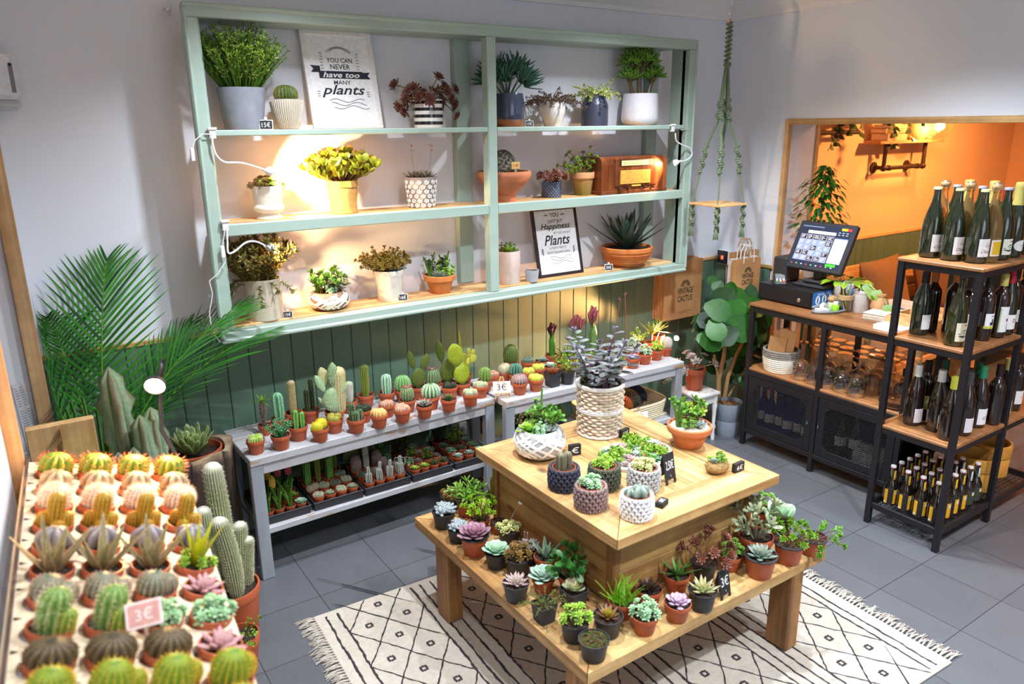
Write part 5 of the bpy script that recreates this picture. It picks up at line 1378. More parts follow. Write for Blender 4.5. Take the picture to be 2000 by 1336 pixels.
# moss ball
p=spot(1399,930,TU,.04);t=thing('moss_ball','small moss ball planted with succulents beside the 6€ block','potted plant',p,0)
b=B();b.blob((0,0,.022),(.05,.04,.026),lin(150,116,70),14,8)
for i in range(160):
    a=r.random()*6.3;e=r.random()*1.5;d=dirv(a,e);spine(b,Vector((d.x*.05,d.y*.04,.02+d.z*.026)),d+Vector((r.uniform(-.5,.5),r.uniform(-.5,.5),.2)),.012,.0012,jit(lin(130,130,60),r,.3))
obj('moss',b,M_attr,t)
mixed(t,91,.05,.05,.045,[('ros_blue',-.35,0,.45,.3),('ros_redyellow',.25,.05,.5,.4),('green_rosettes',.1,-.3,.4,.5),('green_rosettes',.6,.2,.3,.6),('ros_lime',-.2,.5,.3,.8)])
# tall white wicker basket with the purple-grey plant
p=onz(1170,859,TU);s=depth(p)/FPX;R_=92*s/2;p=p+away(p)*R_*.9;hb=106*s
t=thing('wicker_planter','tall whitewashed wicker basket with purple grey leafy plant','potted plant',p,0);wc=lin(200,184,164);b=B()
b.lathe([(0,.002),(R_*.86,.002),(R_*.9,hb*.5),(R_*.96,hb*.98),(R_*.9,hb*.98),(R_*.86,hb*.3)],30,lin(120,100,82))
obj('liner',b,M_attr,t)
b=B();nst=15;rows=17
for j in range(rows):
    if j == 8: continue
    z=hb*(.045+.91*j/(rows-1));q=R_*(.9+.07*z/hb);pts=[]
    for a in range(nst*2+1):
        an=pi*a/nst;w_=cos(a*pi/1+j*pi);pts.append(((q+w_*.0042)*cos(an),(q+w_*.0042)*sin(an),z+sin(a*1.7+j*2.1)*.0012))
    b.tube(pts,hb/rows*.5,6,jit(wc,RND,.14),cap=False)
obj('weave',b,M_attr,t)
b=B()
for z,q in ((.006,.93),(hb*.49,.965),(hb*.52,.967),(hb*.985,1.0),(hb*.96,.995)): b.tube([(R_*q*cos(2*pi*a/36),R_*q*sin(2*pi*a/36),z) for a in range(37)],hb*.03,6,lin(214,210,204),cap=False)
obj('hoop',b,M_attr_s,t)
obj('soil',soil_mesh(R_*.86),None,t,(0,0,hb*.9))
r=random.Random(12);lc=lin(130,144,134);pu=lin(120,70,136)
for i in range(9):
    a=i*GA;f=sqrt((i+.5)/9);b=B();hh=(130*s)*(1-.35*f)*r.uniform(.8,1.1);o=Vector((cos(a),sin(a),0))*R_*.55*f;d=Vector((cos(a)*f*.65,sin(a)*f*.65,1));pts=curve(o,d,hh,(cos(a)*.2,sin(a)*.2,0),7)
    stemtube(b,pts,.0042,.0026,mix(pu,lin(150,130,130),.2+.5*(i % 2)),6);nl=15
    for j in range(nl):
        tt=.22+.78*j/nl;q=tt*7;k=min(int(q),6);pp=pts[k].lerp(pts[k+1],q-k);la=j*2.2+i;ld=Vector((cos(la),sin(la),.35-.5*(1-tt)));L=.05*(.75+.5*sin(tt*3));c=jit(mix(lc,lin(122,112,124),r.random()*.7),r,.14)
        leaf(b,frame(pp,ld,(0,0,1)),L,L*.52,L*.16,c,mix(c,lin(120,90,120),.3),'round',-.12,.12,6)
    rosette(b,frame(pts[-1],d),.028,7,lin(140,140,150),lc,pu,.5,.1,'round',80,30,.1,.5,r,5);obj('plant_stem',b,M_plant,t,(0,0,hb*.9))
# ================================================================== PLANTS AND PICTURES ON THE WALL SHELF
GS='potted plants on the wall shelf'
def sh_at(px,py,z,yc=-.15):
    p=ony(px,py,yc);p.z=z;return p,depth(p)/FPX
def clampw(o,root,ylim=-.012):
    """foliage is pressed back by the wall behind it"""
    X=root.matrix_basis @ o.matrix_basis;iX=X.inverted()
    for v in o.data.vertices:
        w=X @ v.co
        if w.x < SX0+.066: w.x=SX0+.066+.004*math.tanh(w.z*40);v.co=iX @ w
        if w.y > ylim-.06: w.y=ylim-.06+.06*math.tanh((w.y-ylim+.06)/.06);v.co=iX @ w
def shelf_pot(label,px,py,z,w,hp,prof,col,m,hpx=None,items=(),yc=-.15,soilcol=None,seed=1,n=36,off=0,after=None,soilf=.9):
    """lathe pot: prof as (radius, height) fractions of half width and pot height"""
    p,s=sh_at(px,py,z,yc);R_=w*s/2;h=hp*s
    t=thing('potted_plant',label,'potted plant',p,0,GS);b=B();cl=col if isinstance(col,list) else [col]*len(prof)
    b.lathe([(r_*R_,z_*h) for r_,z_ in prof],n,cl);o=obj('pot',b,m,t)
    rs=prof[-1][0]*R_;obj('soil',soil_mesh(rs,soilcol),None,t,(0,0,prof[-1][1]*h))
    for i,it in enumerate(items):
        spc,x,y,rr,hh=it[:5];clampw(plant_part(t,spc,seed*13+i,R_*rr,hh*s,prof[-1][1]*h,0,(R_*x,R_*y)),t)
    if after: after(t,o,R_,h,s)
    return t
CYL=[(0,.001),(.95,0),(.97,.01),(1,.98),(.99,1),(.93,1),(.92,.88)]
TAP=[(0,.001),(.80,0),(.82,.01),(1,.98),(.99,1),(.93,1),(.91,.9)]
# -- plants grown just for the shelf
@sp
def pencil_bush(b,r,R,H): bush(b,r,250,H*1.08,R*1.22,lin(92,128,44),lin(112,154,50),lin(190,196,100),'bean',.016,.24,.24,8,.3,4,.0019,droop=.0,base=.55)
@sp
def sprawl_brown(b,r,R,H):
    br=lin(150,130,104)
    for i in range(24):
        a=i*GA;d=Vector((cos(a),sin(a)*.35,.75 if i % 3 else .35));L=R*r.uniform(1.3,2.5)
        pts=curve((0,0,.01),d,L,(cos(a)*.4,-.1,-1.5 if i % 2 else -.5),8);stemtube(b,pts,R*.055,R*.035,br,5)
        c=lin(140,94,78);rosette(b,frame(pts[-1],(pts[-1]-pts[-2])+Vector((0,-.3,.5))*R*.2),R*.48,26,mix(c,lin(160,140,110),.3),c,lin(110,60,56),.42,.12,'spoon',82,5,.1,.35,r,5)
        if i % 2: rosette(b,frame(pts[4],(cos(a),-.6,.8)),R*.36,18,c,c,None,.42,.12,'spoon',80,5,.1,.35,r,5)
@sp
def finger_blue(b,r,R,H):
    for i in range(15):
        a=i*GA;f=sqrt((i+.5)/15);pts=curve((R*.3*cos(a)*f,R*.3*sin(a)*f,0),(cos(a)*f*.8,sin(a)*f*.5,1),H*(1-.4*f)*.7,(cos(a)*.3,0,0),4);stemtube(b,pts,.004,.003,lin(96,120,100))
        sv=b.x;b.x=sv @ frame(pts[-1]-Vector((0,0,H*.12)),pts[-1]-pts[-2]);blades(b,r,22,H*.42,H*.04,H*.025,lin(56,104,92),lin(104,156,130),88,30,.1,'bean',.02);b.x=sv
@sp
def trail_purple(b,r,R,H): bush(b,r,60,H,R*2.1,lin(90,60,60),lin(112,60,78),lin(130,150,90),'oval',.012,.55,.3,14,.15,6,.001,droop=1.25,base=.4)
@sp
def trail_cream(b,r,R,H):
    bush(b,r,26,H,R*2.3,lin(140,120,90),lin(196,200,130),lin(150,176,96),'round',.013,.75,.2,16,.15,5,.001,droop=.9)
    for sgn,lift in ((1,.75),(-1,.1)):
        pts=curve((0,0,.01),(sgn*1,0,.5),R*3.0,(sgn*.2,0,lift-.4),10);stemtube(b,pts,.0018,.001,lin(140,120,90))
        for p in pts[2:]:
            for k in range(7): a=r.random()*6.3;leaf(b,frame(p+Vector((0,0,r.uniform(-.006,.006))),(cos(a),sin(a),.4),(0,0,1)),.014,.011,.003,jit(lin(206,206,140),r,.15),lin(160,180,100),'round',.05,0,5)
@sp
def gollum_tree(b,r,R,H):
    for (x,y,hh,n,sp_) in ((-.15,0,1,22,1.35),(.75,-.1,.62,13,.8),(-.8,.1,.55,9,.6)):
        sv=b.x;b.x=sv @ T(R*x*.6,R*y,0);tr=curve((0,0,0),(x*.25,0,1),H*hh*.5,(x*.3,0,0),4);stemtube(b,tr,R*.15,R*.1,lin(112,96,70),7);b.x=b.x @ T(*tr[-1])
        for i in range(n):
            a=i*GA;f=sqrt((i+.5)/n);pts=curve((0,0,-H*.05),(cos(a)*f*sp_,sin(a)*f*sp_*.7,1-.5*f),H*hh*.5*(1-.3*f),(0,0,.3),3);stemtube(b,pts,R*.05,R*.03,lin(120,110,70))
            s2=b.x;b.x=s2 @ frame(pts[-1]-Vector((0,0,.008)),pts[-1]-pts[-2]);blades(b,r,11,R*.6,R*.105,R*.09,lin(92,146,50),lin(150,186,80),86,22,.12,'bean',.05,lin(110,150,60));b.x=s2
        b.x=sv
@sp
def big_jade(b,r,R,H):
    for i in range(34):
        a=i*GA;f=sqrt((i+.5)/34);d=Vector((cos(a)*f*1.9,sin(a)*f*1.0,1.2-.75*f));L=hypot(R*2.6*f,H*(1-.35*f))*.75;pts=curve((R*.25*cos(a)*f,R*.25*sin(a)*f,0),d,L,(0,0,.25),4);stemtube(b,pts,R*.08,R*.04,lin(140,120,80),5)
        for j in range(2,5):
            for k in range(5):
                la=k*1.26+j;leaf(b,frame(pts[j],Vector((cos(la),sin(la),.75+.25*(j == 4))),(pts[j]-pts[j-1])),R*.62*r.uniform(.7,1.1),R*.42,R*.08,jit(lin(140,168,44),r,.16),lin(196,206,80),'round',.12,.05,6,lin(176,150,60))
@sp
def dark_aloe(b,r,R,H):
    for i,(x,y) in enumerate([(0,0),(-.5,.2),(.5,.1),(.1,-.45)]):
        sv=b.x;b.x=sv @ T(R*x,R*y,0);blades(b,r,15,R*.95,R*.2,R*.09,lin(96,84,72),lin(120,116,84),84,12,.1,'lance',.04,lin(160,140,120));b.x=sv
    for x,sg in ((-.35,-1),(.6,1)):
        pts=curve((R*x,0,0),(sg*.25,0,1),H,(-sg*.2,0,-.1),8);stemtube(b,pts,.0011,.0007,lin(176,116,90),4)
        for k in range(6): b.tube([pts[-1-k//3],pts[-1-k//3]+Vector((r.uniform(-.018,.018),0,r.uniform(-.004,.012)))],[.0012,.0018],4,lin(214,120,90))
@sp
def dome_grey(b,r,R,H):
    for i in range(90):
        a=i*GA;f=(i+.5)/90;el=math.acos(f);d=Vector((cos(a)*sin(el),sin(a)*sin(el)*.75,cos(el)));p=Vector((d.x*R,d.y*R,d.z*H*.85));c=jit(lin(110,128,112),r,.15);rosette(b,frame(p,d+Vector((0,0,.2))),R*.22,12,lin(160,172,150),c,lin(140,120,110),.36,.18,'tip',80,15,.1,.5,r,4)
@sp
def twisty_sedum(b,r,R,H):
    for i in range(15):
        a=i*GA;f=sqrt((i+.5)/15);pts=curve((0,0,0),(cos(a)*f*1.2,sin(a)*f*.6,.9-.3*f),H*(.7+.4*r.random()),(cos(a)*.5,0,r.uniform(-.9,.6)),7);stemtube(b,pts,.0035,.002,lin(150,130,80),5)
        for q in (3,5,7): rosette(b,frame(pts[q],pts[q]-pts[q-1]+Vector((0,-.002,.004))),R*.3,14,lin(170,190,70),lin(96,136,56),None,.34,.2,'bean',80,0,.1,.55,r,5)
@sp
def brown_bush(b,r,R,H):
    bush(b,r,64,H,R*1.45,lin(120,90,60),lin(112,112,48),lin(150,92,66),'lance',.03,.42,.2,15,.12,9,.0018,droop=.25,base=.45)
    bush(b,r,9,H*.35,R*1.7,lin(120,90,60),lin(120,130,60),lin(160,120,84),'lance',.022,.42,.2,14,.2,8,.0016,droop=2.2,base=.6)
@sp
def fine_shrub(b,r,R,H): bush(b,r,44,H,R*1.8,lin(130,90,50),lin(126,130,50),lin(180,110,60),'bean',.013,.45,.35,13,.2,8,.0011,droop=.4)
@sp
def agave(b,r,R,H): blades(b,r,26,max(H,R*1.35),R*.40,R*.06,lin(62,92,86),lin(110,142,122),84,30,.06,'lance',.05,lin(70,70,64),6,0,.62)
# -- top shelf
shelf_pot('big bushy pencil-stem plant in a grey concrete cylinder pot',478,250,ZT,90,78,TAP,lin(128,132,142),M_clay,items=[('pencil_bush',0,0,1.05,108)])
def ribs(t,o,R_,h,s):
    b=B()
    for i in range(44):
        a=2*pi*i/44;b.tube([(R_*(q+.012)*cos(a),R_*(q+.012)*sin(a),h*z) for q,z in ((.62,.03),(.78,.3),(.92,.6),(.99,.85),(1.0,.98))],R_*.028,5,lin(214,206,190))
    obj('ribbing',b,M_attr,o)
shelf_pot('round barrel cactus in a ribbed cream tapered pot',564,250,ZT,62,56,[(0,.001),(.58,0),(.62,.03),(.78,.3),(.92,.6),(.99,.85),(1,.98),(.98,1),(.9,1),(.88,.92)],lin(166,156,138),M_clay,items=[('golden_fuzz',0,0,.8,32)],after=ribs)
def mug(t,o,R_,h,s):
    b=B()
    for k in range(4):
        z=h*(.12+.24*k);b.lathe([(R_*1.0,z),(R_*1.012,z+.001),(R_*1.012,z+h*.11),(R_*1.0,z+h*.111)],36,lin(30,30,36))
    obj('stripe',b,M_gloss,o,label='black painted stripes')
shelf_pot('brown rosette succulent sprawling from a black and white striped pot',837,247,ZT,57,53,CYL,lin(236,234,230),M_gloss,items=[('sprawl_brown',0,0,1.0,40)],after=mug)
shelf_pot('blue green finger plant in a dark speckled pot with bare clay foot',994,247,ZT,61,62,[(0,.001),(.78,0),(.82,.01),(.93,.12),(.97,.22),(.975,.225),(1,.4),(.97,.8),(.93,.98),(.91,1),(.86,1),(.84,.9)],[lin(150,96,66)]*5+[lin(60,66,86)]*5+[lin(120,110,110)]*2,M_gloss,items=[('finger_blue',-.1,0,.9,100)])
shelf_pot('purple green trailing sedum in a small white footed pot',1079,246,ZT,51,46,[(0,.001),(.66,0),(.68,.1),(.78,.2),(.97,.55),(1,.8),(.92,1),(.86,1),(.84,.9)],lin(214,210,204),M_gloss,items=[('trail_purple',-.1,0,.85,36)])
shelf_pot('cream variegated trailing plant in a dark blue milk can',1161,246,ZT,52,58,[(0,.001),(.95,0),(.97,.01),(1,.02),(1,.66),(.97,.7),(.82,.84),(.80,.86),(.80,.98),(.84,1),(.76,1),(.74,.92)],lin(54,58,74),M_attr_s,items=[('trail_cream',0,0,.7,26)])
shelf_pot('green finger jade with thick trunks in a glossy white rounded pot',1249,245,ZT,73,59,[(0,.001),(.66,0),(.78,.02),(.96,.12),(1,.24),(.97,.5),(.92,.97),(.91,1),(.86,1),(.85,.92)],lin(216,214,222),M_gloss,items=[('gollum_tree',0,0,.95,92)])
# -- middle shelf
shelf_pot('aeonium rosettes in a white footed urn',527,424,ZM,61,63,[(0,.001),(.84,0),(.86,.04),(.7,.1),(.62,.16),(.86,.22),(.97,.3),(.97,.38),(.86,.45),(.88,.5),(.99,.96),(1,1),(.93,1),(.9,.92)],lin(232,226,216),M_gloss,items=[('brown_green',-.3,-.1,.7,22),('lime_rosettes',.1,-.3,.7,24),('brown_green',.5,0,.6,22),('brown_green',0,.3,.8,26),('lime_rosettes',.9,-.1,.35,14),('brown_green',-.95,-.1,.35,14)])
def fold(t,o,R_,h,s):
    b=B();b.lathe([(R_*1.02,h*.8),(R_*1.03,h*.81),(R_*1.01,h*1.0),(R_*.97,h*.995)],9,lin(190,144,78));obj('folded_cuff',b,M_attr,o,smooth=20)
shelf_pot('large glossy jade plant in a crumpled kraft paper bag',673,414,ZM,60,62,[(0,.001),(.85,0),(.92,.02),(.86,.3),(.96,.6),(.98,.98),(.95,1),(.9,.96),(.88,.9)],lin(196,150,84),M_attr,items=[('big_jade',0,0,1.0,80)],n=9,after=fold)
def carve(t,o,R_,h,s):
    b=B();r=random.Random(3)
    for j in range(6):
        for i in range(13):
            a=2*pi*(i+.5*(j % 2))/13;z=h*(.1+.15*j);q=R_*(.77+.22*z/h);pts=[(q*1.01+R_*.02,(f*R_*.17)*cos(f*13),z+(f*R_*.17)*sin(f*13)) for f in [k/12 for k in range(13)]]
            sv=b.x;b.x=RotZ(a);b.tube(pts,R_*.028,4,lin(232,228,224));b.x=sv
    obj('scrollwork',b,M_attr,o,label='white carved scrolls')
shelf_pot('dark aloe with two thin flower stalks in a white carved pot',824,402,ZM,62,58,[(0,.001),(.74,0),(.77,.02),(.99,.94),(1,1),(.94,1),(.9,.92)],lin(150,138,130),M_attr,items=[('dark_aloe',0,0,.85,62)],after=carve)
t=shelf_pot('grey green succulent dome in a wide pedestal terracotta bowl',985,390,ZM,106,57,[(0,.001),(.44,0),(.46,.08),(.40,.2),(.46,.27),(.78,.55),(.99,.82),(1,.92),(.97,1),(.9,1),(.86,.9)],lin(186,116,80),M_clay,items=[('dome_grey',-.05,0,.52,50)])
p,s=sh_at(990,365,ZM+57*.0023,-.15);b=B();b.box((-.022,-.002,.03),(.022,.002,.066),lin(226,176,112),.0006);b.box((-.003,-.002,0),(.003,.002,.031),lin(226,176,112),.0003);b2=B();lettering(b2,'11€',T(0,-.0024,.048) @ RotX(pi/2),.026,None,lin(80,50,30))
tg=thing('wooden_tag','little wooden tag reading 11€ stuck in the pedestal bowl','price tag',(p.x,p.y-.085,ZM+57*s*.9),radians(-25));w_=obj('tag_board',b,M_attr,tg);obj('lettering',b2,M_attr,w_,smooth=0)
def crochet(t,o,R_,h,s):
    b=B();r=random.Random(6)
    for j in range(9):
        for i in range(20):
            a=2*pi*(i+.5*(j % 2))/20;sv=b.x;b.x=RotZ(a) @ T(R_*.97,0,h*(j+.5)/9);b.blob((0,0,0),(R_*.07,R_*.14,h*.062),jit(lin(96,106,124),r,.2),6,4);b.x=sv
    obj('crochet_stitches',b,M_attr,o)
shelf_pot('brown rosette succulent in a blue grey crocheted pot cover',1077,386,ZM,38,31,[(0,.001),(.9,0),(.96,.1),(.95,.9),(.9,1),(.8,.98),(.8,.9)],lin(70,78,94),M_attr,items=[('brown_sedum',0,0,.62,22),('brown_sedum',.35,-.2,.4,18)],after=crochet)
shelf_pot('green branching sedum in a mossy old terracotta pot',1138,381,ZM,44,44,[(0,.001),(.7,0),(.72,.02),(.9,.72),(1,.74),(1,.98),(.97,1),(.9,1),(.88,.9)],[lin(120,112,50)]*3+[lin(176,128,70)]+[lin(196,138,92)]*5,M_clay,items=[('twisty_sedum',0,0,.95,50)])
# -- bottom shelf
shelf_pot('bushy brown green plant spilling from a tall cream cylinder pot',520,622,ZB,70,79,CYL,lin(196,184,164),M_gloss,items=[('brown_bush',-.28,0,.95,92)])
p,s=sh_at(644,605,ZB);t=thing('potted_plant','jade and sedum in a low white woven-band bowl on bottom shelf','potted plant',p,0,GS);R_=40*s;band_bowl(t,R_,36*s,lin(234,230,226),lin(126,100,84),5,36)
obj('soil',soil_mesh(R_*.68),None,t,(0,0,31*s));mixed(t,51,R_*.75,48*s,31*s,[('jade',-.35,0,.55,.9),('jade',.3,.1,.55,.95),('knobby',-.6,.3,.3,1),('panda',.5,-.2,.4,.6),('donkey',0,-.5,.4,.4)])
shelf_pot('mixed rosettes and bronze trailing shrub in a plain white tapered pot',762,585,ZB,61,60,[(0,.001),(.72,0),(.75,.02),(.93,.8),(.95,.82),(.97,.84),(1,.99),(.96,1),(.9,.93)],lin(234,228,220),M_gloss,items=[('fine_shrub',-.25,.1,.75,46),('fine_shrub',-.5,-.1,.6,34),('ros_darkspiky',-.3,-.4,.42,12),('ros_blue',.25,-.4,.5,14),('ros_greywhite',.8,-.2,.4,12),('fine_shrub',.5,.2,.5,34)])
shelf_pot('mixed green succulents in a bright terracotta pot on bottom shelf',860,572,ZB,63,36,[(0,.001),(.58,0),(.62,.03),(.78,.55),(.82,.62),(.86,.68),(.98,.72),(1,.97),(.96,1),(.9,.98),(.88,.9)],lin(206,122,62),M_clay,soilcol=lin(170,160,150),items=[('knobby',-.55,.2,.4,50),('ros_blue',-.15,-.3,.6,22),('green_rosettes',.35,0,.6,40),('lime_rosettes',.3,-.4,.4,22),('knobby',.6,.35,.3,44),('dark_leafy',0,.4,.6,36)])
shelf_pot('mixed rosettes in a pale pink glazed cylinder pot',993,555,ZB,48,63,CYL,lin(222,196,186),M_gloss,items=[('ros_aeonium',.1,.1,.6,42),('ros_darkspiky',-.35,-.1,.5,20),('ros_blue',.4,-.4,.55,18),('green_rosettes',.3,.3,.5,28),('brown_green',-.5,.3,.4,28)])
shelf_pot('tiny pink-tipped rosettes in a small concrete pot',1039,549,ZB,28,23,TAP,lin(158,158,162),M_clay,items=[('ros_pinkgrey',-.3,0,.6,12),('ros_pinkgrey',.4,-.2,.55,12),('ros_pinkgrey',.1,.4,.55,12)],yc=-.2)
def rings(t,o,R_,h,s):
    b=B()
    for k in range(5): z=h*(.3+.09*k);q=R_*(.86+.028*k);b.lathe([(q*.99,z-.002),(q*1.012,z),(q*.995,z+.002)],40,lin(206,122,62))
    obj('turned_rings',b,M_clay,o)
shelf_pot('large blue green agave in a wide terracotta bowl',1223,522,ZB,100,38,[(0,.001),(.52,0),(.55,.03),(.78,.25),(.93,.6),(.97,.78),(1,.8),(1,.96),(.97,1),(.92,1),(.9,.88)],lin(206,120,60),M_clay,items=[('agave',0,0,.95,92)],after=rings,soilf=.9)
# chalk tags along the boards
for px,py,z,w,txt,lab in [(520,247,ZT,26,'15€','chalk tag 15€ beside the grey concrete cylinder, top shelf'),(1034,244,ZT,16,'15€','chalk tag 15€ beside the dark speckled pot, top shelf'),(562,612,ZB,18,'15€','chalk tag 15€ beside the tall cream cylinder, bottom shelf'),
                             (787,582,ZB,19,'16€','chalk tag reading 16€ beside the white tapered pot'),(1189,523,ZB,17,'30€','chalk tag reading 30€ in front of the agave bowl')]:
    p,s=sh_at(px,py,z,-.232 if z > 1.2 else -.215);chalk_tag(lab,txt,p,w*s,radians(-22))
# ------------------------------------------------------------------ framed prints
INK=lin(40,44,56)
def framed(label,bl,br,tl,fcol,fw,zb,yb,yt,draw,paper=lin(240,240,242)):
    A=ony(*bl,yb);C=ony(*br,yb);W=C.x-A.x;top=ony(*tl,yt).z;Hh=hypot(top-zb,yt-yb);lean=math.atan2(yt-yb,top-zb)
    t=thing('framed_print',label,'picture',((A.x+C.x)/2,yb,zb),0,'framed prints leaning on the wall shelf');X=RotX(-lean);b=B().at(X)
    for a,c in [((-W/2,-.009,0),(W/2,.009,fw)),((-W/2,-.009,Hh-fw),(W/2,.009,Hh)),((-W/2,-.009,fw),(-W/2+fw,.009,Hh-fw)),((W/2-fw,-.009,fw),(W/2,.009,Hh-fw))]: b.box(a,c,fcol,.0015)
    obj('frame',b,M_attr_s,t);b=B().at(X);b.box((-W/2+fw*.9,-.002,fw*.9),(W/2-fw*.9,.006,Hh-fw*.9),paper,.0003);pg=obj('paper',b,M_attr_s,t)
    b=B();draw(b,X @ T(0,-.0026,0) @ RotX(pi/2),W,Hh);obj('lettering',b,M_attr,pg,smooth=0)
def stroke(b,X,pts,w,col=INK):
    sv=b.x;b.x=sv @ X;b.tube([(x,y,.0001) for x,y in pts],w,4,col);b.x=sv
def swash(b,X,W,y,k=1.0):
    for j in range(3):
        pts=[((-.22+.5*i/20+.03*j)*W*k,y-.028*W*k*j*1.6+.022*W*k*sin(i/20*9+j*1.5)) for i in range(21)];stroke(b,X,pts,W*.0035)
def print1(b,X,W,H):
    L=lambda s,y,w,h=None,**k: lettering(b,s,X @ T(0,H*y,0),W*w,h*H if h else None,k.pop('col',INK),**k)
    L('YOU CAN',.70,.36,.05,bold=.01);L('NEVER',.635,.28,.05,bold=.01);L('MANY',.475,.24,.042,bold=.01);L('plants',.385,.62,.13,shear=.35,bold=.015)
    sv=b.x;b.x=sv @ X;Wd=.31*W;b.prism([(-Wd,H*.515),(Wd,H*.515),(Wd,H*.59),(-Wd,H*.59)],-.0002,.0002,INK)
    for sg in (-1,1): b.prism([(sg*Wd*.92,H*(.545+.03*sg*-1)),(sg*Wd*1.35,H*(.545+.03*sg*-1)),(sg*Wd*1.22,H*(.58-.03*sg)),(sg*Wd*1.35,H*(.615-.03*sg)),(sg*Wd*.92,H*(.61-.03*sg))][::(1 if sg > 0 else -1)],-.0004,0,INK)
    b.x=sv;lettering(b,'have too',X @ T(0,H*.553,.0006),W*.52,H*.058,lin(240,240,242),shear=.3,bold=.02) #, .52, .058, shear=.3, bold=.02, col=lin(240, 240, 242))
    b2=X @ T(0,0,.0003)
    for rr in (.19,.165): stroke(b,X,[(W*rr*cos(a),H*.745+W*rr*.62*sin(a)) for a in [pi*.12+pi*.76*i/14 for i in range(15)]],W*.0035)
    for i in range(9): a=pi*.2+pi*.6*i/8;stroke(b,X,[(W*.125*cos(a),H*.75+W*.09*sin(a)),(W*.15*cos(a),H*.75+W*.12*sin(a))],W*.003)
    for sg in (-1,1):
        for i in range(6): y=H*(.62+.028*i);stroke(b,X,[(sg*W*.235,y),(sg*W*(.27+.008*(i % 2)),y+H*.012*(i-2)*.5)],W*.004)
        for i in range(3): stroke(b,X,[(sg*W*.33,H*(.34+.02*i)),(sg*W*.37,H*(.33+.025*i))],W*.004)
    swash(b,X,W,H*.29)
def print2(b,X,W,H):
    L=lambda s,y,w,h=None,x=0,**k: lettering(b,s,X @ T(W*x,H*y,0),W*w,h*H if h else None,INK,**k)
    L('YOU',.89,.2,.065,bold=.02);L("CAN'T BUY",.80,.34,.055,bold=.01);L('Happiness',.715,.66,.11,shear=.35,bold=.015);L('BUT YOU CAN BUY',.625,.38,.035,.13);L('Plants',.525,.58,.15,shear=.35,bold=.015)
    L("& THAT'S PRETTY",.41,.38,.032);L('MUCH THE SAME THING',.345,.5,.032)
    for sg in (-1,1):
        stroke(b,X,[(sg*W*.34,H*(.31+.02*i)) for i in range(6)],W*.004)
        for i in range(4): stroke(b,X,[(sg*W*.34,H*(.33+.022*i)),(sg*W*(.37),H*(.345+.022*i))],W*.007)
        for i in range(3): stroke(b,X,[(sg*W*(.15+.03*i),H*.88),(sg*W*(.165+.03*i),H*(.895+.01*(i % 2)))],W*.008)
    swash(b,X,W,H*.27)
framed('white framed print about never having too many plants',(612,249),(748,247),(591,57),lin(232,230,230),.022,ZT,-.13,-.035,print1)
framed('black framed print about buying plants for happiness',(1053,538),(1139,526),(1029,409),lin(40,34,38),.017,ZB,-.165,-.075,print2)
# ------------------------------------------------------------------ old radio
xa_,xb_=ony(1174,377,-.245).x,ony(1300,373,-.245).x;RWd=xb_-xa_;RH=.212;RD=.19
t=thing('vintage_radio','old brown wooden tabletop radio on the middle shelf','radio',((xa_+xb_)/2,-.245,ZM+.001),0)
M_radw=wood('polished_radio_veneer',lin(150,84,48),lin(96,48,26),2,1.6,rough=.22,bump=.05,knots=False)
w2=RWd/2;b=B();prof=[(0,.012),(0,RH*.78),(-.0,RH*.8),(.006,RH*.92),(.02,RH*.985),(.04,RH),(RD,RH),(RD,.012)]
n=len(prof);vs=[(-w2,y,z) for y,z in prof]+[(w2,y,z) for y,z in prof];b.add(vs,[(i,(i+1) % n,n+(i+1) % n,n+i) for i in range(n)]+[tuple(range(n))[::-1],tuple(range(n,2*n))],(1,1,1));obj('cabinet',b,M_radw,t,smooth=30)
b=B();b.box((-w2-.004,-.006,0),(w2+.004,RD,.02),(.8,.8,.8),.003);obj('plinth',b,M_radw,t)
b=B();b.box((-w2*.62,-.009,RH*.20),(w2*.66,.001,RH*.95),(.85,.85,.85),.004);obj('front_panel',b,M_radw,t)
b=B();b.box((-w2*.48,-.013,RH*.26),(w2*.44,-.008,RH*.63),lin(206,150,66),.001)
for i in range(34):
    for j in range(14): x=-w2*.46+w2*.88*(i+.5*(j % 2))/34;b.box((x,-.0146,RH*(.27+.025*j)),(x+w2*.016,-.0128,RH*(.285+.025*j)),jit(lin(236,184,90),RND,.25),0)
obj('speaker_cloth',b,M_attr,t,label='golden woven speaker cloth')
b=B();b.box((-w2*.5,-.013,RH*.73),(w2*.5,-.008,RH*.93),lin(46,26,18),.003);dl=obj('dial_surround',b,M_attr_s,t);b=B();b.box((-w2*.46,-.0145,RH*.755),(w2*.36,-.012,RH*.89),lin(232,206,150),.001)
for i in range(12): x=-w2*.4+w2*.68*i/11;b.box((x,-.0152,RH*.79),(x+.004,-.0142,RH*.812),lin(60,40,30),0);b.box((x+.001,-.0152,RH*.835),(x+.0045,-.0142,RH*.852),lin(60,40,30),0)
obj('dial_scale',b,M_attr_s,dl,label='cream tuning scale')
for x in (-.5,-.24,.26,.52):
    b=B();b.at(T(w2*x,-.006,RH*.145) @ RotX(pi/2));b.lathe([(0,.0),(.0085,0),(.0085,.004),(.0068,.006),(.0062,.016),(.003,.0175),(0,.0175)],16,lin(60,32,20));obj('knob',b,M_attr_s,t)
b=B();b.box((-w2*.12,-.0105,RH*.185),(w2*.16,-.007,RH*.235),lin(214,170,80),.002);obj('badge',b,M_attr_s,t,label='blank brass badge')
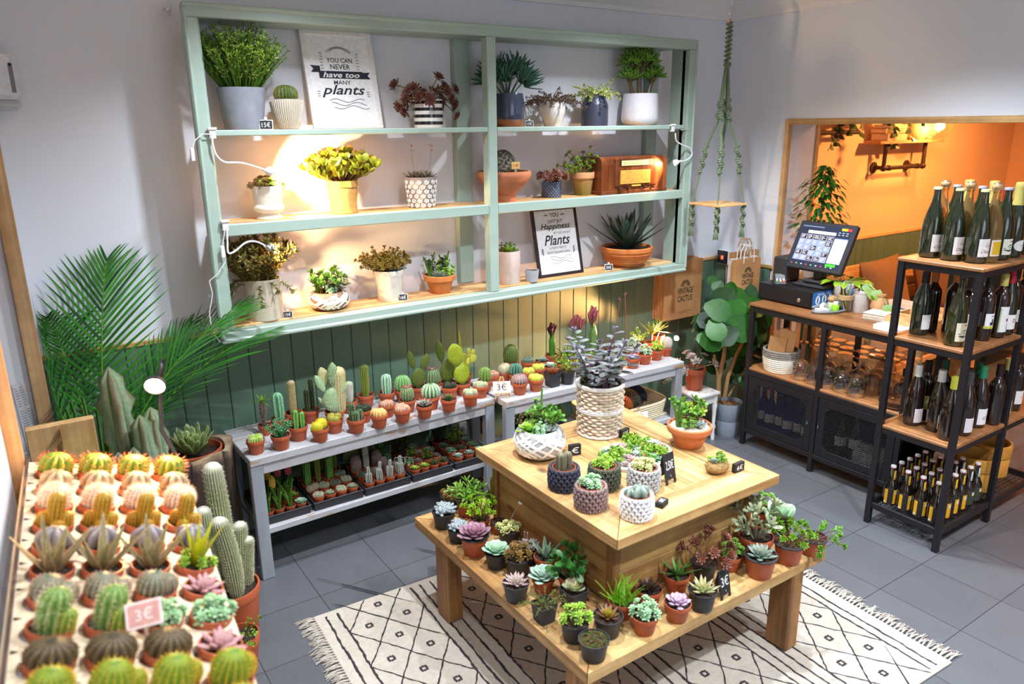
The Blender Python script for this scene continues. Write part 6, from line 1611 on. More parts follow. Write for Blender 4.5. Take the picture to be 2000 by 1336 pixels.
# ------------------------------------------------------------------ clip-on gooseneck lamps
WARM=(1,.60,.27)
M_whp=mat('white_lamp_plastic',lin(232,232,236),rough=.35,namt=.02)
M_bulbw=mat('warm_led',(1,.8,.55),emit=25,ecol=(1,.72,.42))
def lamp(name,kind,loc,energy,col,size=.05,aim=None,angle=60,blend=.5):
    L=bpy.data.lights.new(name,kind);L.energy=energy;L.color=col
    if kind == 'SPOT': L.spot_size=radians(angle);L.spot_blend=blend;L.shadow_soft_size=size
    elif kind == 'POINT': L.shadow_soft_size=size
    elif kind == 'AREA': L.size=size;L.shape='DISK'
    o=bpy.data.objects.new(name,L);COL.objects.link(o);o.location=loc
    if aim is not None: o.rotation_euler=(Vector(aim)-Vector(loc)).to_track_quat('-Z','Y').to_euler()
    return o
def clip_lamp(label,clip,neck,aim,switch=None,cable=None,energy=9,angle=95,fy=-.285):
    t=thing('clip_lamp',label,'lamp',clip,0,'white clip-on gooseneck lamps');o=Vector(clip);b=B()
    b.box((-.014,-.012,-.03),(.014,.004,-.022),bev=.002);b.box((-.016,-.016,.0),(.016,.03,.009),bev=.002);b.box((-.012,-.016,-.03),(.012,-.006,.005),bev=.002);b.box((-.017,-.02,.004),(.017,-.004,.014),bev=.002);obj('clamp',b,M_whp,t)
    P=[Vector(p)-o for p in neck];pts=[]
    for i in range(len(P)-1):
        a,b_,c,d=P[max(i-1,0)],P[i],P[i+1],P[min(i+2,len(P)-1)]
        for k in range(6):
            u=k/6;pts.append(.5*((2*b_)+(c-a)*u+(2*a-5*b_+4*c-d)*u*u+(3*b_-a-3*c+d)*u*u*u))
    pts.append(P[-1]);b=B();b.tube(pts,.0042,8);obj('gooseneck',b,M_whp,t)
    d=(Vector(aim)-Vector(neck[-1])).normalized();X=frame(P[-1]-d*.012,d);b=B().at(X);b.lathe([(0,-.004),(.006,-.004),(.007,.008),(.015,.016),(.0195,.03),(.019,.036),(.0165,.037),(.015,.034)],20);hd=obj('lamp_head',b,M_whp,t)
    b=B().at(X);b.lathe([(.0155,.034),(.010,.0375),(0,.0385)],16);obj('led',b,M_bulbw,hd)
    if switch is not None:
        b=B();q=Vector(switch)-o;b.box((q.x-.008,q.y-.006,q.z-.026),(q.x+.008,q.y+.006,q.z+.026),bev=.003);obj('switch',b,M_whp,t)
    if cable:
        b=B();b.tube([Vector(p)-o for p in cable],.0022,6);obj('cable',b,M_whp,t)
    hp=Vector(neck[-1])+d*.032;lamp('clip_lamp_light','SPOT',hp,energy,WARM,.012,aim,angle,.35)
Q=lambda px,py,y=-.30: ony(px,py,y)
clip_lamp('white gooseneck clip lamp above the white urn, upper left',Q(413,256,-.285),[Q(414,262),Q(416,285),Q(424,305),Q(440,317),Q(470,318),Q(500,326,-.28),Q(520,333,-.26)],ony(740,385,0),Q(376,302,-.3),[Q(410,262),Q(395,262),Q(380,275),Q(377,290),Q(376,302)],48,106)
clip_lamp('white gooseneck clip lamp over the bushy brown plant, lower left',Q(438,436,-.285),[Q(443,444),Q(444,470),Q(446,494),Q(460,490),Q(480,474),Q(500,472,-.29),Q(522,482,-.27)],ony(720,545,0),Q(435,492),[Q(440,444),Q(436,470),Q(435,492),Q(440,512),Q(425,535),Q(409,549,-.29),Q(415,575,-.29),Q(409,610,-.29),Q(412,635,-.29),Q(420,655,-.29),Q(430,668,-.29)],48,106)
clip_lamp('white gooseneck clip lamp shining on the old radio',Q(1312,247,-.285),[Q(1319,260),Q(1321,275),Q(1333,283),Q(1348,290),Q(1351,303),Q(1340,313),Q(1325,316,-.32)],ony(1262,336,-.245),None,[Q(1330,254),Q(1345,252,-.28),Q(1351,258,-.28),Q(1352,272,-.28)],9,95)
# ================================================================== LEFT SIDE: SLOPING CACTUS BOARD
def dp(px,py,D):
    return Vector(CAM)+CM @ (Vector(((px-1000)/FPX,-(py-668)/FPX,-1))*D)
pf,pn=dp(215,910,2.086),dp(268,1312,1.27)
LY=(pn-pf);LYn=Vector((LY.x,LY.y,0)).normalized()*-1          # along the board, away from the camera
RXn=Vector((LYn.y,-LYn.x,0));ROW=(RXn*cos(radians(15.5))-Vector((0,0,1))*sin(radians(15.5)));NRM=ROW.cross(LYn).normalized()
rowp=LY.length/9;cp=.0945
BO=(pf+pn)/2-NRM*.03;BO.z -= .01
BM=Matrix((ROW,LYn,NRM)).transposed().to_4x4();BM.translation=BO
bd=thing('cactus_board','sloping cream board with rows of pots sunk into round holes, lower left','plant stand',(BO.x,BO.y,0),0)
b=B().at(T(-BO.x,-BO.y,0) @ BM);cream=lin(228,208,176);hr=.0375
NR,NC=11,4
def hole_cell(b,x0,x1,y0,y1,cx,cy,r,z0,z1):
    K=24;o=[];i=[]
    for k in range(K):
        a=2*pi*k/K;c,s_=cos(a),sin(a);hx=(x1-cx) if c > 0 else (cx-x0);hy=(y1-cy) if s_ > 0 else (cy-y0);m=max(abs(c)/hx,abs(s_)/hy);o.append((cx+c/m,cy+s_/m));i.append((cx+r*c,cy+r*s_))
    vs=[(*p,z1) for p in o]+[(*p,z1) for p in i]+[(*p,z0) for p in i]+[(*p,z0) for p in o]
    fs=[]
    for k in range(K): q=(k+1) % K;fs += [(k,q,K+q,K+k),(K+k,K+q,2*K+q,2*K+k),(2*K+k,2*K+q,3*K+q,3*K+k)]
    b.add(vs,fs,cream)
ys0=-LY.length/2-rowp*1.5;HW=NC*cp/2;BM.translation=BO+ROW*.012
for j in range(NR):
    for i in range(NC):
        cx=(i-1.5)*cp;cy=ys0+(j+.5)*rowp
        hole_cell(b,cx-cp/2,cx+cp/2,cy-rowp/2,cy+rowp/2,cx,cy,hr,-.018,0)
yE=ys0+NR*rowp
b.box((-HW-.014,ys0,-.018),(-HW,yE+.04,0),cream,0);b.box((HW,ys0,-.018),(HW+.012,yE+.04,0),cream,0);b.box((-HW,yE,-.018),(HW,yE+.04,0),cream,0);b.box((-HW-.014,ys0-.01,-.018),(HW+.012,ys0,0),cream,0)
obj('board',b,M_attr,bd,smooth=30)
b=B().at(T(-BO.x,-BO.y,0) @ BM);b.box((-HW-.022,ys0-.01,-.03),(-HW-.0145,yE+.04,.018),lin(70,50,44),.001);obj('back_lip',b,M_attr,bd,label='dark upper edge strip')
for i,(x,y) in enumerate([(-HW+.02,ys0+.05),(HW-.12,ys0+.05),(-HW+.02,yE-.02),(HW-.12,yE-.02)]):
    q=BM @ Vector((x,y,-.018));b=B().at(T(-BO.x,-BO.y,0));b.box((q.x-.02,q.y-.02,0),(q.x+.02,q.y+.02,q.z-.002),(1,1,1));obj('leg',b,M_pinev,bd)
# plants in the holes
@sp
def barrel_yellow(b,r,R,H):
    for k,(x,y,q) in enumerate(((-R*.1,-R*.1,.8),(R*.55,R*.45,.5))):
        cactus(b,T(x,y,-.004),R*q,R*q*2.1,16,.1,lin(104,140,40),lin(170,170,50),(5,.007,lin(230,190,70),8),'globe',(0,0),r)
@sp
def haired(b,r,R,H):
    cactus(b,T(0,0,-.004),R*.62,H,10,.12,lin(90,140,60),lin(160,180,110),(3,.008,lin(240,220,180),9),'col',(.05,0),r);fuzz(b,T(0,0,0),R*.62,H,260,.012,lin(246,232,206),r,'col')
    cactus(b,T(R*.55,-R*.3,-.004),R*.4,H*.6,10,.12,lin(90,140,60),lin(170,180,80),(4,.008,lin(240,206,120),7),'col',(.05,0),r)
@sp
def white_hair(b,r,R,H):
    cactus(b,T(0,0,-.004),R*.85,R*1.5,18,.05,lin(170,150,130),lin(226,206,190),(3,.008,lin(250,240,226),8),'globe',(0,0),r);fuzz(b,T(0,0,-.002),R*.85,R*1.5,900,.014,lin(250,236,220),r)
@sp
def orange_clump(b,r,R,H):
    for k,(x,y,h,q) in enumerate(((0,0,H,.42),(.55,-.2,H*.5,.35),(-.5,.2,H*.45,.35),(.1,-.6,H*.35,.3))):
        cactus(b,T(R*x,R*y,-.004),R*q,h,12,.08,lin(130,130,40),lin(200,150,50),(5,.005,lin(236,180,80),7),'col',(0,0),r)
@sp
def zebra_agave(b,r,R,H): blades(b,r,11,H,R*.55,R*.16,lin(110,110,84),lin(150,150,110),86,40,.06,'lance',.08,lin(196,170,130),6)
@sp
def star_dome(b,r,R,H): cactus(b,T(0,0,-.004),R*.85,R*1.35,8,.16,lin(120,104,84),lin(190,170,140),(2,.007,lin(226,200,170),6),'globe',(0,0),r)
@sp
def grey_dome(b,r,R,H):
    cactus(b,T(0,0,-.004),R*.8,R*1.3,6,.22,lin(110,106,110),lin(170,164,166),(0,0,0,0),'globe',(0,0),r)
@sp
def spiny_green(b,r,R,H): cactus(b,T(0,0,-.004),R*.92,R*1.5,11,.16,lin(96,130,40),lin(150,170,70),(6,.016,lin(196,120,90),6),'globe',(0,0),r,None,.0007)
@sp
def fuzzy_pair(b,r,R,H):
    for x,y,q in ((-R*.2,0,.75),(R*.55,R*.2,.55)): cactus(b,T(x,y,-.004),R*q,R*q*1.7,16,.06,lin(80,110,90),lin(170,150,130),(5,.006,lin(220,190,170),8),'globe',(0,0),r)
@sp
def dark_bumpy(b,r,R,H): cactus(b,T(0,0,-.004),R*.95,R*1.15,14,.14,lin(70,62,40),lin(126,106,76),(5,.006,lin(150,120,90),6),'globe',(0,0),r)
@sp
def bright_spiky(b,r,R,H): SP['lime_rosettes'](b,r,R,H*.4);blades(b,r,12,H,R*.35,R*.1,lin(170,180,30),lin(206,200,40),88,55,0,'lance',.02)
for s_ in 'barrel_yellow haired white_hair orange_clump star_dome grey_dome spiny_green fuzzy_pair dark_bumpy'.split(): CACTI.add(s_)
RW=[(['spiny_green']*4,.05,'green cactus with long reddish spines'),(['star_dome']*4,.04,'ribbed dark and gold dome cactus'),(['white_hair']*4,.04,'white woolly haired globe cactus'),(['orange_clump']*4,.075,'orange spined upright cactus clump'),(['grey_dome']*4,.04,'smooth grey ribbed dome cactus'),
      (['zebra_agave']*3+['bright_spiky'],.10,'striped pointed leaf succulent'),(['fuzzy_pair','fuzzy_pair','fuzzy_pair','ros_pinkpale'],.04,'pair of fuzzy grey green balls'),(['haired','haired','donkey','donkey'],.075,'upright cactus edged in white hair'),(['dark_bumpy']*3+['ros_pinkpale'],.03,'dark brown bumpy cactus'),(['barrel_yellow']*4,.05,'pair of golden-spined barrel cacti'),(['barrel_yellow']*4,.05,'green barrel cactus pair')]
ALT=dict(bright_spiky='bright yellow green spiky succulent',ros_pinkpale='pale pink pointed rosette',donkey='pale green beaded sedum')
RN=['far end row','second row','third row','fourth row','fifth row','sixth row','seventh row','eighth row','ninth row','tenth row','nearest row']
CN=['first from the wall','second from the wall','third from the wall','at the aisle edge'];protoB={};rr_=random.Random(9)
for j in range(NR):
    spc,hm,ds=RW[j]
    for i in range(4):
        if j == NR-1 and i < 3: continue
        s_=spc[i];cy=ys0+(NR-1-j+.5)*rowp;q=BM @ Vector(((i-1.5)*cp,cy,0));rt=.042;hp_=.078
        lab='%s, %s of the board, %s' % (ALT.get(s_,ds),RN[j],CN[i]);hh=hm*(1.25 if s_ == 'donkey' and False else 1)
        if s_ == 'donkey': hh=.035
        base=q-NRM*(hp_-.016);key=(s_,i % 2)
        if key in protoB and s_ not in ('donkey',): t=copy_thing(protoB[key],lab,base,0,'potted cacti sunk in the sloping board')
        else:
            t=potted(lab,s_,base,rt,hh,'board',100+j*7+i,'potted cacti sunk in the sloping board',hp_/(2*rt)) if False else None
            t=thing('potted_cactus' if s_ in CACTI else 'potted_succulent',lab,'potted cactus' if s_ in CACTI else 'potted succulent',base,0,'potted cacti sunk in the sloping board')
            k=('sunk',)
            if k not in _pm:
                bb=B();bb.lathe([(0,.001),(.024,0),(.025,.002),(.0345,hp_-.0155),(.0415,hp_-.015),(.042,hp_-.001),(.0412,hp_),(.038,hp_),(.0365,hp_-.012)],28);_pm[k]=bb.mesh('pot',M_terra)
            obj('pot',_pm[k],None,t);obj('soil',soil_mesh(.037),None,t,(0,0,hp_-.011));plant_part(t,s_,100+j*7+i,.0415,hh*1.2,hp_-.01);protoB[key]=t
        rot=BM.to_3x3() @ Matrix.Rotation(rr_.uniform(-.5,.5),3,'Z');t.rotation_euler=rot.to_euler()
# price card standing among them
q=BM @ Vector((.01,ys0+(NR-1-7.6+.5)*rowp,.035));t=thing('price_card','pale pink price card on a stick among the cactus board pots','price sign',q,0)
b=B();b.at(RotZ(radians(-8)) @ RotX(-.75));b.box((-.032,-.002,0),(.032,.002,.05),lin(226,206,200),.001);b.box((-.027,-.0024,.005),(.027,-.0016,.045),lin(206,150,140),.0005);cd=obj('card',b,M_attr,t)
b=B();b.tube([(0,.0,.004),(.0,.004,-.06)],.003,5,lin(226,206,180));obj('stick',b,M_attr,t)
b=B();lettering(b,'3€',RotZ(radians(-8)) @ RotX(-.75) @ T(0,-.0028,.025) @ RotX(pi/2),.03,None,lin(236,220,214));obj('lettering',b,M_attr,cd,smooth=0)
# black gooseneck desk lamp clamped to the board's far corner
fc=BM @ Vector((HW+.0,yE+.018,0));M_lampb=mat('black_lamp_paint',lin(40,38,42),rough=.35);M_led2=mat('warm_led_bright',(1,.85,.6),emit=60,ecol=(1,.78,.5))
t=thing('desk_lamp','black gooseneck lamp lighting the cactus board, clamped at its far end','lamp',fc,0)
D0=depth(fc);hd_=dp(303,752,D0-.02)
b=B();b.box((-.02,-.022,.001),(.02,.022,.012));b.box((-.016,-.016,-.04),(.016,.016,-.019));b.box((.02,-.012,-.04),(.028,.012,.012));obj('clamp',b,M_lampb,t)
P=[fc+Vector((0,0,.01)),dp(316,840,D0),dp(313,790,D0+.01),dp(313,740,D0+.01),dp(319,703,D0),dp(315,715,D0-.01),dp(308,735,D0-.02)];pts=[p-fc for p in P]
b=B();b.tube(pts,.0065,8);obj('gooseneck',b,M_lampb,t)
d=(dp(225,985,1.9)-hd_).normalized();d=(d+Vector((0,-.25,0))).normalized();X=frame(hd_-fc-d*.03,d);b=B().at(X);b.lathe([(0,0),(.012,.002),(.03,.022),(.032,.036),(.029,.038),(.026,.034)],24);h_=obj('shade',b,M_lampb,t)
b=B().at(X);b.lathe([(.0255,.033),(.016,.041),(0,.043)],20);obj('bulb',b,M_led2,h_)
lamp('desk_lamp_light','SPOT',hd_+d*.03,40,(1,.54,.20),.02,hd_+d,130,.7)

# ------------------------------------------------------------------ big floor plants on the left
@sp
def palm(b,r,R,H):
    gl=lin(66,138,44);dk=lin(34,96,34)
    def frond(L,az,el,droop,w=1,lean=0):
        d=dirv(az,el);pts=curve((R*.2*cos(az),R*.2*sin(az),0),d,L,Vector((cos(az)*.5,sin(az)*.5,-droop)),16);stemtube(b,pts,.006,.0018,lin(96,140,50),5)
        for i in range(5,17):
            for h in (0,.5):
                q=min(i+h,16);k=min(int(q),15);p=pts[k].lerp(pts[k+1],q-k);tg=(pts[k+1]-pts[k]).normalized();side=tg.cross(Vector((0,0,1)))
                side=side.normalized() if side.length > .1 else Vector((1,0,0));up=side.cross(tg)
                f=(q-5)/11;ll=L*.36*(.55+.9*f*(1-f)*2)*(1-.45*max(0,f-.6)/.4)*w
                for sg in (-1,1):
                    dr=(side*sg*(1-.45*f)+tg*(.75+.5*f)+up*.12).normalized();c=jit(mix(dk,gl,r.random()),r,.15)
                    leaf(b,frame(p,dr,up),ll*r.uniform(.9,1.08),.0085+.003*w,.0014,c,mix(c,lin(90,160,60),.3),'strap',-.14*r.uniform(.4,1.6),.0,4)
    for L,az,el,dr,w in [(1.0,1.2,1.40,.25,1.05),(.98,2.3,1.30,.5,1),(.95,.2,1.25,.75,1),(.85,3.0,1.0,.8,1),(.95,.2,1.12,.85,.9),(.8,.6,1.2,.5,.9),(.95,1.7,1.2,.6,1),(.8,-2.2,1.15,1.3,.9),(.8,-2.0,1.1,1.3,.95),(.85,3.5,1.05,1.0,.95),(.75,-1.6,.9,1.3,.9),(.8,-2.6,.95,1.1,.95),(.85,2.6,.9,.9,1),(.8,3.1,.75,.8,1),(.7,-2.3,.7,.9,.9),(.7,-2.9,.6,.7,.95),(.6,-1.8,.55,.8,.9)]: frond(L*H,az,el,dr,w)
    for i in range(7): a=i*GA;stemtube(b,curve((R*.3*cos(a),R*.3*sin(a),0),(cos(a)*.15,sin(a)*.15,1),H*.4,(0,0,0),3),.009,.006,lin(90,130,60))
pp_=ony(200,905,-.42);PX,PY=pp_.x,-.42
t=thing('potted_palm','large feathery green palm in the left corner behind the cacti','potted plant',(PX,PY,0),0);b=B()
s_=.13
for a,c in [((-s_,-s_,0),(s_,-s_+.018,.62)),((-s_,s_-.018,0),(s_,s_,.62)),((-s_,-s_+.018,0),(-s_+.018,s_-.018,.62)),((s_-.018,-s_+.018,0),(s_,s_-.018,.62))]: b.box(a,c,(1,1,.92),.003)
b.box((-s_,-s_,.02),(s_,s_,.04),(1,1,1),0);obj('wooden_planter',b,M_pinev,t,label='pale pine planter box');obj('soil',soil_mesh(.115),None,t,(0,0,.56));o_=plant_part(t,'palm',5,.1,.98,.565);o_.data.materials.clear();o_.data.materials.append(M_leafy)
def clampy(o,root,ylim=-.02,xlim=None):
    """press foliage back from a wall it would otherwise pass through"""
    me=o.data;M_=root.matrix_basis @ o.matrix_basis;iM=M_.inverted()
    for v in me.vertices:
        w_=M_ @ v.co;ch=False
        if w_.y > ylim-.05: w_.y=ylim-.05+.05*math.tanh((w_.y-ylim+.05)/.05);ch=True
        if xlim is not None and w_.x < xlim+.02 : w_.x=xlim+.02-.02*math.tanh((xlim+.02-w_.x)/.05);ch=True
        if ch: v.co=iM @ w_
for o_ in t.children:
    if o_.name.startswith('succulent'): clampy(o_,t,-.03,xa+.01)
t=thing('pine_stand','pale pine board stand beside the corner post and palm','stand',(-4.09,-.59,0),0);b=B();b.box((-.11,-.02,0),(.103,.02,.955),(1.05,1,.85),.003);obj('board',b,M_pinev,t);b=B();b.box((-.11,.021,.05),(.103,.10,.09),(.9,.85,.7),.003);obj('foot_brace',b,M_pine,t)
# ribbed euphorbia columns
@sp
def euphorbia(b,r,R,H):
    def arm(x,y,h,rad,lx,ly,seed):
        n=4;m=22;K=n*8;vs=[];cs=[]
        for i in range(m+1):
            t_=i/m;q=rad*(.75+.25*min(1,t_*4))*(sqrt(max(0,1-((t_-.86)/.14)**2)) if t_ > .86 else 1)
            for a in range(K):
                an=2*pi*a/K;cc=abs(cos(an*n/2));fl=1-.52*(1-cc**1.2);wob=1+.26*sin(i*2.4+seed)*cc**4
                vs.append((x+q*fl*wob*cos(an)+lx*t_*h,y+q*fl*wob*sin(an)+ly*t_*h,t_*h));edge=cc**10;cs.append(mix(mix(lin(84,116,82),lin(176,196,168),(.5+.5*sin(an*7+i*.6))*.6+.2*(1-cc)),lin(120,96,74),edge*.8))
        fs=[(i*K+a,i*K+(a+1) % K,(i+1)*K+(a+1) % K,(i+1)*K+a) for i in range(m) for a in range(K)]+[tuple(m*K+a for a in range(K))];b.add(vs,fs,cs)
    arm(-.008,.03,H,.05,-.02,0,0);arm(.078,.01,H*.83,.043,.0,0,1);arm(.04,-.035,H*.825,.038,-.005,0,2);arm(-.045,-.03,H*.70,.043,.0,0,3);arm(.0,-.06,H*.72,.04,.0,0,4)
CACTI.add('euphorbia')
e0=ony(262,905,-.86);h_=1.208
t=thing('potted_cactus','tall wavy-ribbed pale green euphorbia beside the black lamp','potted cactus',(e0.x,-.86,0),0);b=B();b.lathe([(0,.002),(.085,0),(.09,.005),(.115,.25),(.12,.26),(.12,.28),(.11,.28),(.105,.255)],30);obj('pot',b,M_terra,t);obj('soil',soil_mesh(.105),None,t,(0,0,.255));plant_part(t,'euphorbia',3,.085,h_-.26,.25)
# hollow log planter with agave
lg=onz(398,872,.60);LXc=lg.x;LYc=lg.y;lr=74*depth(lg)/FPX
LYc=min(LYc,-.20);LXc=min(LXc,-3.448-lr*.99)
t=thing('log_planter','cracked dark tree log hollowed out as planter for a green agave','potted plant',(LXc,LYc,0),0);b=B();r=random.Random(4);K=72;ringz=[0,.04,.15,.3,.45,.56,.595,.60];vs=[];cs=[]
fz=[1+.05*sin(3*2*pi*k/K+1)+.03*sin(7*2*pi*k/K)+r.uniform(-.012,.012) for k in range(K)];crk={11,29,30,47,63}
for i,z in enumerate(ringz):
    for k in range(K):
        q=lr*fz[k]*(1 if z < .59 else .985)*(.9 if k in crk else 1)*(1+.03*sin(z*9+k));vs.append((q*cos(2*pi*k/K),q*sin(2*pi*k/K),z*(1+.012*sin(k*.35)*(z > .5))));cs.append(jit(lin(74,60,50) if z < .59 else lin(140,116,92),r,.18) if k not in crk else lin(46,38,34))
for q,z in ((.80,.60),(.76,.56)):
    for k in range(K): vs.append((lr*q*cos(2*pi*k/K),lr*q*sin(2*pi*k/K),z*(1+.012*sin(k*.35))));cs.append(lin(170,146,118) if z > .58 else lin(90,70,54))
m=len(ringz)+2;fs=[(i*K+k,i*K+(k+1) % K,(i+1)*K+(k+1) % K,(i+1)*K+k) for i in range(m-1) for k in range(K)]+[tuple(range(K))[::-1],tuple((m-1)*K+k for k in range(K))]
b.add(vs,fs,cs);obj('log',b,mat('old_bark',None,rough=.9,nscale=14,namt=.4,bump=.6,stretch=(1,1,.15)),t,smooth=25)
b=B();b.lathe([(lr*.72,.565),(lr*.74,.598),(lr*.70,.60),(lr*.68,.57)],32,ell=(1,.92));obj('pot_rim',b,M_terra,t);obj('soil',soil_mesh(lr*.70),None,t,(0,0,.572))
@sp
def queen_agave(b,r,R,H): blades(b,r,34,H,H*.24,H*.1,lin(70,104,44),lin(120,150,70),86,38,.12,'bean',.12,lin(196,206,150),6,0,.7)
o_=plant_part(t,'queen_agave',4,.08,.135,.575);clampy(o_,t,-.03)
# woolly column cactus in a big terracotta pot
bp_=onz(470,1292,0);s=depth(bp_)/FPX;pr_=54*s;bc=bp_+away(bp_)*pr_*1.05
bc.x=max(min(bc.x,-3.448-.0),-3.70);PLACED[0.0]=[(Vector((bc.x,bc.y,0)),pr_*.98)]
t=thing('potted_cactus','tall grey woolly column cactus in a big terracotta pot on the floor','potted cactus',(bc.x,bc.y,0),0);ph_=.265
b=B();b.lathe([(0,.002),(pr_*.74,0),(pr_*.76,.004),(pr_*.95,ph_*.86),(pr_*1.0,ph_*.87),(pr_*1.02,ph_*.98),(pr_*1.0,ph_),(pr_*.94,ph_),(pr_*.92,ph_*.9)],40);obj('pot',b,M_terra,t);obj('soil',soil_mesh(pr_*.92),None,t,(0,0,ph_*.92))
@sp
def woolly_columns(b,r,R,H):
    for x,y,h,q,lx in ((.02,.15,1.0,.34,-.02),(.12,-.4,.64,.31,-.10),(-.66,-.1,.72,.28,-.0),(.5,.25,.50,.27,.06),(.68,.1,.38,.22,.1)):
        if h == 0: continue
        cactus(b,T(R*x,R*y,-.005),R*q,H*h,22,.05,lin(110,124,84),lin(186,184,150),(4,.008,lin(216,212,186),24),'club',(lx,0),r,lin(226,222,210),.0006)
CACTI.add('woolly_columns');top=dp(432,882,depth((bc.x,bc.y,.5))).z;plant_part(t,'woolly_columns',6,pr_*.92,top-ph_*.92,ph_*.915)
q=onz(478,1312,0);q=q+away(q)*.06
pot_at(476,1312,72,26,0,'green plump-leaved succulent in brown pot on the floor by the board','jade_small','terra',3,None,1.15)
# newspaper cutting on the pier, air freshener on the wall
b=B();t=None
cs_=[ony(*p,-.353) for p in ((22,752),(42,746),(102,872),(58,892))];c0=sum(cs_,Vector())/4
t=thing('newspaper_cutting','white printed newspaper cutting taped to the wall at far left','paper',c0,0);b=B();P_=[p-c0 for p in cs_]
b.add([tuple(p) for p in P_]+[tuple(p+Vector((0,.0015,0))) for p in P_],[(3,2,1,0),(4,5,6,7),(0,1,5,4),(1,2,6,5),(2,3,7,6),(3,0,4,7)],lin(214,216,222));pg=obj('sheet',b,M_attr,t,smooth=0)
b=B()
for i in range(26):
    f=.06+.9*i/26;l0=P_[0].lerp(P_[3],f);l1=P_[1].lerp(P_[2],f)
    for u0,u1 in ((.12,.48),(.54,.92)):
        if i % 9 == 8: continue
        a=l0.lerp(l1,u0);c=l0.lerp(l1,u1-.1*RND.random());dn=Vector((0,0,-.0035));z=Vector((0,-.0006,0));b.quad(tuple(a+z),tuple(a+dn+z),tuple(c+dn+z),tuple(c+z),lin(150,152,160))
obj('print_lines',b,M_attr,pg,smooth=0)
f0=ony(8,158,0);t=thing('air_freshener','white wall dispenser high on the wall at the left picture edge','dispenser',(f0.x,0,f0.z),0);b=B();b.box((-.07,-.07,-.07),(.045,-.001,.11),lin(226,228,234),.02);o_=obj('housing',b,M_attr_s,t);b=B();b.box((-.068,-.062,-.105),(.042,-.001,-.071),lin(196,198,204),.015);obj('base',b,M_attr_s,t)
b=B();b.box((.018,-.073,-.045),(.032,-.069,.06),lin(120,120,128),.004);b.blob((.025,-.073,.055),.006,lin(30,26,34),8,5);obj('window_slot',b,M_attr_s,o_)

# ================================================================== RIGHT CORNER
# macrame hanger
HY=-.46;hk=ony(1427,20,HY);hx,hz=hk.x,ony(1427,42,HY).z;M_rope=mat('green_cotton_rope',None,rough=.9,nscale=300,namt=.25,bump=.5);rp=lin(104,120,92)
t=thing('macrame_hanger','sage green macrame hanger holding a small wooden board in the corner','hanger',(hx,HY,hz),0)
b=B();b.tube([(0,0,CEIL-hz),(0,0,.05)],.0025,6);
for i in range(3):
    pts=[(.007*cos(a)*(i % 2),.007*cos(a)*(1-i % 2),.012*sin(a)+.02+.026*i) for a in [2*pi*k/14 for k in range(15)]];b.tube(pts,.0022,6)
obj('chain',b,M_chrome,t)
b=B();b.tube([(.01*cos(a),0,.012*sin(a)) for a in [2*pi*k/16 for k in range(17)]],.004,6,lin(206,160,104));obj('ring',b,M_attr,t,label='wooden ring')
def px2(px,py): q=ony(px,py,HY);return Vector((q.x-hx,0,q.z-hz))
b=B();r=random.Random(5)
zt,zw=px2(1424,60).z+.02,px2(1420,120).z
for k in range(60):
    a=k*.9;z=-.005-(-zw-.005)*k/60;b.blob((.011*cos(a),.011*sin(a),z),(.012,.012,.0075),jit(rp,r,.15),7,4)
for sg in (-1,1): b.tube([(0,0,zw),(sg*.022,-.005,zw-.012),(sg*.03,0,zw-.026)],[.006,.007,.003],6,rp)
obj('wrapped_knot',b,M_rope,t)
bz_=px2(1412,397).z;half=.158;dirs=[(-.66,.75),(-.78,-.66),(.78,.66),(.66,-.75)]
k1=px2(1412,195).z;k2=px2(1412,235).z;k4=px2(1412,335).z
for (dx,dy) in dirs:
    b=B();s2=.12;P=[(dx*.004,dy*.004,zw),(dx*.012+(-.018 if dx < 0 else .018),dy*.01,k1),(dx*.02+(-.02 if dx < 0 else .02),dy*.015,k2),(dx*half*.55,dy*half*.55,(k2+k4)/2),(dx*half*.72,dy*half*.72,k4),(dx*half*.95,dy*half*.95,bz_)]
    P=[Vector(p) for p in P];b.tube(P,[.008,.009,.009,.009,.005,.004],6,rp)
    for i0,i1,n in ((1,2,10),(3,4,13)):
        for k in range(n):
            p=P[i0].lerp(P[i1],k/(n-1));a=k*1.3;b.blob(p+Vector((.006*cos(a),.006*sin(a),0)),(.0145,.0145,.0095),jit(rp,r,.16),6,4)
    for k in range(7): q=P[4]+Vector((r.uniform(-.016,.016),r.uniform(-.016,.016),r.uniform(-.03,.0)));b.tube([P[4],q],[.003,.001],4,rp)
    E_=P[5];ln=.20;m=12
    for k in range(m):
        z=-.012-ln*.68*k/m;a=k*1.2;b.blob(E_+Vector((.007*cos(a),.007*sin(a),z)),(.0125,.0125,.011),jit(rp,r,.16),6,4)
    for k in range(9): a=k*.7;b.tube([E_+Vector((0,0,-ln*.68)),E_+Vector((.012*cos(a),.012*sin(a),-ln*.85)),E_+Vector((.016*cos(a),.016*sin(a),-ln))],[.004,.004,.002],5,jit(rp,r,.16))
    obj('cord',b,M_rope,t)
b=B().at(T(0,0,bz_) @ RotZ(radians(-4)));b.box((-half*.78,-half*.78,-.006),(half*.78,half*.78,.006),(1,1,.95),.002);obj('board',b,M_pine,t)
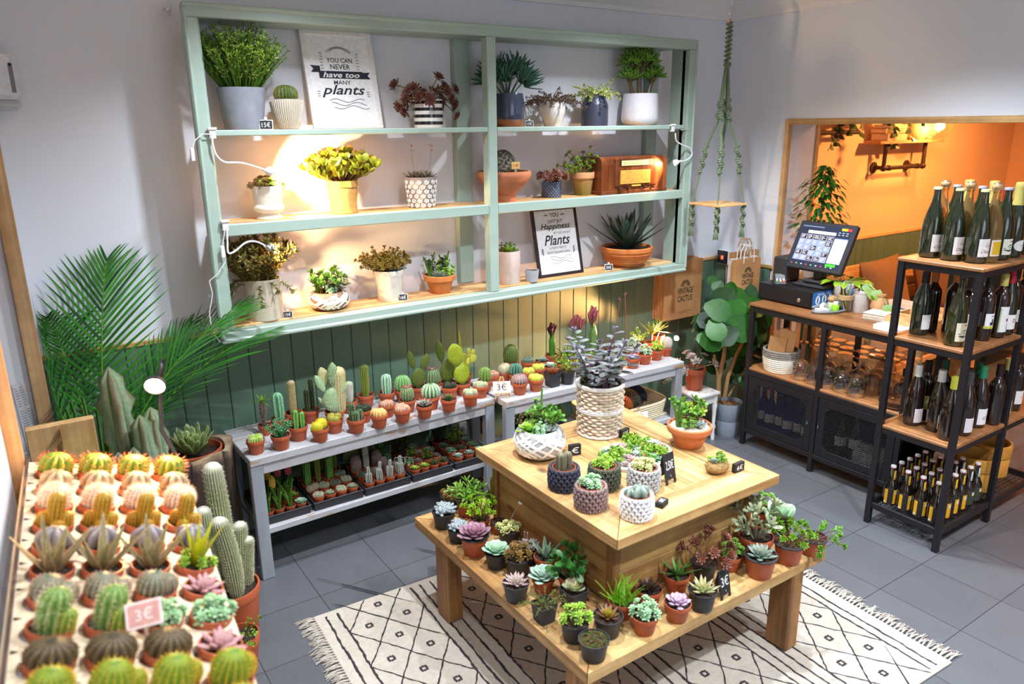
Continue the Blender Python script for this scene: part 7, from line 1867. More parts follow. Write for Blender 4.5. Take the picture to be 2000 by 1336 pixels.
# stack of paper bags hanging under the shelf's right end
KR=lin(196,150,100);M_kraft=mat('kraft_paper',None,rough=.75,nscale=8,namt=.08,bump=.1,bscale=30)
def logo(b,X,w):
    """arched cactus emblem over two words"""
    dk=lin(44,62,44);sv=b.x;b.x=sv @ X
    for i in range(11):
        x=(i-5)/5*w*.27;top=w*.30*sqrt(max(0,1-(x/(w*.3))**2));lo=0 if abs(x) > w*.06 else w*.12
        b.prism([(x-w*.016,w*.42+lo),(x+w*.016,w*.42+lo),(x+w*.016,w*.42+max(top,lo+.001)),(x-w*.016,w*.42+max(top,lo+.001))],0,.0003,dk)
    b.x=sv;lettering(b,'VINTAGE',X @ T(0,w*.22,0),w,w*.28,dk,bold=.02);lettering(b,'CACTUS',X @ T(0,-w*.14,0),w*.95,w*.28,dk,bold=.02)
def bagface(t,W,H,D,col,off=(0,0,0),rim=True):
    b=B().at(T(*off));n=12;zz=[(2*((i % 2))-1)*.0016 for i in range(n+1)]
    b.box((-W/2,-D,0),(W/2,0,H),col,.001)
    for i in range(n): b.box((-W/2+W*i/n,-D-.0006,H-.003),(-W/2+W*(i+.5)/n,0,H+.004),col,0)
    return b
y1,y0=-.115,-.016;A=ony(1295,629,y1);C=ony(1367,615,y1);W_=C.x-A.x;tz=ony(1357,512,y1).z
t=thing('paper_bags','thick stack of brown paper bags hanging on the green panelling','paper bag',((A.x+C.x)/2,y1,A.z),0);Hb=tz-A.z+.02;r=random.Random(3)
for k in range(12):
    d0=k*.0086;q=r.uniform(-.006,.006) if k else 0;b=bagface(None,W_,Hb,.0066,jit(KR,r,.05),(q,d0+.0066,r.uniform(-.008,.004) if k else 0));o_=obj('bag',b,M_kraft,t)
    if k == 0:
        b=B();logo(b,T(W_*.05,-.0008,Hb*.40) @ RotX(pi/2),W_*.42);b.box((-W_*.12,-.001,Hb*.12),(W_*.25,-.0004,Hb*.125),lin(110,86,60),0);b.box((-W_*.12,-.001,Hb*.095),(W_*.12,-.0004,Hb*.10),lin(110,86,60),0);obj('lettering',b,M_attr,o_,smooth=0,label='shop emblem in dark green')
# handled carrier bags hanging in the corner behind the counter
hy=-.47;A=ony(1433,575,hy);C=ony(1481,575,hy);Wc=C.x-A.x;zt_=ony(1455,508,hy).z;zb=zt_-Wc*1.55
for k,(nm,lab,col,dx,dy,dz) in enumerate([('carrier_bag','brown carrier bag with white rope handles printed with the shop emblem',KR,0,0,0),('carrier_bag','plain white carrier bag behind the printed brown one',lin(226,226,228),.02,.045,.0),('carrier_bag','brown carrier bags hung in the corner beside the opening',mix(KR,(0,0,0),.15),.10,.085,.03)]):
    cx_=min((A.x+C.x)/2+dx,-.014-Wc*.525);t=thing(nm,lab,'paper bag',(cx_,hy+dy,zb),0,'carrier bags in the corner');b=bagface(t,Wc*(1.05 if k else 1),(zt_-zb)+dz,.03,col,(0,.03,0));bd_=obj('bag',b,M_kraft,t)
    hc=lin(232,230,226) if k < 2 else mix(KR,(0,0,0),.2)
    for yy in (.0,.028): b=B();H_=zt_-zb+dz;b.tube([(-Wc*.2,yy,H_-.02),(-Wc*.19,yy,H_+.05),(-Wc*.1,yy,H_+.085),(Wc*.1,yy,H_+.085),(Wc*.19,yy,H_+.05),(Wc*.2,yy,H_-.02)],.004,6,hc);obj('handle',b,M_attr,t)
    if k == 0: b=B();logo(b,T(0,-.001,H_*.66) @ RotX(pi/2),Wc*.46);obj('lettering',b,M_attr,bd_,smooth=0)
# wall controller
g_=onx(1412,502,-.04);t=thing('wall_controller','white wall box with black front and red light in the corner','thermostat',(0,g_.y,g_.z),0);b=B();b.box((-.045,-.05,-.05),(-.0005,.05,.05),lin(222,222,222),.006);bx=obj('housing',b,M_attr_s,t)
b=B();b.box((-.048,-.046,-.044),(-.044,.046,.046),lin(34,34,38),.002);fp=obj('black_front',b,M_gloss,bx);b=B();b.box((-.0492,-.012,-.016),(-.0478,.012,.012),lin(200,60,40),.001);b.box((-.0496,-.006,-.008),(-.049,.006,.004),lin(250,180,120),0);obj('red_indicator',b,mat('red_indicator',None,emit=.6,ecol=(1,.15,.05)),bx)
b=B();b.tube([(-.02,-.02,-.05),(-.02,-.024,-.3),(-.02,-.02,-.55)],.004,6,lin(222,222,222));obj('cable',b,M_attr_s,t)
# white stool with trailing ghost plant
sx,sy,sz=-.655,-.49,.33;t=thing('stool','small worn white wooden stool carrying a terracotta pot','stool',(sx,sy,0),radians(-3));b=B();b.box((-.105,-.105,sz-.02),(.105,.105,sz),(1,1,1),.004);obj('seat',b,M_wht_worn,t)
b=B()
for a,c in [((-.09,-.09,sz-.075),(.09,-.075,sz-.02)),((-.09,.075,sz-.075),(.09,.09,sz-.02)),((-.09,-.075,sz-.075),(-.075,.075,sz-.02)),((.075,-.075,sz-.075),(.09,.075,sz-.02))]: b.box(a,c,(1,1,1),.002)
obj('apron',b,M_wht_worn,t)
for x in (-.082,.082):
    for y in (-.082,.082): b=B();b.lathe([(0,0),(.012,0),(.014,.02),(.010,.07),(.017,.09),(.010,.11),(.014,.2),(.018,.24),(.014,.255),(.017,.275),(.017,sz-.021)],12,o=(x,y,0));obj('leg',b,M_wht_worn,t)
@sp
def ghost_trail(b,r,R,H):
    c0=lin(180,184,184)
    for i in range(11):
        a=i*GA;f=sqrt((i+.5)/11);pts=curve((0,0,0),(cos(a)*f*1.1,sin(a)*f*.9,.9-.5*f),H*(.7+.5*f),(cos(a)*.2,0,.25-f*.7),5);stemtube(b,pts,.004,.003,lin(150,140,120));rosette(b,frame(pts[-1],pts[-1]-pts[-2]+Vector((0,-.004,.008))),R*.55,17,lin(190,192,186),jit(c0,r,.1),lin(196,176,184),.46,.14,'spoon',75,5,.1,.35,r,5)
    pts=curve((R*.4,0,0),(1,-.1,.55),R*3.1,(.1,0,-1.3),8);stemtube(b,pts,.006,.004,lin(150,136,100));rosette(b,frame(pts[-1],(.2,-.6,.8)),R*.62,18,lin(200,210,190),lin(176,190,176),None,.44,.14,'spoon',75,5,.1,.35,r,5)
pot_at(1355,764,41,34,sz,'silvery ghost succulent trailing from a terracotta pot on the white stool','ghost_trail','terra',4,None,1.05)
# round-leaved rubber plant in a grey pot
gp=onz(1418,856,0);gp=gp+away(gp)*.08;gr=.088
t=thing('potted_plant','large shiny round-leaved plant in a grey floor pot','potted plant',(gp.x,gp.y,0),0);b=B();b.lathe([(0,.002),(gr*.84,0),(gr*.86,.004),(gr*.92,.105),(gr*.905,.109),(gr*.93,.112),(gr*1.0,.225),(gr*.99,.228),(gr*.93,.226),(gr*.91,.2)],36,lin(134,142,154));obj('pot',b,M_attr_s,t);obj('soil',soil_mesh(gr*.92,lin(120,96,62)),None,t,(0,0,.205))
b=B();tr=lin(150,116,76);dg=depth((gp.x,gp.y,.5))
def gl_(px,py,dd=0): return dp(px,py,dg+dd)-Vector((gp.x,gp.y,0))
def lp(px,py): q=ony(px,py,gp.y);return Vector((q.x-gp.x,0,q.z))
br_=[([lp(1405,775),lp(1402,740),lp(1412,700),lp(1420,665),lp(1425,620)],.016),([lp(1415,775),lp(1420,735),lp(1440,695),lp(1452,668),lp(1465,640)],.014),([lp(1425,775),lp(1437,755),lp(1448,735)],.008),([lp(1402,740),lp(1395,700),lp(1390,660)],.009)]
for P,q in br_: b.tube([p+Vector((0,RND.uniform(-.01,.01),0)) for p in P],[q*(1-.4*i/(len(P)-1)) for i in range(len(P))],8,tr)
obj('trunk',b,M_attr,t);b=B();r=random.Random(14);g1,g2=lin(50,104,42),lin(18,52,26)
LV=[(1384,625,42,0),(1402,606,46,-.06),(1434,610,50,-.05),(1448,640,56,-.1),(1398,645,40,-.1),(1388,665,46,-.05),(1420,657,40,-.08),(1412,583,46,.05),(1440,583,48,.03),(1470,600,46,.02),(1490,620,44,.03),(1478,650,46,0),(1463,672,40,.02),(1440,685,36,.03),(1410,690,34,.05),(1385,690,30,.06),(1428,565,30,.06),(1462,570,36,.08),(1500,600,34,.08),(1402,560,24,.1),(1450,745,20,-.02),(1438,742,18,0),(1405,712,26,.08),(1455,705,28,.08),(1475,690,30,.1),(1375,640,34,.08),(1430,635,40,.08),(1456,655,44,.1),(1415,620,46,.1),(1490,660,38,.1),(1440,715,30,.1),(1390,720,26,.1)]
for px,py,w,dd in LV+[(x+r.uniform(-16,16),y+r.uniform(-14,14),w*.9,dd+.07) for x,y,w,dd in LV]:
    c=ony(px,py,gp.y+dd)-Vector((gp.x,gp.y,0));c.x=min(c.x,-.05-gp.x);L=w*dg/FPX*1.15;az=r.uniform(0,6.3);nrm=(Vector((-.45,-.75,.55))+Vector((r.uniform(-.5,.5),r.uniform(-.4,.4),r.uniform(-.3,.4)))).normalized();d=Vector((cos(az),sin(az)*.3,-.55+.3*sin(az)));d=(d-nrm*d.dot(nrm)).normalized()
    cc=jit(mix(g2,g1,r.random()),r,.15);leaf(b,frame(c-d*L*.5,d,nrm),L,L*.86,.006,mix(cc,lin(120,160,90),.12),cc,'round',.1*r.uniform(-1,1),.1,10,mix(cc,lin(110,150,80),.08))
    b.tube([c-d*L*.5,c-d*L*.5+Vector((0,.02,-.03))],.0025,4,lin(110,130,60))
obj('leaves',b,M_leafy,t)
# small lamp at the right end of the bench
lpz=ony(1322,660,-.30);M_led3=mat('warm_led_soft',(1,.85,.6),emit=60,ecol=(1,.76,.48))
t=thing('clip_lamp','small black clip lamp glowing at the bench right end','lamp',(lpz.x,lpz.y,BZ),0,None);o=Vector((lpz.x,lpz.y,BZ))
P=[Vector((-.915,-.30,BZ))-o,Vector((-.84,-.29,BZ+.05))-o,Vector((-.80,-.28,BZ+.10))-o,lpz+Vector((.025,.02,.02))-o,lpz-o]
b=B();b.tube(P,.0045,7);b.box((P[0].x-.02,P[0].y-.015,.001),(P[0].x+.02,P[0].y+.015,.02));obj('gooseneck',b,M_lampb,t)
d=Vector((-.85,-.4,.0)).normalized();X=frame(lpz-o-d*.012,d);b=B().at(X);b.lathe([(0,-.004),(.006,-.004),(.016,.01),(.019,.022),(.017,.024)],20);hd=obj('lamp_head',b,M_lampb,t);b=B().at(X);b.lathe([(.016,.02),(.01,.027),(0,.028)],16);obj('led',b,M_led3,hd)
lamp('clip_lamp_light','SPOT',lpz+d*.02,190,(1,.46,.17),.012,lpz+Vector((-1,.13,.10)),92,.8)
# ================================================================== ON THE COUNTER
# cash drawer
def boxthing(b,a,c,o,col,bev=.003): b.box(tuple(Vector(a)-o),tuple(Vector(c)-o),col,bev)
bk=lin(36,34,38);o=Vector((-.365,-1.05,CT));t=thing('cash_drawer','black metal cash drawer with blue notice on its side','cash drawer',o,0)
b=B();b.box((0,0,.008),(.29,.375,.105),bk,.003);body=obj('housing',b,M_metal,t)
b=B()
for x in (.02,.26):
    for y in (.02,.35): b.box((x,y,0),(x+.016,y+.016,.009),bk,.001)
obj('foot',b,M_black,t)
b=B();b.box((-.004,.012,.016),(0,.363,.096),lin(42,40,44),.001);b.box((-.0045,.13,.062),(-.0035,.29,.066),(.005,.005,.005),0);dr=obj('drawer_front',b,M_metal,t)
b=B();b.at(T(-.004,.085,.045) @ RotY(-pi/2));b.lathe([(.0,0),(.012,0),(.012,.004),(.006,.006),(0,.006)],16);obj('lock',b,M_chrome,dr,label='round silver lock')
b=B();b.box((.004,-.0015,.012),(.285,0,.1),lin(30,112,190),.0003);b.box((.004,-.0019,.012),(.285,-.001,.026),lin(200,220,236),0);st_=obj('sticker',b,M_attr_s,t,label='blue priority-service sticker');b=B()
lettering(b,'Atendimento Prioritário',T(.145,-.002,.086) @ RotX(pi/2),.2,None,lin(240,244,250))
for i in range(4):
    x=.05+.062*i;sv=b.x;b.x=T(x,-.0021,.052) @ RotX(pi/2);b.prism([(.022*cos(a),.027*sin(a)) for a in [2*pi*k/20 for k in range(20)]],0,.0002,lin(240,244,250));b.prism([(-.004,-.018),(.004,-.018),(.007,.008),(-.007,.008)],.0003,.0005,lin(40,70,120));b.prism([(.005*cos(a),.014+.005*sin(a)) for a in [2*pi*k/10 for k in range(10)]],.0003,.0005,lin(40,70,120));b.x=sv
obj('lettering',b,M_attr,st_,smooth=0)
# touchscreen till
DT=CT+.105;mo=Vector((-.20,-.95,DT));t=thing('touchscreen_till','black touchscreen till on a stand above the cash drawer','till',mo,0)
b=B();b.box((-.075,-.105,.0005),(.105,.105,.018),bk,.006);b.box((-.04,-.07,.018),(.09,.07,.04),bk,.01);obj('base',b,M_black,t)
b=B();b.box((.015,-.035,.035),(.06,.035,.17),bk,.008);obj('arm',b,M_black,t)
MX=frame(Vector((-.193,-.95,1.261))-mo,Vector((-cos(radians(26)),0,sin(radians(26)))),(0,-1,0));w2,h2=.185,.15
b=B().at(MX);b.box((-w2,-h2,-.035),(w2,h2,0),bk,.006);sc_=obj('monitor',b,M_black,t)
M_scr=mat('till_screen',None,rough=.2,namt=0);
def screen_mat():
    m,nt,p=nodes('till_display');at=N(nt,'ShaderNodeVertexColor',layer_name='Col');link(nt,at.outputs['Color'],p.inputs['Base Color']);link(nt,at.outputs['Color'],p.inputs['Emission Color']);p.inputs['Emission Strength'].default_value=.75;p.inputs['Roughness'].default_value=.25;return m
b=B().at(MX);r=random.Random(6);L_=.012;b.mi=0
def R_(x0,y0,x1,y1,col,k=1): b.box((-w2+.022+x0*.326,h2-.022-y1*.256,.0002*k),(-w2+.022+x1*.326,h2-.022-y0*.256,.0002*k+.0003),col,0)
R_(0,0,1,1,lin(36,42,60));R_(.02,.03,.45,.06,lin(96,104,130),2);R_(.16,.14,.72,.21,lin(226,228,236),2)
for i in range(5):
    for j in range(5):
        c=lin(110,126,196) if r.random() < .42 else lin(42,34,40);x=.04+.135*i;y=.24+.128*j;R_(x,y,x+.125,y+.118,lin(190,196,220),2);R_(x+.004,y+.005,x+.121,y+.113,c,3)
        for q in range(3): R_(x+.02,y+.022+.028*q,x+.06+.05*r.random(),y+.032+.028*q,lin(210,212,226),4)
R_(.73,.26,.985,.86,lin(226,226,236),2);R_(.73,.26,.985,.285,lin(96,110,150),3);R_(.73,.88,.92,.94,lin(60,200,40),2);R_(.80,.02,.91,.075,lin(236,206,30),2);R_(.915,.02,.99,.075,lin(220,50,60),2)
for q in range(9): R_(.04+.1*q,.95,.07+.1*q,.975,lin([(200,60,50),(110,180,90),(190,196,220)][q % 3]),2)
for q in range(6): R_(.76+.075*(q % 3),.12+.05*(q//3),.80+.075*(q % 3),.14+.05*(q//3),lin(150,156,180),2)
obj('screen',b,screen_mat(),sc_,smooth=0)
# receipt printer behind, card terminal
pr2=Vector((-.2,-.735,DT));t=thing('receipt_printer','black receipt printer half hidden behind the till screen','printer',pr2,0);b=B();b.box((-.06,-.045,.0005),(.085,.05,.15),bk,.008);obj('housing',b,M_black,t)
b=B();b.box((-.064,-.02,.02),(-.06,.01,.035),lin(40,80,220),.002);obj('status_light',b,mat('blue_led',None,emit=1.5,ecol=(.1,.25,1)),t,label='glowing blue light')
q=onz(1519,541,DT+.02);t=thing('card_terminal','grey black card payment terminal lying left of the till','card terminal',(-.30,-.775,DT),radians(40));b=B();X=RotX(0) @ RotY(radians(-14));b.at(T(0,0,.006) @ X);b.box((-.065,-.038,.001),(.075,.038,.03),lin(64,64,70),.009);c_=obj('body',b,M_black,t)
b=B().at(T(0,0,.006) @ X);b.box((.0,-.028,.0301),(.055,.028,.0315),lin(120,126,130),.001);obj('display',b,M_attr_s,c_)
b=B().at(T(0,0,.006) @ X)
for i in range(4):
    for j in range(3): b.box((-.055+.013*i,-.026+.019*j,.030),(-.047+.013*i,-.012+.019*j,.0325),[lin(226,40,40),lin(240,200,30),lin(40,190,70)][j] if i == 0 else lin(190,190,194),.001)
obj('key',b,M_attr_s,c_)
# tray with stationery
def small(name,label,cat,loc,rz=0,group=None): return thing(name,label,cat,loc,rz,group)
q=onz(1626,606,CT);tq=Vector((-.315,-1.135,CT));t=small('stationery_tray','oval grey metal tray of small items in front of the till','tray',tq,radians(-14));b=B();pts=[(.115*cos(a)*(1 if abs(cos(a)) < .7 else 1),.05*sin(a)) for a in [2*pi*k/28 for k in range(28)]];b.prism(pts,.0005,.004,lin(120,120,126));b.tube([(x,y,.012) for x,y in pts+pts[:1]],.006,6,lin(130,130,136),cap=False);obj('tray',b,M_attr_s,t)
t=small('card_stack','stack of white business cards on the oval tray','cards',tq+Vector((-.062,.01,.0045)),radians(-20));b=B()
for i in range(10): b.box((-.03+.0006*(i % 3),-.024,.0022*i),(.03,.024+.0006*(i % 2),.0022*i+.002),lin(226,226,226),0)
obj('cards',b,M_attr,t,smooth=0)
t=small('tape_roll','white round dispenser roll on the oval tray','tape',tq+Vector((-.015,.032,.0045)),0);b=B();b.at(T(0,0,.022) @ RotX(pi/2));b.lathe([(.008,-.01),(.022,-.01),(.022,.01),(.008,.01),(.008,-.01)],20,lin(224,226,230));obj('roll',b,M_attr_s,t)
t=small('twine_jar','small jar topped with a ball of twine on the tray','jar',tq+Vector((.045,.022,.0045)),0);b=B();b.lathe([(0,.001),(.02,0),(.021,.04),(.018,.044)],20,lin(190,200,160));obj('jar',b,M_attr_s,t);b=B();b.blob((0,0,.062),(.023,.023,.02),lin(190,156,110),12,8)
for i in range(7): b.tube([(.0235*cos(a)*cos(i*.4),.0235*sin(a),.062+.0205*cos(a)*sin(i*.4)) for a in [2*pi*k/18 for k in range(19)]],.0018,4,lin(176,140,96))
obj('twine',b,M_attr,t)
t=small('lime_bottle','small bright green bottle with white cap on the tray','bottle',tq+Vector((.02,-.02,.0045)),0);b=B();b.lathe([(0,.001),(.019,0),(.02,.004),(.02,.035),(.015,.042)],18,lin(140,210,50));obj('body',b,M_attr_s,t);b=B();b.lathe([(.014,.042),(.014,.056),(0,.057)],16,lin(232,232,232));obj('cap',b,M_attr_s,t)
pc=Vector((-.235,-1.175,CT));t=small('pen_jar','glass jar of pens bound with twine beside the tray','pen jar',pc,0);b=B();b.lathe([(0,.002),(.034,0),(.036,.004),(.036,.1),(.033,.1),(.033,.006),(0,.006)],26);obj('glass',b,M_glass,t);b=B()
for i in range(5): b.tube([(.0385*cos(a),.0385*sin(a),.074+.0055*i) for a in [2*pi*k/24 for k in range(25)]],.0036,5,jit(lin(184,150,104),RND,.1),cap=False)
obj('twine',b,M_attr,t)
for i,(c,a) in enumerate([((40,60,170),.2),((40,60,170),.9),((226,226,226),1.6),((40,40,44),2.4),((210,190,60),3.1),((90,150,60),4.0),((60,110,190),5.0),((226,226,230),5.6)]):
    w_=lin(c);t=small('pen',['dark blue pen leaning left in the glass jar','second blue pen leaning forward in the glass jar','white pen in the glass jar','black pen in the glass jar','yellow pencil in the glass jar','green pen standing tallest in the glass jar','light blue pen in the glass jar','white marker at the glass jar back'][i],'pen',pc+Vector((0,0,.007)),0,'pens in the glass jar')
    b=B();b.tube([(.012*cos(a+2),.012*sin(a+2),0),(.026*cos(a),.026*sin(a),.10),(.031*cos(a),.031*sin(a),.125+.006*i % .03)],[.0035,.004,.0042],7,w_);obj('barrel',b,M_attr_s,t);b=B();b.tube([(.031*cos(a),.031*sin(a),.126+.006*i % .03),(.033*cos(a),.033*sin(a),.142+.006*i % .03)],[.0042,.003],7,mix(w_,(1,1,1),.4));obj('cap',b,M_attr_s,t)
# canister, round jar, trailing plant, menus
cn=Vector((-.17,-1.235,CT));t=small('canister','pale grey ceramic canister with lid on the counter','canister',cn,0);b=B();b.lathe([(0,.001),(.046,0),(.048,.004),(.05,.108),(.048,.11)],28,lin(196,194,192));obj('jar',b,M_attr_s,t);b=B();b.lathe([(.051,.1105),(.052,.122),(.044,.126),(0,.127)],28,lin(204,202,200));obj('lid',b,M_attr_s,t)
t=small('round_jar','round tan wooden jar behind the canister','jar',(-.145-.03,-1.345,CT),0);b=B();b.lathe([(0,.001),(.03,0),(.045,.03),(.05,.055),(.04,.09),(.028,.104),(.026,.112)],26,lin(186,140,96));obj('jar',b,M_clay,t);b=B();b.lathe([(.03,.1125),(.028,.122),(0,.128)],22,lin(170,124,84));obj('lid',b,M_clay,t)
pt_=Vector((-.165,-1.115,CT));t=small('potted_pothos','yellow green trailing pothos in a speckled white pot behind the till','potted plant',pt_,0);b=B();b.lathe([(0,.002),(.046,0),(.049,.006),(.056,.15),(.054,.152),(.05,.152),(.048,.13)],30,lin(206,202,196));obj('pot',b,M_attr_s,t);obj('soil',soil_mesh(.048),None,t,(0,0,.136))
b=B();r=random.Random(3)
for i in range(17):
    a=i*GA;L=r.uniform(.06,.11);pts=curve((.02*cos(a),.02*sin(a),.14),(cos(a),sin(a),1.1),L,(cos(a)*.4,sin(a)*.4,-.7),4);stemtube(b,pts,.002,.0014,lin(150,170,70));leaf(b,frame(pts[-1],Vector((cos(a),sin(a),-.3)),(0,0,1)),.06*r.uniform(.8,1.15),.045,.003,jit(lin(110,150,40),r,.25),lin(190,200,70),'lance',-.12,.12,8)
for (dy,ln,dz) in ((-.9,.20,-.6),(-.75,.28,-.9)):
    pts=curve((0,-.04,.15),(-.1,dy,.5),ln,(-.1,-.5,dz-.8),8);stemtube(b,pts,.0024,.0018,lin(190,200,110))
    for k in (3,5,8): leaf(b,frame(pts[k],Vector((-.3,-.4,-.6)),(-.6,-.3,.5)),.075,.055,.003,lin(110,146,40),lin(160,180,60),'lance',-.1,.1,8)
obj('vines',b,M_leafy,t)
t=small('menu_stack','stack of cream paper menus on the counter','menus',(-.225,-1.415,CT),radians(6));b=B();r=random.Random(2)
for i in range(14): q=r.uniform(-.004,.004);b.box((-.105+q,-.075+q,.0032*i+.0004),(.105+q,.075-q,.0032*i+.003),jit(lin(232,222,210),r,.03),0)
m_=obj('pages',b,M_attr,t,smooth=0);b=B();b.box((-.03,-.006,.0452),(.03,-.004,.0454),lin(150,120,100),0);b.box((-.02,.004,.0452),(.02,.006,.0454),lin(150,120,100),0);obj('print_lines',b,M_attr,m_,smooth=0)
t=small('wooden_caddy','pale wooden compartment box at the counter end','box',(-.24,-1.61,CT),0);b=B();wd=lin(1,1,1) if False else (1,1,.95);w_,d_,h_=.115,.125,.062
for a,c in [((-w_,-d_,.0005),(w_,d_,.006)),((-w_,-d_,.006),(w_,-d_+.008,h_)),((-w_,d_-.008,.006),(w_,d_,h_)),((-w_,-d_+.008,.006),(-w_+.008,d_-.008,h_)),((w_-.008,-d_+.008,.006),(w_,d_-.008,h_)),((-w_+.008,-.004,.006),(w_-.008,.004,h_*.9)),((-.004,.004,.006),(.004,d_-.008,h_*.9))]: b.box(a,c,wd,.001)
obj('box',b,M_pine,t)
t=small('corkscrew','dark corkscrew lying in the wooden compartment box','corkscrew',(-.24,-1.675,CT+.0065),.4);b=B();b.at(T(0,0,.011) @ RotY(pi/2));b.lathe([(0,-.05),(.009,-.048),(.010,-.01),(.008,.03),(.0,.034)],14,lin(60,34,30));obj('handle',b,M_attr_s,t);b=B();b.tube([(.034+.002*i,.004*cos(i*1.3),.011+.004*sin(i*1.3)) for i in range(14)],.0013,4);obj('spiral',b,M_chrome,t)
t=small('folded_napkin','folded white cloth napkin at the counter front edge','napkin',(-.405,-1.60,CT),0);b=B();n1,n2=14,9;vs=[]
for i in range(n1):
    for j in range(n2): x=-.055+.11*j/(n2-1);y=-.115+.23*i/(n1-1);vs.append((x+.004*sin(i*.8),y,.016+.012*abs(sin(i*.35+.6))*(1-(j/(n2-1)-.4)**2)))
for i in range(n1):
    for j in range(n2): x=-.055+.11*j/(n2-1);y=-.115+.23*i/(n1-1);vs.append((x,y,.0008))
k=n1*n2;fs=[(i*n2+j,(i+1)*n2+j,(i+1)*n2+j+1,i*n2+j+1) for i in range(n1-1) for j in range(n2-1)];fs += [tuple(k+x for x in f[::-1]) for f in fs]
ed=[i*n2 for i in range(n1)]+[(n1-1)*n2+j for j in range(1,n2)]+[i*n2+n2-1 for i in range(n1-2,-1,-1)]+[j for j in range(n2-2,0,-1)];fs += [(ed[i],k+ed[i],k+ed[(i+1) % len(ed)],ed[(i+1) % len(ed)]) for i in range(len(ed))]
b.add(vs,fs,lin(232,232,238));obj('cloth',b,M_attr,t,smooth=60)
# ================================================================== UNDER THE COUNTER TOP
q=Vector((-.375,-.885,CMID));t=thing('rope_basket','round basket, white rope below and grey above, full of paper bags','basket',q,0);b=B();n=11
for i in range(n):
    z=.007+i*.0125;rr=.084+.012*sin(pi*min(1,i/6)*.5);c=lin(226,220,206) if i < 7 else lin(128,122,112);b.tube([(rr*cos(a),rr*1.05*sin(a),z) for a in [2*pi*k/36 for k in range(37)]],.0072,6,jit(c,RND,.06),cap=False)
    if i >= 7:
        for k in range(0,60): a=2*pi*k/60;b.blob((rr*1.07*cos(a),rr*1.12*sin(a),z),(.003,.003,.004),jit(lin(150,146,138),RND,.3),4,3)
b.lathe([(0,.001),(.085,.001),(.085,.006),(0,.006)],24,lin(226,220,206));obj('woven_wall',b,M_attr,t)
for i,(dx,dy,rz,lean,hh,lab) in enumerate([(-.03,.03,.5,-.1,.2,'brown paper bag at the front of the round basket'),(0,.0,.35,-.15,.25,'taller brown paper bag in the middle of the round basket'),(.03,-.03,.2,.25,.24,'brown paper bag leaning right in the round basket'),(.045,-.045,.1,.35,.25,'rearmost brown paper bag leaning out of the round basket')]):
    p_=q+Vector((dx,dy,.008));tt=thing('paper_bag',lab,'paper bag',p_,pi/2+rz,'paper bags in the round basket');b=B().at(RotY(lean));b.box((-.05,-.003,0),(.05,.003,hh),jit(mix(KR,(0,0,0),.08),RND,.08),.0008)
    for k in range(10): b.box((-.05+.01*k,-.0032,hh-.001),(-.045+.01*k,.0032,hh+.003),KR,0)
    obj('bag',b,M_kraft,tt)
t=thing('wine_glass','x','wine glass',(0,0,0),0,'upturned wine glasses under the counter top');b=B()
b.lathe([(.034,0),(.0345,.0),(.0445,.045),(.046,.065),(.040,.088),(.022,.105),(.006,.113),(.0042,.12),(.0038,.19),(.006,.197),(.034,.2015),(.0345,.2035),(0,.205)],26)
b.lathe([(.0335,.0005),(.0438,.045),(.0453,.065),(.0393,.087),(.0212,.1035),(0,.109)],26);b.f[-26*5:]=[f[::-1] for f in b.f[-26*5:]];b.f.append(()) if False else None
bowl=b;b.v=[(x*1.12,y*1.12,z*1.1) for x,y,z in b.v];obj('glass',b,M_glass,t);gp_=t;first=True;ROWN=['front row','middle row','back row']
for i in range(3):
    for j in range(7):
        x=CX0+.065+.105*i;y=-1.06-.088*j-(.03 if i == 1 else 0)
        if i == 0 and j > 4: continue
        lab='upturned wine glass, %s, number %d from the round basket' % (ROWN[i],j+1);lab='upturned wine glass under the counter, %s from the basket in the %s' % (['first','second','third','fourth','fifth','sixth','seventh'][j],ROWN[i])
        if first: gp_.location=(x,y,CMID+.0005);gp_['label']=lab;first=False
        else: copy_thing(gp_,lab,(x,y,CMID+.0005),0,'upturned wine glasses under the counter top')
for i in range(3):
    t=thing('plate',['bottom brown plate','middle brown plate','top brown plate'][i]+' of the small stack under the counter top','plate',(-.385,-1.625,CMID+.0005+.0095*i),0,'brown stoneware plates');b=B();b.lathe([(0,.003),(.06,.003),(.062,0),(.066,.001),(.082,.006),(.088,.018),(.0855,.0185),(.078,.0095),(.06,.0065),(0,.006)],36,lin(110,66,42));b.f=b.f
    obj('plate',b,M_gloss,t);b=B();b.lathe([(.0865,.0175),(.0885,.0185),(.0865,.0195)],36,lin(40,28,24));obj('rim',b,M_gloss,t,label='dark rim')
t=thing('shopping_bag','dark bag with small red logo tag standing behind the round basket','bag',(-.24,-.79,CMID),0);b=B();b.box((-.05,-.02,.001),(.05,.02,.19),lin(30,28,34),.012);b_=obj('bag',b,M_attr,t);b=B();b.box((-.054,-.012,.06),(-.0502,.006,.078),lin(200,30,40),.001);obj('red_tag',b,M_attr,b_)

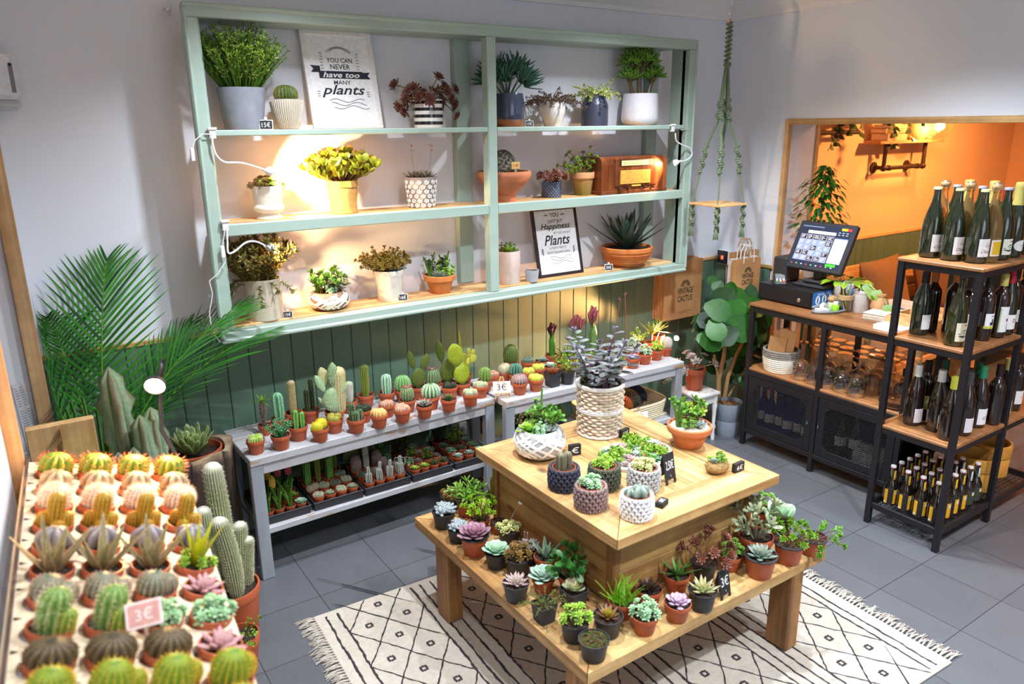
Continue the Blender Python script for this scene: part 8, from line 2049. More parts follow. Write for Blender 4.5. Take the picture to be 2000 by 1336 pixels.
# ================================================================== BOTTLES
M_bdark=mat('dark_bottle_glass',None,rough=.06,namt=.02,coat=1,spec=.7)
M_bclear=mat('pale_wine_glass',lin(230,190,120),rough=.02,trans=.85,namt=0,ior=1.35)
M_lab=mat('paper_label',None,rough=.6,namt=.03)
SHP={'burg': [(0,.002),(.030,0),(.040,.004),(.0415,.012),(.0415,.13),(.039,.165),(.030,.205),(.0165,.24),(.0145,.265),(.0145,.29),(.0155,.291),(.0155,.30),(0,.30)],
       'champ': [(0,.002),(.032,0),(.043,.004),(.0445,.012),(.0445,.13),(.041,.17),(.031,.21),(.019,.25),(.0145,.285),(.0145,.302),(.0165,.303),(.0165,.312),(0,.312)],
       'bord': [(0,.002),(.028,0),(.036,.004),(.0375,.01),(.0375,.185),(.035,.205),(.024,.222),(.0155,.235),(.0140,.25),(.0140,.288),(.0152,.289),(.0152,.298),(0,.298)],
       'beer': [(0,.002),(.022,0),(.031,.003),(.0325,.008),(.0325,.088),(.031,.103),(.022,.122),(.015,.14),(.0118,.165),(.0112,.188),(.0135,.189),(.0135,.197),(0,.197)]}
def rad_at(k,z):
    P=SHP[k]
    for (r0,z0),(r1,z1) in zip(P[2:],P[3:]):
        if z0 <= z <= z1 and z1 > z0: return r0+(r1-r0)*(z-z0)/(z1-z0)
    return P[4][0]
def patch(b,r0,a0,a1,z0,z1,col,n=14,off=.0006,oval=False):
    vs=[]
    for i in range(n+1):
        a=a0+(a1-a0)*i/n;u=i/n*2-1;h=sqrt(max(.01,1-u*u)) if oval else 1;zm=(z0+z1)/2;hh=(z1-z0)/2*h
        vs += [((r0+off)*cos(a),(r0+off)*sin(a),zm-hh),((r0+off)*cos(a),(r0+off)*sin(a),zm+hh)]
    b.add(vs,[(2*i,2*i+2,2*i+3,2*i+1) for i in range(n)],col)
def curved_text(b,s,r0,ac,z,w,col,shear=0,h=None):
    vs,fs=text_mesh(s,shear,0);x0=min(v[0] for v in vs);x1=max(v[0] for v in vs);y0=min(v[1] for v in vs);y1=max(v[1] for v in vs);k=w/(x1-x0);ky=h/(y1-y0) if h else k
    b.add([(r0*cos(ac+(v[0]-(x0+x1)/2)*k/r0),r0*sin(ac+(v[0]-(x0+x1)/2)*k/r0),z+(v[1]-(y0+y1)/2)*ky) for v in vs],fs,col)
LA=-pi/2-.12
def bottle(label,shape,glass,lab,cap,group,loc=(0,0,0),clear=False,name='wine_bottle'):
    """lab: (z0, z1, half angle, colour, drawing function); cap: (kind, colour)"""
    t=thing(name,label,'wine bottle' if name == 'wine_bottle' else 'beer bottle',loc,0,group);b=B();b.lathe(SHP[shape],28,glass);bo=obj('glass',b,M_bclear if clear else M_bdark,t);top=SHP[shape][-1][1];rn=SHP[shape][-3][0]
    if lab:
        z0,z1,da,lc,draw=lab;b=B();r0=rad_at(shape,(z0+z1)/2)
        patch(b,r0,LA-da,LA+da,z0,z1,lc,oval=draw == 'oval');L_=obj('label',b,M_lab,t,smooth=60);b=B()
        if callable(draw): draw(b,r0+.0012,z0,z1)
        else: patch(b,r0,LA-.15,LA+.3,(z0+z1)/2,(z0+z1)/2+.002,lin(120,110,130),off=.001)
        if b.v: obj('print',b,M_lab,L_,smooth=0)
    k,cc=cap;b=B()
    if k == 'foil': b.lathe([(rn+.0022,top-.055),(rn+.0015,top-.012),(rn+.0016,top+.001),(0,top+.0015)],20,cc);obj('capsule',b,M_attr_s,t)
    elif k == 'bigfoil': b.lathe([(rn+.008,top-.085),(rn+.003,top-.03),(rn+.004,top-.004),(rn+.006,top+.012),(rn+.003,top+.022),(0,top+.024)],20,cc);obj('capsule',b,M_attr_s,t)
    elif k == 'crown': b.lathe([(rn+.0025,top-.006),(rn+.0025,top+.001),(rn,top+.005),(0,top+.0055)],20,cc);obj('crown_cap',b,M_attr_s,t)
    elif k == 'cork':
        b.lathe([(rn-.001,top),(rn+.003,top+.008),(rn+.005,top+.016),(rn+.003,top+.024),(0,top+.026)],18,lin(200,160,116));c_=obj('cork',b,M_clay,t);b=B()
        for a in range(4): an=a*pi/2;b.tube([((rn+.003)*cos(an),(rn+.003)*sin(an),top-.012),((rn+.006)*cos(an),(rn+.006)*sin(an),top+.012),((rn)*cos(an),rn*sin(an),top+.027)],.0009,4)
        b.lathe([(rn+.002,top+.025),(rn,top+.028),(0,top+.029)],16);obj('wire_cage',b,M_chrome,c_)
    elif k == 'stopper': b.lathe([(rn-.004,top),(rn+.001,top+.006),(rn+.001,top+.016),(0,top+.018)],16,cc);obj('stopper',b,M_attr_s,t)
    return t
wh=lin(226,224,222);gr_=lin(26,34,18);br_=lin(30,18,12);ink=lin(50,50,56)
def d_chasse(b,r0,z0,z1): curved_text(b,'La',r0,LA,z0+(z1-z0)*.68,.024,lin(110,112,116),.4);curved_text(b,'Chasse',r0,LA,z0+(z1-z0)*.30,.056,lin(70,72,76),.4);patch(b,r0,LA-.5,LA-.2,z0+.004,z0+.006,lin(130,130,134),off=0)
def d_sketch(b,r0,z0,z1):
    r=random.Random(3)
    for i in range(26): z=z0+(z1-z0)*(.12+.5*r.random());a=LA+r.uniform(-.7,.6);patch(b,r0,a,a+r.uniform(.05,.4),z,z+r.uniform(.0008,.005),jit(ink,r,.3),4,0)
    patch(b,r0,LA-.1,LA+.5,z1-.014,z1-.008,lin(170,90,90),6,0)
def d_serra(b,r0,z0,z1): patch(b,r0,LA-.99,LA+.99,z0,z0+.012,lin(190,190,70),off=.0001);curved_text(b,'SERRA',r0,LA+.1,z1-.012,.03,lin(110,100,120));patch(b,r0,LA-.3,LA+.2,z0+.016,z0+.03,lin(40,30,50),off=.0002);patch(b,r0,LA-.1,LA+.12,z0+.028,z0+.045,lin(60,30,40),off=.0001)
def d_cc(b,r0,z0,z1): curved_text(b,'CC',r0,LA,z0+(z1-z0)*.42,.03,lin(30,30,34))
def d_seal(b,r0,z0,z1): patch(b,r0,LA-.95,LA-.8,z0+.006,z1-.006,lin(170,180,120),off=0);patch(b,r0,LA-.1,LA+.3,z0+.05,z0+.065,lin(130,70,40),off=0,oval=True);curved_text(b,'J',r0,LA+.1,z0+.022,.006,ink)
def d_vac(b,r0,z0,z1): curved_text(b,'VAC',r0,LA-.1,z0+(z1-z0)*.45,.03,lin(120,120,140));patch(b,r0,LA+.35,LA+.5,z0+.02,z0+.05,lin(210,80,60),off=0)
def d_di(b,r0,z0,z1): curved_text(b,'DI',r0,LA,z0+(z1-z0)*.6,.022,lin(120,40,40))
def d_lines(b,r0,z0,z1):
    for i in range(9): patch(b,r0,LA-.7,LA+.7,z0+.006+i*(z1-z0)*.1,z0+.0068+i*(z1-z0)*.1,lin(176,140,150),8,0)
def d_yel(b,r0,z0,z1): patch(b,r0,LA-.65,LA+.65,z0+.006,z1-.006,lin(214,170,30),off=0)
def bt(px,py,z,lab,*a,**k): p=onz(px,py,z);p=p+away(p)*.036;p.x=min(max(p.x,RX0+PS+.045),.2);p.y=min(max(p.y,RY0+PS+.04),RY1-PS-.045);p.z=z+.0006;return bottle(lab,*a,loc=p,**k)
GT_='wine bottles on the rack top';GM='wine bottles on the middle rack shelf';GL='wine bottles on the lower rack shelf'
S1=1.36;yel=lin(206,206,140);gold=lin(190,176,96);red=lin(160,30,50)
for i,(px,py) in enumerate([(1813,504),(1855,510),(1903,515)]): bt(px,py,S1,['leftmost green sparkling bottle with white label on the rack top','middle green sparkling bottle of the front three, rack top','green sparkling bottle nearest the rack front corner, rack top'][i],'champ',gr_,(.03,.108,.9,wh,d_chasse),('crown',yel),GT_)
rows=[(-.555,[('champ',1,'cork',None,(.03,.085,.75,wh,None),'amber bottle with wired cork behind the leftmost green bottle'),('champ',1,'cork',None,(.03,.085,.75,wh,None),'rosé bottle with wired cork, centre of the second rank'),('champ',1,'cork',None,(.03,.1,.8,wh,d_yel),'clear bottle with wired cork and yellow label, rack top')]),
        (-.445,[('champ',0,'crown',lin(150,150,156),(.03,.09,.75,wh,None),'dark crown-capped bottle in the third rank, far side'),('champ',0,'crown',lin(150,150,156),(.03,.09,.75,wh,None),'dark crown-capped bottle in the third rank, middle'),('champ',0,'crown',lin(150,150,156),(.025,.095,.8,lin(224,226,206),d_sketch),'dark crown-capped bottle with sketched cream label, rack top')]),
        (-.335,[('champ',0,'bigfoil',gold,(.03,.09,.75,wh,None),'gold foil sparkling bottle in the fourth rank, far side'),('champ',0,'bigfoil',gold,(.03,.09,.75,wh,None),'gold foil sparkling bottle in the fourth rank, middle'),('champ',0,'bigfoil',gold,(.03,.08,.85,wh,'oval'),'gold foil sparkling bottle with oval white label')]),
        (-.20,[('bord',0,'foil',red,(.04,.12,.9,wh,None),'red-capped wine bottle, far side of the rack top'),('bord',0,'foil',red,(.04,.12,.9,wh,None),'red-capped wine bottle, middle of the fifth rank'),('bord',0,'foil',red,(.06,.16,.9,wh,None),'red-capped wine bottle at the right picture edge')]),
        (-.09,[('bord',0,'foil',gold,(.04,.12,.9,wh,None),'gold-capped wine bottle past the picture edge, far side'),('bord',0,'foil',gold,(.04,.12,.9,wh,None),'gold-capped wine bottle past the picture edge, middle')])]
for x,row in rows:
    for j,(s_,cl,ck,cc,lb,lab) in enumerate(row): bottle(lab,s_,gr_ if not cl else (1,1,1),lb,(ck,cc),GT_,(x,(-1.795,-1.905,-2.015)[j],S1+.0006),clear=bool(cl))
S2=.99
bt(1846,682,S2,'opened green bottle with sketched cream label, front of middle shelf','burg',lin(38,40,12),(.025,.11,.95,lin(222,216,190),d_sketch),('stopper',lin(60,60,66)),GM)
mid=[(-.62,-1.80,'burg',('foil',br_),(.03,.1,.8,wh,None),'dark bottle behind the opened green bottle, middle shelf'),(-.535,-1.80,'bord',('foil',lin(190,110,50)),None,'orange-capped dark bottle at the back, middle shelf'),
       (-.565,-1.975,'bord',('foil',lin(40,30,20)),(.06,.13,.9,wh,d_serra),'dark wine with white and yellow mountain label beside opened bottle'),(-.47,-1.87,'bord',('foil',lin(200,110,40)),None,'orange-capped bottle half hidden by the front post'),
       (-.49,-2.02,'bord',('foil',lin(36,30,20)),(.06,.13,.9,wh,d_serra),'dark wine with mountain label just right of the front post'),(-.415,-1.96,'bord',('stopper',lin(56,56,62)),(.06,.13,.9,wh,d_vac),'stoppered dark wine with orange band and white label'),
       (-.40,-1.85,'bord',('foil',red),None,'dark bottle with red capsule at the back, middle shelf'),(-.385,-2.035,'bord',('foil',gold),(.03,.15,.95,wh,d_seal),'gold-capped bottle with tall white label'),(-.30,-2.03,'burg',('foil',red),(.03,.1,.9,wh,d_di),'red-capped bottle with lettered white label'),
       (-.31,-1.9,'bord',('foil',br_),None,'dark bottle behind the red-capped one, middle shelf'),(-.18,-2.0,'bord',('foil',lin(40,50,46)),(.04,.1,.9,wh,None),'tall dark bottle right of the second post'),(-.10,-2.01,'bord',('foil',br_),(.04,.1,.9,wh,None),'dark bottle at the right picture edge, middle shelf'),(-.2,-1.86,'burg',('foil',gold),None,'gold-capped bottle at the back right, middle shelf')]
for x,y,s_,cp_,lb,lab in mid: bottle(lab,s_,br_ if s_ == 'bord' else gr_,lb,cp_,GM,(x,y,S2+.0006))
S3=.54
low=[(-.62,-1.83,'burg',('foil',lin(214,210,206)),(.02,.09,.8,lin(226,220,222),d_lines),'white-capped bottle at the far left of the lower shelf'),(-.61,-1.935,'burg',('foil',lin(206,204,200)),(.02,.09,.8,lin(226,220,222),d_lines),'white-capped bottle second from left, lower shelf'),
       (-.665,-2.02,'burg',('foil',lin(206,206,70)),(.02,.08,.7,wh,None),'yellow-capped bottle at the front corner, lower shelf'),(-.515,-1.82,'bord',('foil',br_),(.06,.13,.9,lin(216,206,130),d_serra),'dark bottle with yellow label at the back, lower shelf'),
       (-.55,-2.03,'burg',('foil',lin(60,60,60)),(.02,.09,.8,lin(226,220,222),d_lines),'dark-capped bottle just right of the front post, lower shelf'),(-.475,-1.99,'bord',('foil',lin(60,40,30)),(.06,.14,.9,lin(226,218,150),d_serra),'dark wine with yellow mountain label, lower shelf'),
       (-.40,-2.02,'burg',('foil',lin(40,120,80)),(.02,.1,.9,wh,d_cc),'green-capped bottle lettered CC on white label'),(-.335,-1.97,'bord',('foil',lin(30,100,60)),(.03,.15,.95,wh,d_seal),'green-capped bottle with tall white label, lower shelf'),(-.30,-2.05,'bord',('foil',br_),None,'unlabelled dark bottle beside the second post, lower shelf'),
       (-.43,-1.86,'bord',('foil',lin(30,90,60)),None,'green-capped bottle at the back, lower shelf'),(-.17,-2.03,'burg',('foil',gold),(.02,.09,.9,lin(226,222,190),None),'bottle with cream label right of the second post, lower shelf'),(-.10,-2.0,'bord',('foil',lin(190,80,50)),(.03,.11,.9,lin(226,222,190),d_sketch),'orange-capped bottle with sketched label near picture edge'),(-.02,-2.02,'bord',('foil',br_),(.04,.11,.9,wh,None),'last dark bottle at the right picture edge, lower shelf')]
for x,y,s_,cp_,lb,lab in low: bottle(lab,s_,br_,lb,cp_,GL,(x,y,S3+.0006))
# swing-top beer bottles
def beer(label,loc,yl,first):
    t=bottle(label,'beer',lin(24,14,8),None,('none',None),'swing-top beer bottles on the bottom shelf',loc,name='beer_bottle');b=B();A0=radians(215)
    if yl: cs=[(-.95,-.45,lin(226,166,30)),(-.45,.35,lin(34,34,32)),(.35,1.35,lin(226,166,30)),(1.35,2.6,lin(34,34,32))]
    else: cs=[(-.95,2.2,lin(62,66,50))]
    for a,c,k in cs: patch(b,.0325,A0+a,A0+c,.012,.088,k)
    patch(b,.0325,A0+.6,A0+1.1,.062,.08,lin(226,216,190),off=.0012);patch(b,.0325,A0-.9,A0-.62,.014,.024,wh,off=.0012)
    obj('label',b,M_lab,t,smooth=60);b=B();b.lathe([(.0135,.1975),(.0138,.2005),(.0125,.2085),(.006,.2105),(0,.211)],16,lin(226,222,220));b.lathe([(.0138,.1965),(.0142,.199),(.0138,.2)],16,lin(190,40,40));cp_=obj('ceramic_stopper',b,M_gloss,t)
    b=B();b.tube([(.0145,0,.168),(.017,0,.185),(.012,0,.206),(-.012,0,.206),(-.017,0,.185),(-.0145,0,.168),(-.018,-.008,.15),(0,-.02,.148),(.018,-.008,.15),(.0145,0,.168)],.0011,5);obj('wire_bail',b,M_chrome,t)
    b=B();c2=lin(232,176,40) if yl else lin(206,206,200);patch(b,.0128,A0+.3,A0+1.2,.13,.186,c2,off=.003);b.add([],[]);obj('neck_band',b,M_lab,t,smooth=60);return t
bp1=None;bp2=None;COLN=['first','second','third','fourth','fifth','sixth','seventh'];RWN=['far rank','second rank','third rank','near rank']
for i in range(6):
    for j in range(4):
        x,y=RX0+.085+.0745*i,-1.80-.0745*j;yl=not (j >= 2 and i >= 4) and i < 5
        if x > -.29: continue
        lab='%s swing-top beer bottle, %s from left in the %s, bottom shelf' % ('yellow-labelled' if yl else 'dark-labelled',COLN[i],RWN[j]);loc=(x,y,RB+.0006)
        pr_b=bp1 if yl else bp2
        if pr_b: copy_thing(pr_b,lab,loc,0,'swing-top beer bottles on the bottom shelf')
        elif yl: bp1=beer(lab,loc,True,True)
        else: bp2=beer(lab,loc,False,True)
# ochre tubs
for x,y,lab in [(-.115,-1.94,'ochre yellow stoneware tub beside the beer bottles on the bottom shelf'),(.115,-1.90,'second ochre tub at the right picture edge on the bottom shelf')]:
    t=thing('wine_cooler',lab,'tub',(x,y,RB+.0006),0,'ochre tubs on the bottom shelf');b=B();oc_=lin(196,142,56);b.lathe([(0,.002),(.096,0),(.1,.004),(.102,.10),(.099,.104),(.099,.108),(.104,.112),(.107,.165),(.104,.178),(.094,.18),(.088,.17),(.086,.02),(0,.02)],40,[oc_]*11+[lin(90,60,40)]*2);obj('tub',b,M_clay,t)
# bottles behind the mesh doors
SHP['water']=[(0,.002),(.03,0),(.036,.004),(.036,.14),(.033,.165),(.02,.2),(.0125,.225),(.0125,.262),(0,.263)]
M_blue=mat('blue_glass',lin(40,70,170),rough=.03,trans=.6,namt=0);M_grn=mat('green_glass',lin(40,110,50),rough=.03,trans=.5,namt=0)
wp={}
for i in range(9):
    k='blue' if i < 5 else ('green' if i < 7 else 'dark');x=CX0+.1+.09*(i % 2);y=CY1-PS-.07-.082*i*.62-(.3 if i > 6 else 0)
    y=[-.80,-.865,-.93,-.995,-1.06,-1.125,-1.16,-1.32,-1.39][i];x=CX0+[.10,.085,.10,.085,.10,.085,.17,.12,.15][i]
    lab='%s glass water bottle, %s behind the left mesh door' % (k,COLN[min(i,6)]) if i < 7 else '%s dark bottle behind the right mesh door' % ['first','second'][i-7]
    if k in wp: copy_thing(wp[k],lab,(x,y,.1125),0,'bottles in the mesh cabinet')
    else:
        t=thing('water_bottle',lab,'bottle',(x,y,.1125),0,'bottles in the mesh cabinet');b=B();b.lathe(SHP['water'],22,lin(40,24,18));obj('glass',b,dict(blue=M_blue,green=M_grn,dark=M_bdark)[k],t);b=B();patch(b,.036,radians(160),radians(300),.07,.125,wh,off=.001);obj('label',b,M_lab,t,smooth=60);b=B();b.lathe([(.0135,.25),(.0135,.266),(0,.267)],16,dict(blue=lin(60,110,220),green=lin(60,150,70),dark=lin(50,40,36))[k]);obj('cap',b,M_attr_s,t);wp[k]=t
t=thing('napkin_pack','large white stack of paper napkins behind the right mesh door','napkins',(-.36,-1.52,.1125),radians(12));b=B()
for i in range(12): b.box((-.075,-.085,.0008+.0085*i),(.075,.085,.008+.0085*i),lin(216,216,220),.002)
obj('napkins',b,M_attr,t)
divx=B();divx.box((CX0+.03,ys[1]+.008,.113),(CX1-.02,ys[1]+.018,CMID-.05));dv=obj('cabinet_divider',divx.at(T()) if False else divx,M_metal,ct,(-CX0,-CY0,0))

# ================================================================== NEXT ROOM
# ficus on a tall stand by the jamb
fx,fy=.16,-.70;q=onz(1620,430,1.30)
t=thing('plant_stand','tall dark wooden plant stand just inside the opening','plant stand',(fx,fy,0),0);b=B();b.box((-.12,-.12,.98),(.12,.12,1.0),(.6,.5,.45));obj('top',b,M_pine,t)
for x in (-.1,.08):
    for y in (-.1,.08): b=B();b.box((x,y,0),(x+.02,y+.02,.98),(.6,.5,.45));obj('leg',b,M_pinev,t)
t=thing('potted_ficus','small weeping fig tree standing behind the till screen','potted plant',(fx,fy,1.0005),0);b=B();b.lathe([(0,.002),(.07,0),(.085,.15),(.083,.152),(.078,.152),(.075,.13)],28,lin(200,196,190));obj('pot',b,M_attr_s,t);obj('soil',soil_mesh(.074),None,t,(0,0,.135))
b=B();r=random.Random(22);df=depth((fx,fy,1.5));zt1=dp(1612,322,df).z-1.0;tk=curve((0,0,.13),(0,0,1),zt1-.13,(0,0,0),6);stemtube(b,tk,.007,.003,lin(120,90,60));obj('trunk',b,M_attr,t);b=B()
for i in range(230):
    f=r.random()**.8;h=.30+(zt1-.30)*f;wd=.19*(1-.5*f) if f < .8 else .05;a=i*GA;q=wd*sqrt(r.random());p_=Vector((q*cos(a),q*sin(a),h));stemtube(b,[Vector((0,0,h-.05*q/.15)),p_],.0014,.0009,lin(110,90,50),4) if i % 3 == 0 else None
    c=jit(lin(50,104,40),r,.35);leaf(b,frame(p_,Vector((cos(a),sin(a),-.75+r.uniform(-.3,.4))),Vector((cos(a)*.6,sin(a)*.6,1))),r.uniform(.045,.065),.026,.0022,c,mix(c,lin(120,160,50),.4),'lance',-.15,.1,5)
obj('leaves',b,M_leafy,t)
# pallet sofa with cushion
py_=-.30;zt0=ony(1720,508,py_).z;t=thing('pallet_sofa','pine pallet sofa with slatted back in the orange-lit next room','sofa',(1.35,-.42,0),0);sx0,sx1=-.55,1.8
for k,(z0,z1) in enumerate([(zt0-.10,zt0),(zt0-.23,zt0-.13),(zt0-.36,zt0-.26)]): b=B();b.box((sx0,.10,z0),(sx1,.122,z1),jit((1,.96,.9),RND,.05),.003);obj('back_slat',b,M_pine,t)
for x in (sx0+.1,.6,sx1-.15): b=B();b.box((x,.123,0),(x+.09,.16,zt0-.01),(.9,.85,.8));obj('upright',b,M_pinev,t)
b=B();b.box((sx0,-.55,.30),(sx1,.10,.34),(1,.95,.9));b.box((sx0,-.55,0),(sx0+.1,.1,.30));b.box((sx1-.1,-.55,0),(sx1,.1,.30));b.box((.5,-.55,0),(.6,.1,.30));obj('seat_frame',b,M_pine,t)
b=B();b.box((sx0+.01,-.54,.3405),(sx1-.01,.09,.46),lin(150,120,90),.03);obj('seat_cushion',b,M_attr,t)
def cushion(label,loc,w,h,col,rz,lean):
    t=thing('cushion',label,'cushion',loc,rz,'brown cushions on the pallet sofa');b=B().at(RotX(lean));n=12;vs=[]
    for s in (1,-1):
        for i in range(n+1):
            for j in range(n+1):
                u,v=i/n*2-1,j/n*2-1;d=.085*(max(0,1-u**4)*max(0,1-v**4))**.6;k=1-.06*(1-abs(v))*abs(u)**3;vs.append((u*w/2*(1-.05*(1-v*v)),s*-d,h/2+v*h/2*(1-.05*(1-u*u))))
    m=(n+1)**2;fs=[]
    for s in (0,1):
        for i in range(n):
            for j in range(n): q=s*m+i*(n+1)+j;f=(q,q+n+1,q+n+2,q+1);fs.append(f if s == 0 else f[::-1])
    b.add(vs,fs,col);obj('cover',b,M_attr,t,smooth=80)
zc=.47;cushion('large brown square cushion leaning on the pallet sofa back',(1.35,-.60,zc),.62,.52,lin(128,94,62),.1,-.3);cushion('second brown cushion half hidden by the bottles',(2.1,-.60,zc),.55,.46,lin(112,78,50),-.1,-.3)
# side table with magazines
t=thing('side_table','small wooden side table in the next room behind the counter','table',(.42,-1.22,0),0);b=B();b.box((-.2,-.2,.82),(.2,.2,.845),(1,.95,.9));obj('top',b,M_pine,t)
for x in (-.18,.15):
    for y in (-.18,.15): b=B();b.box((x,y,0),(x+.03,y+.03,.82),(.9,.85,.8));obj('leg',b,M_pinev,t)
r=random.Random(4)
for i,c in enumerate([(40,40,46),(206,214,222),(60,56,60),(226,226,230)]): t=thing('magazine',['lowest dark magazine','pale blue magazine','dark glossy magazine','topmost white magazine'][i]+' of the loose pile behind the menus','magazine',(.40+r.uniform(-.02,.02),-1.20+r.uniform(-.02,.02),.8455+.0085*i),r.uniform(-.35,.35),'magazines on the side table');b=B();b.box((-.1,-.14,0),(.1,.14,.0015),lin(c),0);b.box((-.1,-.14,.0065),(.1,.14,.008),lin(c),0);o_=obj('cover',b,M_gloss,t,smooth=0);b=B();b.box((-.098,-.138,.0015),(.098,.138,.0065),lin(226,224,218),0);obj('pages',b,M_attr,t,smooth=0)
# pipe shelf with books and jugs
wy=-.078;shy=-.24;A=ony(1718,276,shy);C=ony(1842,273,shy);zsh=A.z
t=thing('pipe_shelf','small wooden shelf on black iron pipe brackets in the orange-lit room','shelf',((A.x+C.x)/2,wy,zsh),0);hw=(C.x-A.x)/2;b=B();b.box((-hw,shy-wy-.012,-.022),(hw,-.03,0),(.7,.6,.5));obj('board',b,M_pine,t)
M_iron=mat('iron_pipe',lin(70,50,40),rough=.5,metal=.5,nscale=60,namt=.3)
for sg in (-1,1):
    x=sg*hw*.62;b=B();b.at(T(x-.05*sg,-.001,-.21) @ RotX(pi/2));b.lathe([(0,0),(.045,0),(.045,.008),(.02,.012),(.018,.02)],18);obj('flange',b,M_iron,t)
    b=B();b.tube([(x-.05*sg,-.01,-.21),(x-.05*sg,-.11,-.21),(x,-.115,-.21),(x,-.115,-.19),(x,-.115,-.023)],.016,10);b.blob((x,-.115,-.21),.026,(1,1,1),10,7);obj('bracket',b,M_iron,t)
b=B();b.tube([(-hw*.62,-.115,-.21),(hw*.62,-.115,-.21)],.016,10)
for x in (-hw*.45,hw*.45): b.tube([(x-.02,-.115,-.21),(x+.02,-.115,-.21)],.022,10)
obj('crossbar',b,M_iron,t)
bx_=(A.x+C.x)/2
for i,(w_,h_,c,lab) in enumerate([(.30,.055,(206,160,110),'thick cream book at the bottom of the pipe shelf pile'),(.29,.035,(196,170,120),'middle book of the pipe shelf pile'),(.27,.03,(214,180,130),'thin top book of the pipe shelf pile')]):
    z=zsh+.0006+[0,.056,.092][i];tt=thing('book',lab,'book',(bx_-hw*.50,-.165,z),radians([3,-4,5][i]),'books lying on the pipe shelf');b=B();b.box((-w_/2,-.075,0),(w_/2,.06,.004),lin(c));b.box((-w_/2,-.075,h_-.004),(w_/2,.06,h_),lin(c));b.box((-w_/2,-.079,0),(w_/2,-.075,h_),lin(c));o_=obj('cover',b,M_attr,tt);b=B();b.box((-w_/2+.004,-.075,.004),(w_/2-.004,.056,h_-.004),lin(230,214,180));obj('pages',b,M_attr,tt)
for i,(dx,s_,lab) in enumerate([(.42,1.0,'round cream jug on the pipe shelf'),(.72,.85,'smaller round pot at the pipe shelf right end')]):
    tt=thing('jug',lab,'jug',(bx_+hw*dx,-.165,zsh+.0006),0,'round pots on the pipe shelf');b=B();k=.105*s_;b.lathe([(0,.002),(k*.5,0),(k*.9,k*.4),(k,k*.85),(k*.85,k*1.35),(k*.55,k*1.65),(k*.5,k*1.75),(k*.6,k*1.9),(k*.54,k*1.9),(k*.44,k*1.74)],26,lin(214,180,140));obj('body',b,M_clay,tt);b=B();b.lathe([(k*.64,k*1.9),(k*.66,k*2.0),(0,k*2.05)],22,lin(110,70,50));obj('lid',b,M_clay,tt)
# ivy pot and its shelf further left
A2=ony(1606,254,shy);C2=ony(1680,250,shy);t=thing('pipe_shelf','second iron pipe shelf half hidden by the opening top','shelf',((A2.x+C2.x)/2,wy,1.99),0);hw2=.32;b=B();b.box((-hw2,shy-wy-.012,0),(hw2+.15,-.03,.022),(.7,.6,.5));obj('board',b,M_pine,t)
for sg in (-1,1): b=B();b.at(T(sg*hw2*.6,-.001,-.10) @ RotX(pi/2));b.lathe([(0,0),(.045,0),(.045,.008),(.02,.012),(.018,.02)],18);obj('flange',b,M_iron,t);b=B();b.tube([(sg*hw2*.6,-.01,-.10),(sg*hw2*.6,-.115,-.10),(sg*hw2*.6,-.115,-.001)],.016,10);obj('bracket',b,M_iron,t)
b=B();b.tube([(-hw2*.9,-.115,-.10),(hw2*.9,-.115,-.10)],.016,10);obj('crossbar',b,M_iron,t)
iv=Vector((t.location.x+hw2+.04,-.17,2.0125));t=thing('potted_ivy','ivy trailing from the half hidden pipe shelf','potted plant',iv,0);b=B();b.lathe([(0,.002),(.05,0),(.065,.1),(.06,.1),(.056,.085)],22,lin(190,130,90));obj('pot',b,M_clay,t);obj('soil',soil_mesh(.055),None,t,(0,0,.088));b=B();r=random.Random(5)
for i in range(9):
    a=[-2.7,-.4,-2.2,-.9,-1.5,-3.0,0,-2.0,-1.1][i];pts=curve((0,0,.09),(cos(a),sin(a)*.3,.35),r.uniform(.35,.6),(cos(a)*.6,-.05,-2.4),9);stemtube(b,pts,.003,.002,lin(110,90,50))
    for p_ in pts[2:]:
        for k in range(2): aa=r.random()*6.3;c=jit(lin(90,110,40),r,.25);leaf(b,frame(p_,Vector((cos(aa),sin(aa)*.5,-.5)),(0,-1,.4)),.055,.05,.002,c,c,'lance',0,.05,6)
obj('vines',b,M_leafy,t)
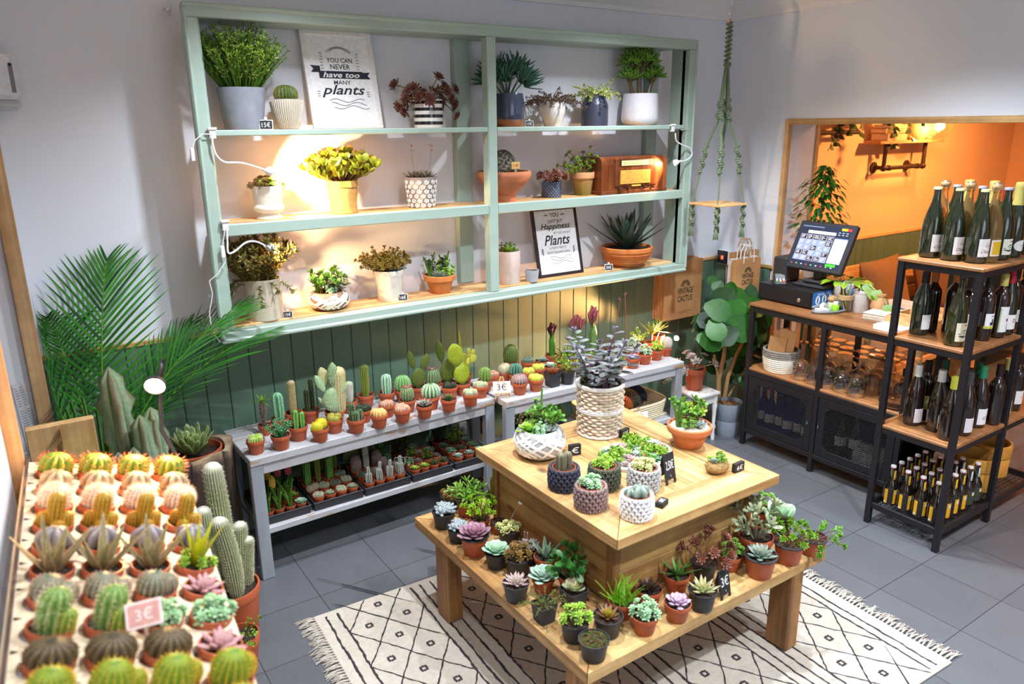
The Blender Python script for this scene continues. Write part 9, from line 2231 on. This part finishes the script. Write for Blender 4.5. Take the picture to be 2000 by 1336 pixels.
# globe bulb hanging in the next room
bq=ony(1836,246,-.38);BULB=tuple(bq);t=thing('pendant_bulb','large clear globe bulb glowing in the next room','lamp',(bq.x,bq.y,CEIL),0);b=B();b.tube([(0,0,-.001),(0,0,bq.z-CEIL+.13)],.004,6,bk);b.lathe([(.0,bq.z-CEIL+.145),(.02,bq.z-CEIL+.14),(.022,bq.z-CEIL+.085),(0,bq.z-CEIL+.08)],16,bk);obj('cord',b,M_attr,t)
b=B();vs=[(.02,.105)]+[(.095*cos(a),.095*sin(a)) for a in [pi*.42-pi*.92*i/16 for i in range(16)]]+[(0,-.095)];b.lathe([(r_,z_+bq.z-CEIL) for r_,z_ in vs],28);gb=obj('globe',b,thin_glass('thin_clear_globe',(1,.97,.92),.5),t);gb.visible_shadow=True
b=B();z0=bq.z-CEIL;b.tube([(.02*cos(i*.9),.02*sin(i*.9),z0-.03+.006*i) for i in range(16)],.004,5);obj('filament',b,mat('hot_filament',(1,.7,.3),emit=90,ecol=(1,.62,.25)),t)
# ================================================================== LIGHTS AND CAMERA
COOL=(.86,.925,1.0)
for i,(x,y,e) in enumerate([(-3.05,-.85,17),(-1.35,-.85,17),(-2.75,-1.7,29),(-1.0,-1.7,28),(-3.7,-3.0,13),(-2.0,-3.3,44),(-.6,-3.5,22)]):
    lamp('ceiling_spot','SPOT',(x,y,CEIL-.03),e*5.2,COOL,.035,(x,y,0),132,.9)
# soft unseen fill light added behind the camera, no window there
lamp('window_daylight','AREA',(-2.6,-5.9,1.9),24,(.86,.92,1.0),2.4,(-2.2,-1,.9))
# warm lamps
WARM=(1,.62,.30)
lamp('next_room_bulb','POINT',BULB,13,(1,.42,.13),.04)
lamp('next_room_ceiling_spot','SPOT',(1.9,-1.9,2.66),250,(1,.42,.13),.08,(1.9,-.1,1.0),112,.9)  # added fill, spreads the orange evenly over the next room's wall
lamp('next_room_ceiling_spot','SPOT',(1.6,-3.4,2.66),160,(1,.42,.13),.08,(1.6,-3.0,0),110,.8)  # second added fill, throws orange on the next room's floor
cam=bpy.data.cameras.new('camera');co=bpy.data.objects.new('camera',cam);COL.objects.link(co)
X=CM.to_4x4();X.translation=Vector(CAM);co.matrix_world=X
cam.sensor_fit='HORIZONTAL';cam.sensor_width=36;cam.lens=FPX/2000*36;cam.clip_start=.02
cam.dof.use_dof=True;cam.dof.focus_distance=3.75;cam.dof.aperture_fstop=2.5
sc=bpy.context.scene;sc.camera=co
sc.view_settings.view_transform='Standard';sc.view_settings.look='None';sc.view_settings.gamma=1;sc.view_settings.use_curve_mapping=False
sc.view_settings.exposure=0.5
w=bpy.data.worlds.new('World');sc.world=w;w.use_nodes=True
w.node_tree.nodes['Background'].inputs[0].default_value=(.9,.95,1,1);w.node_tree.nodes['Background'].inputs[1].default_value=.05
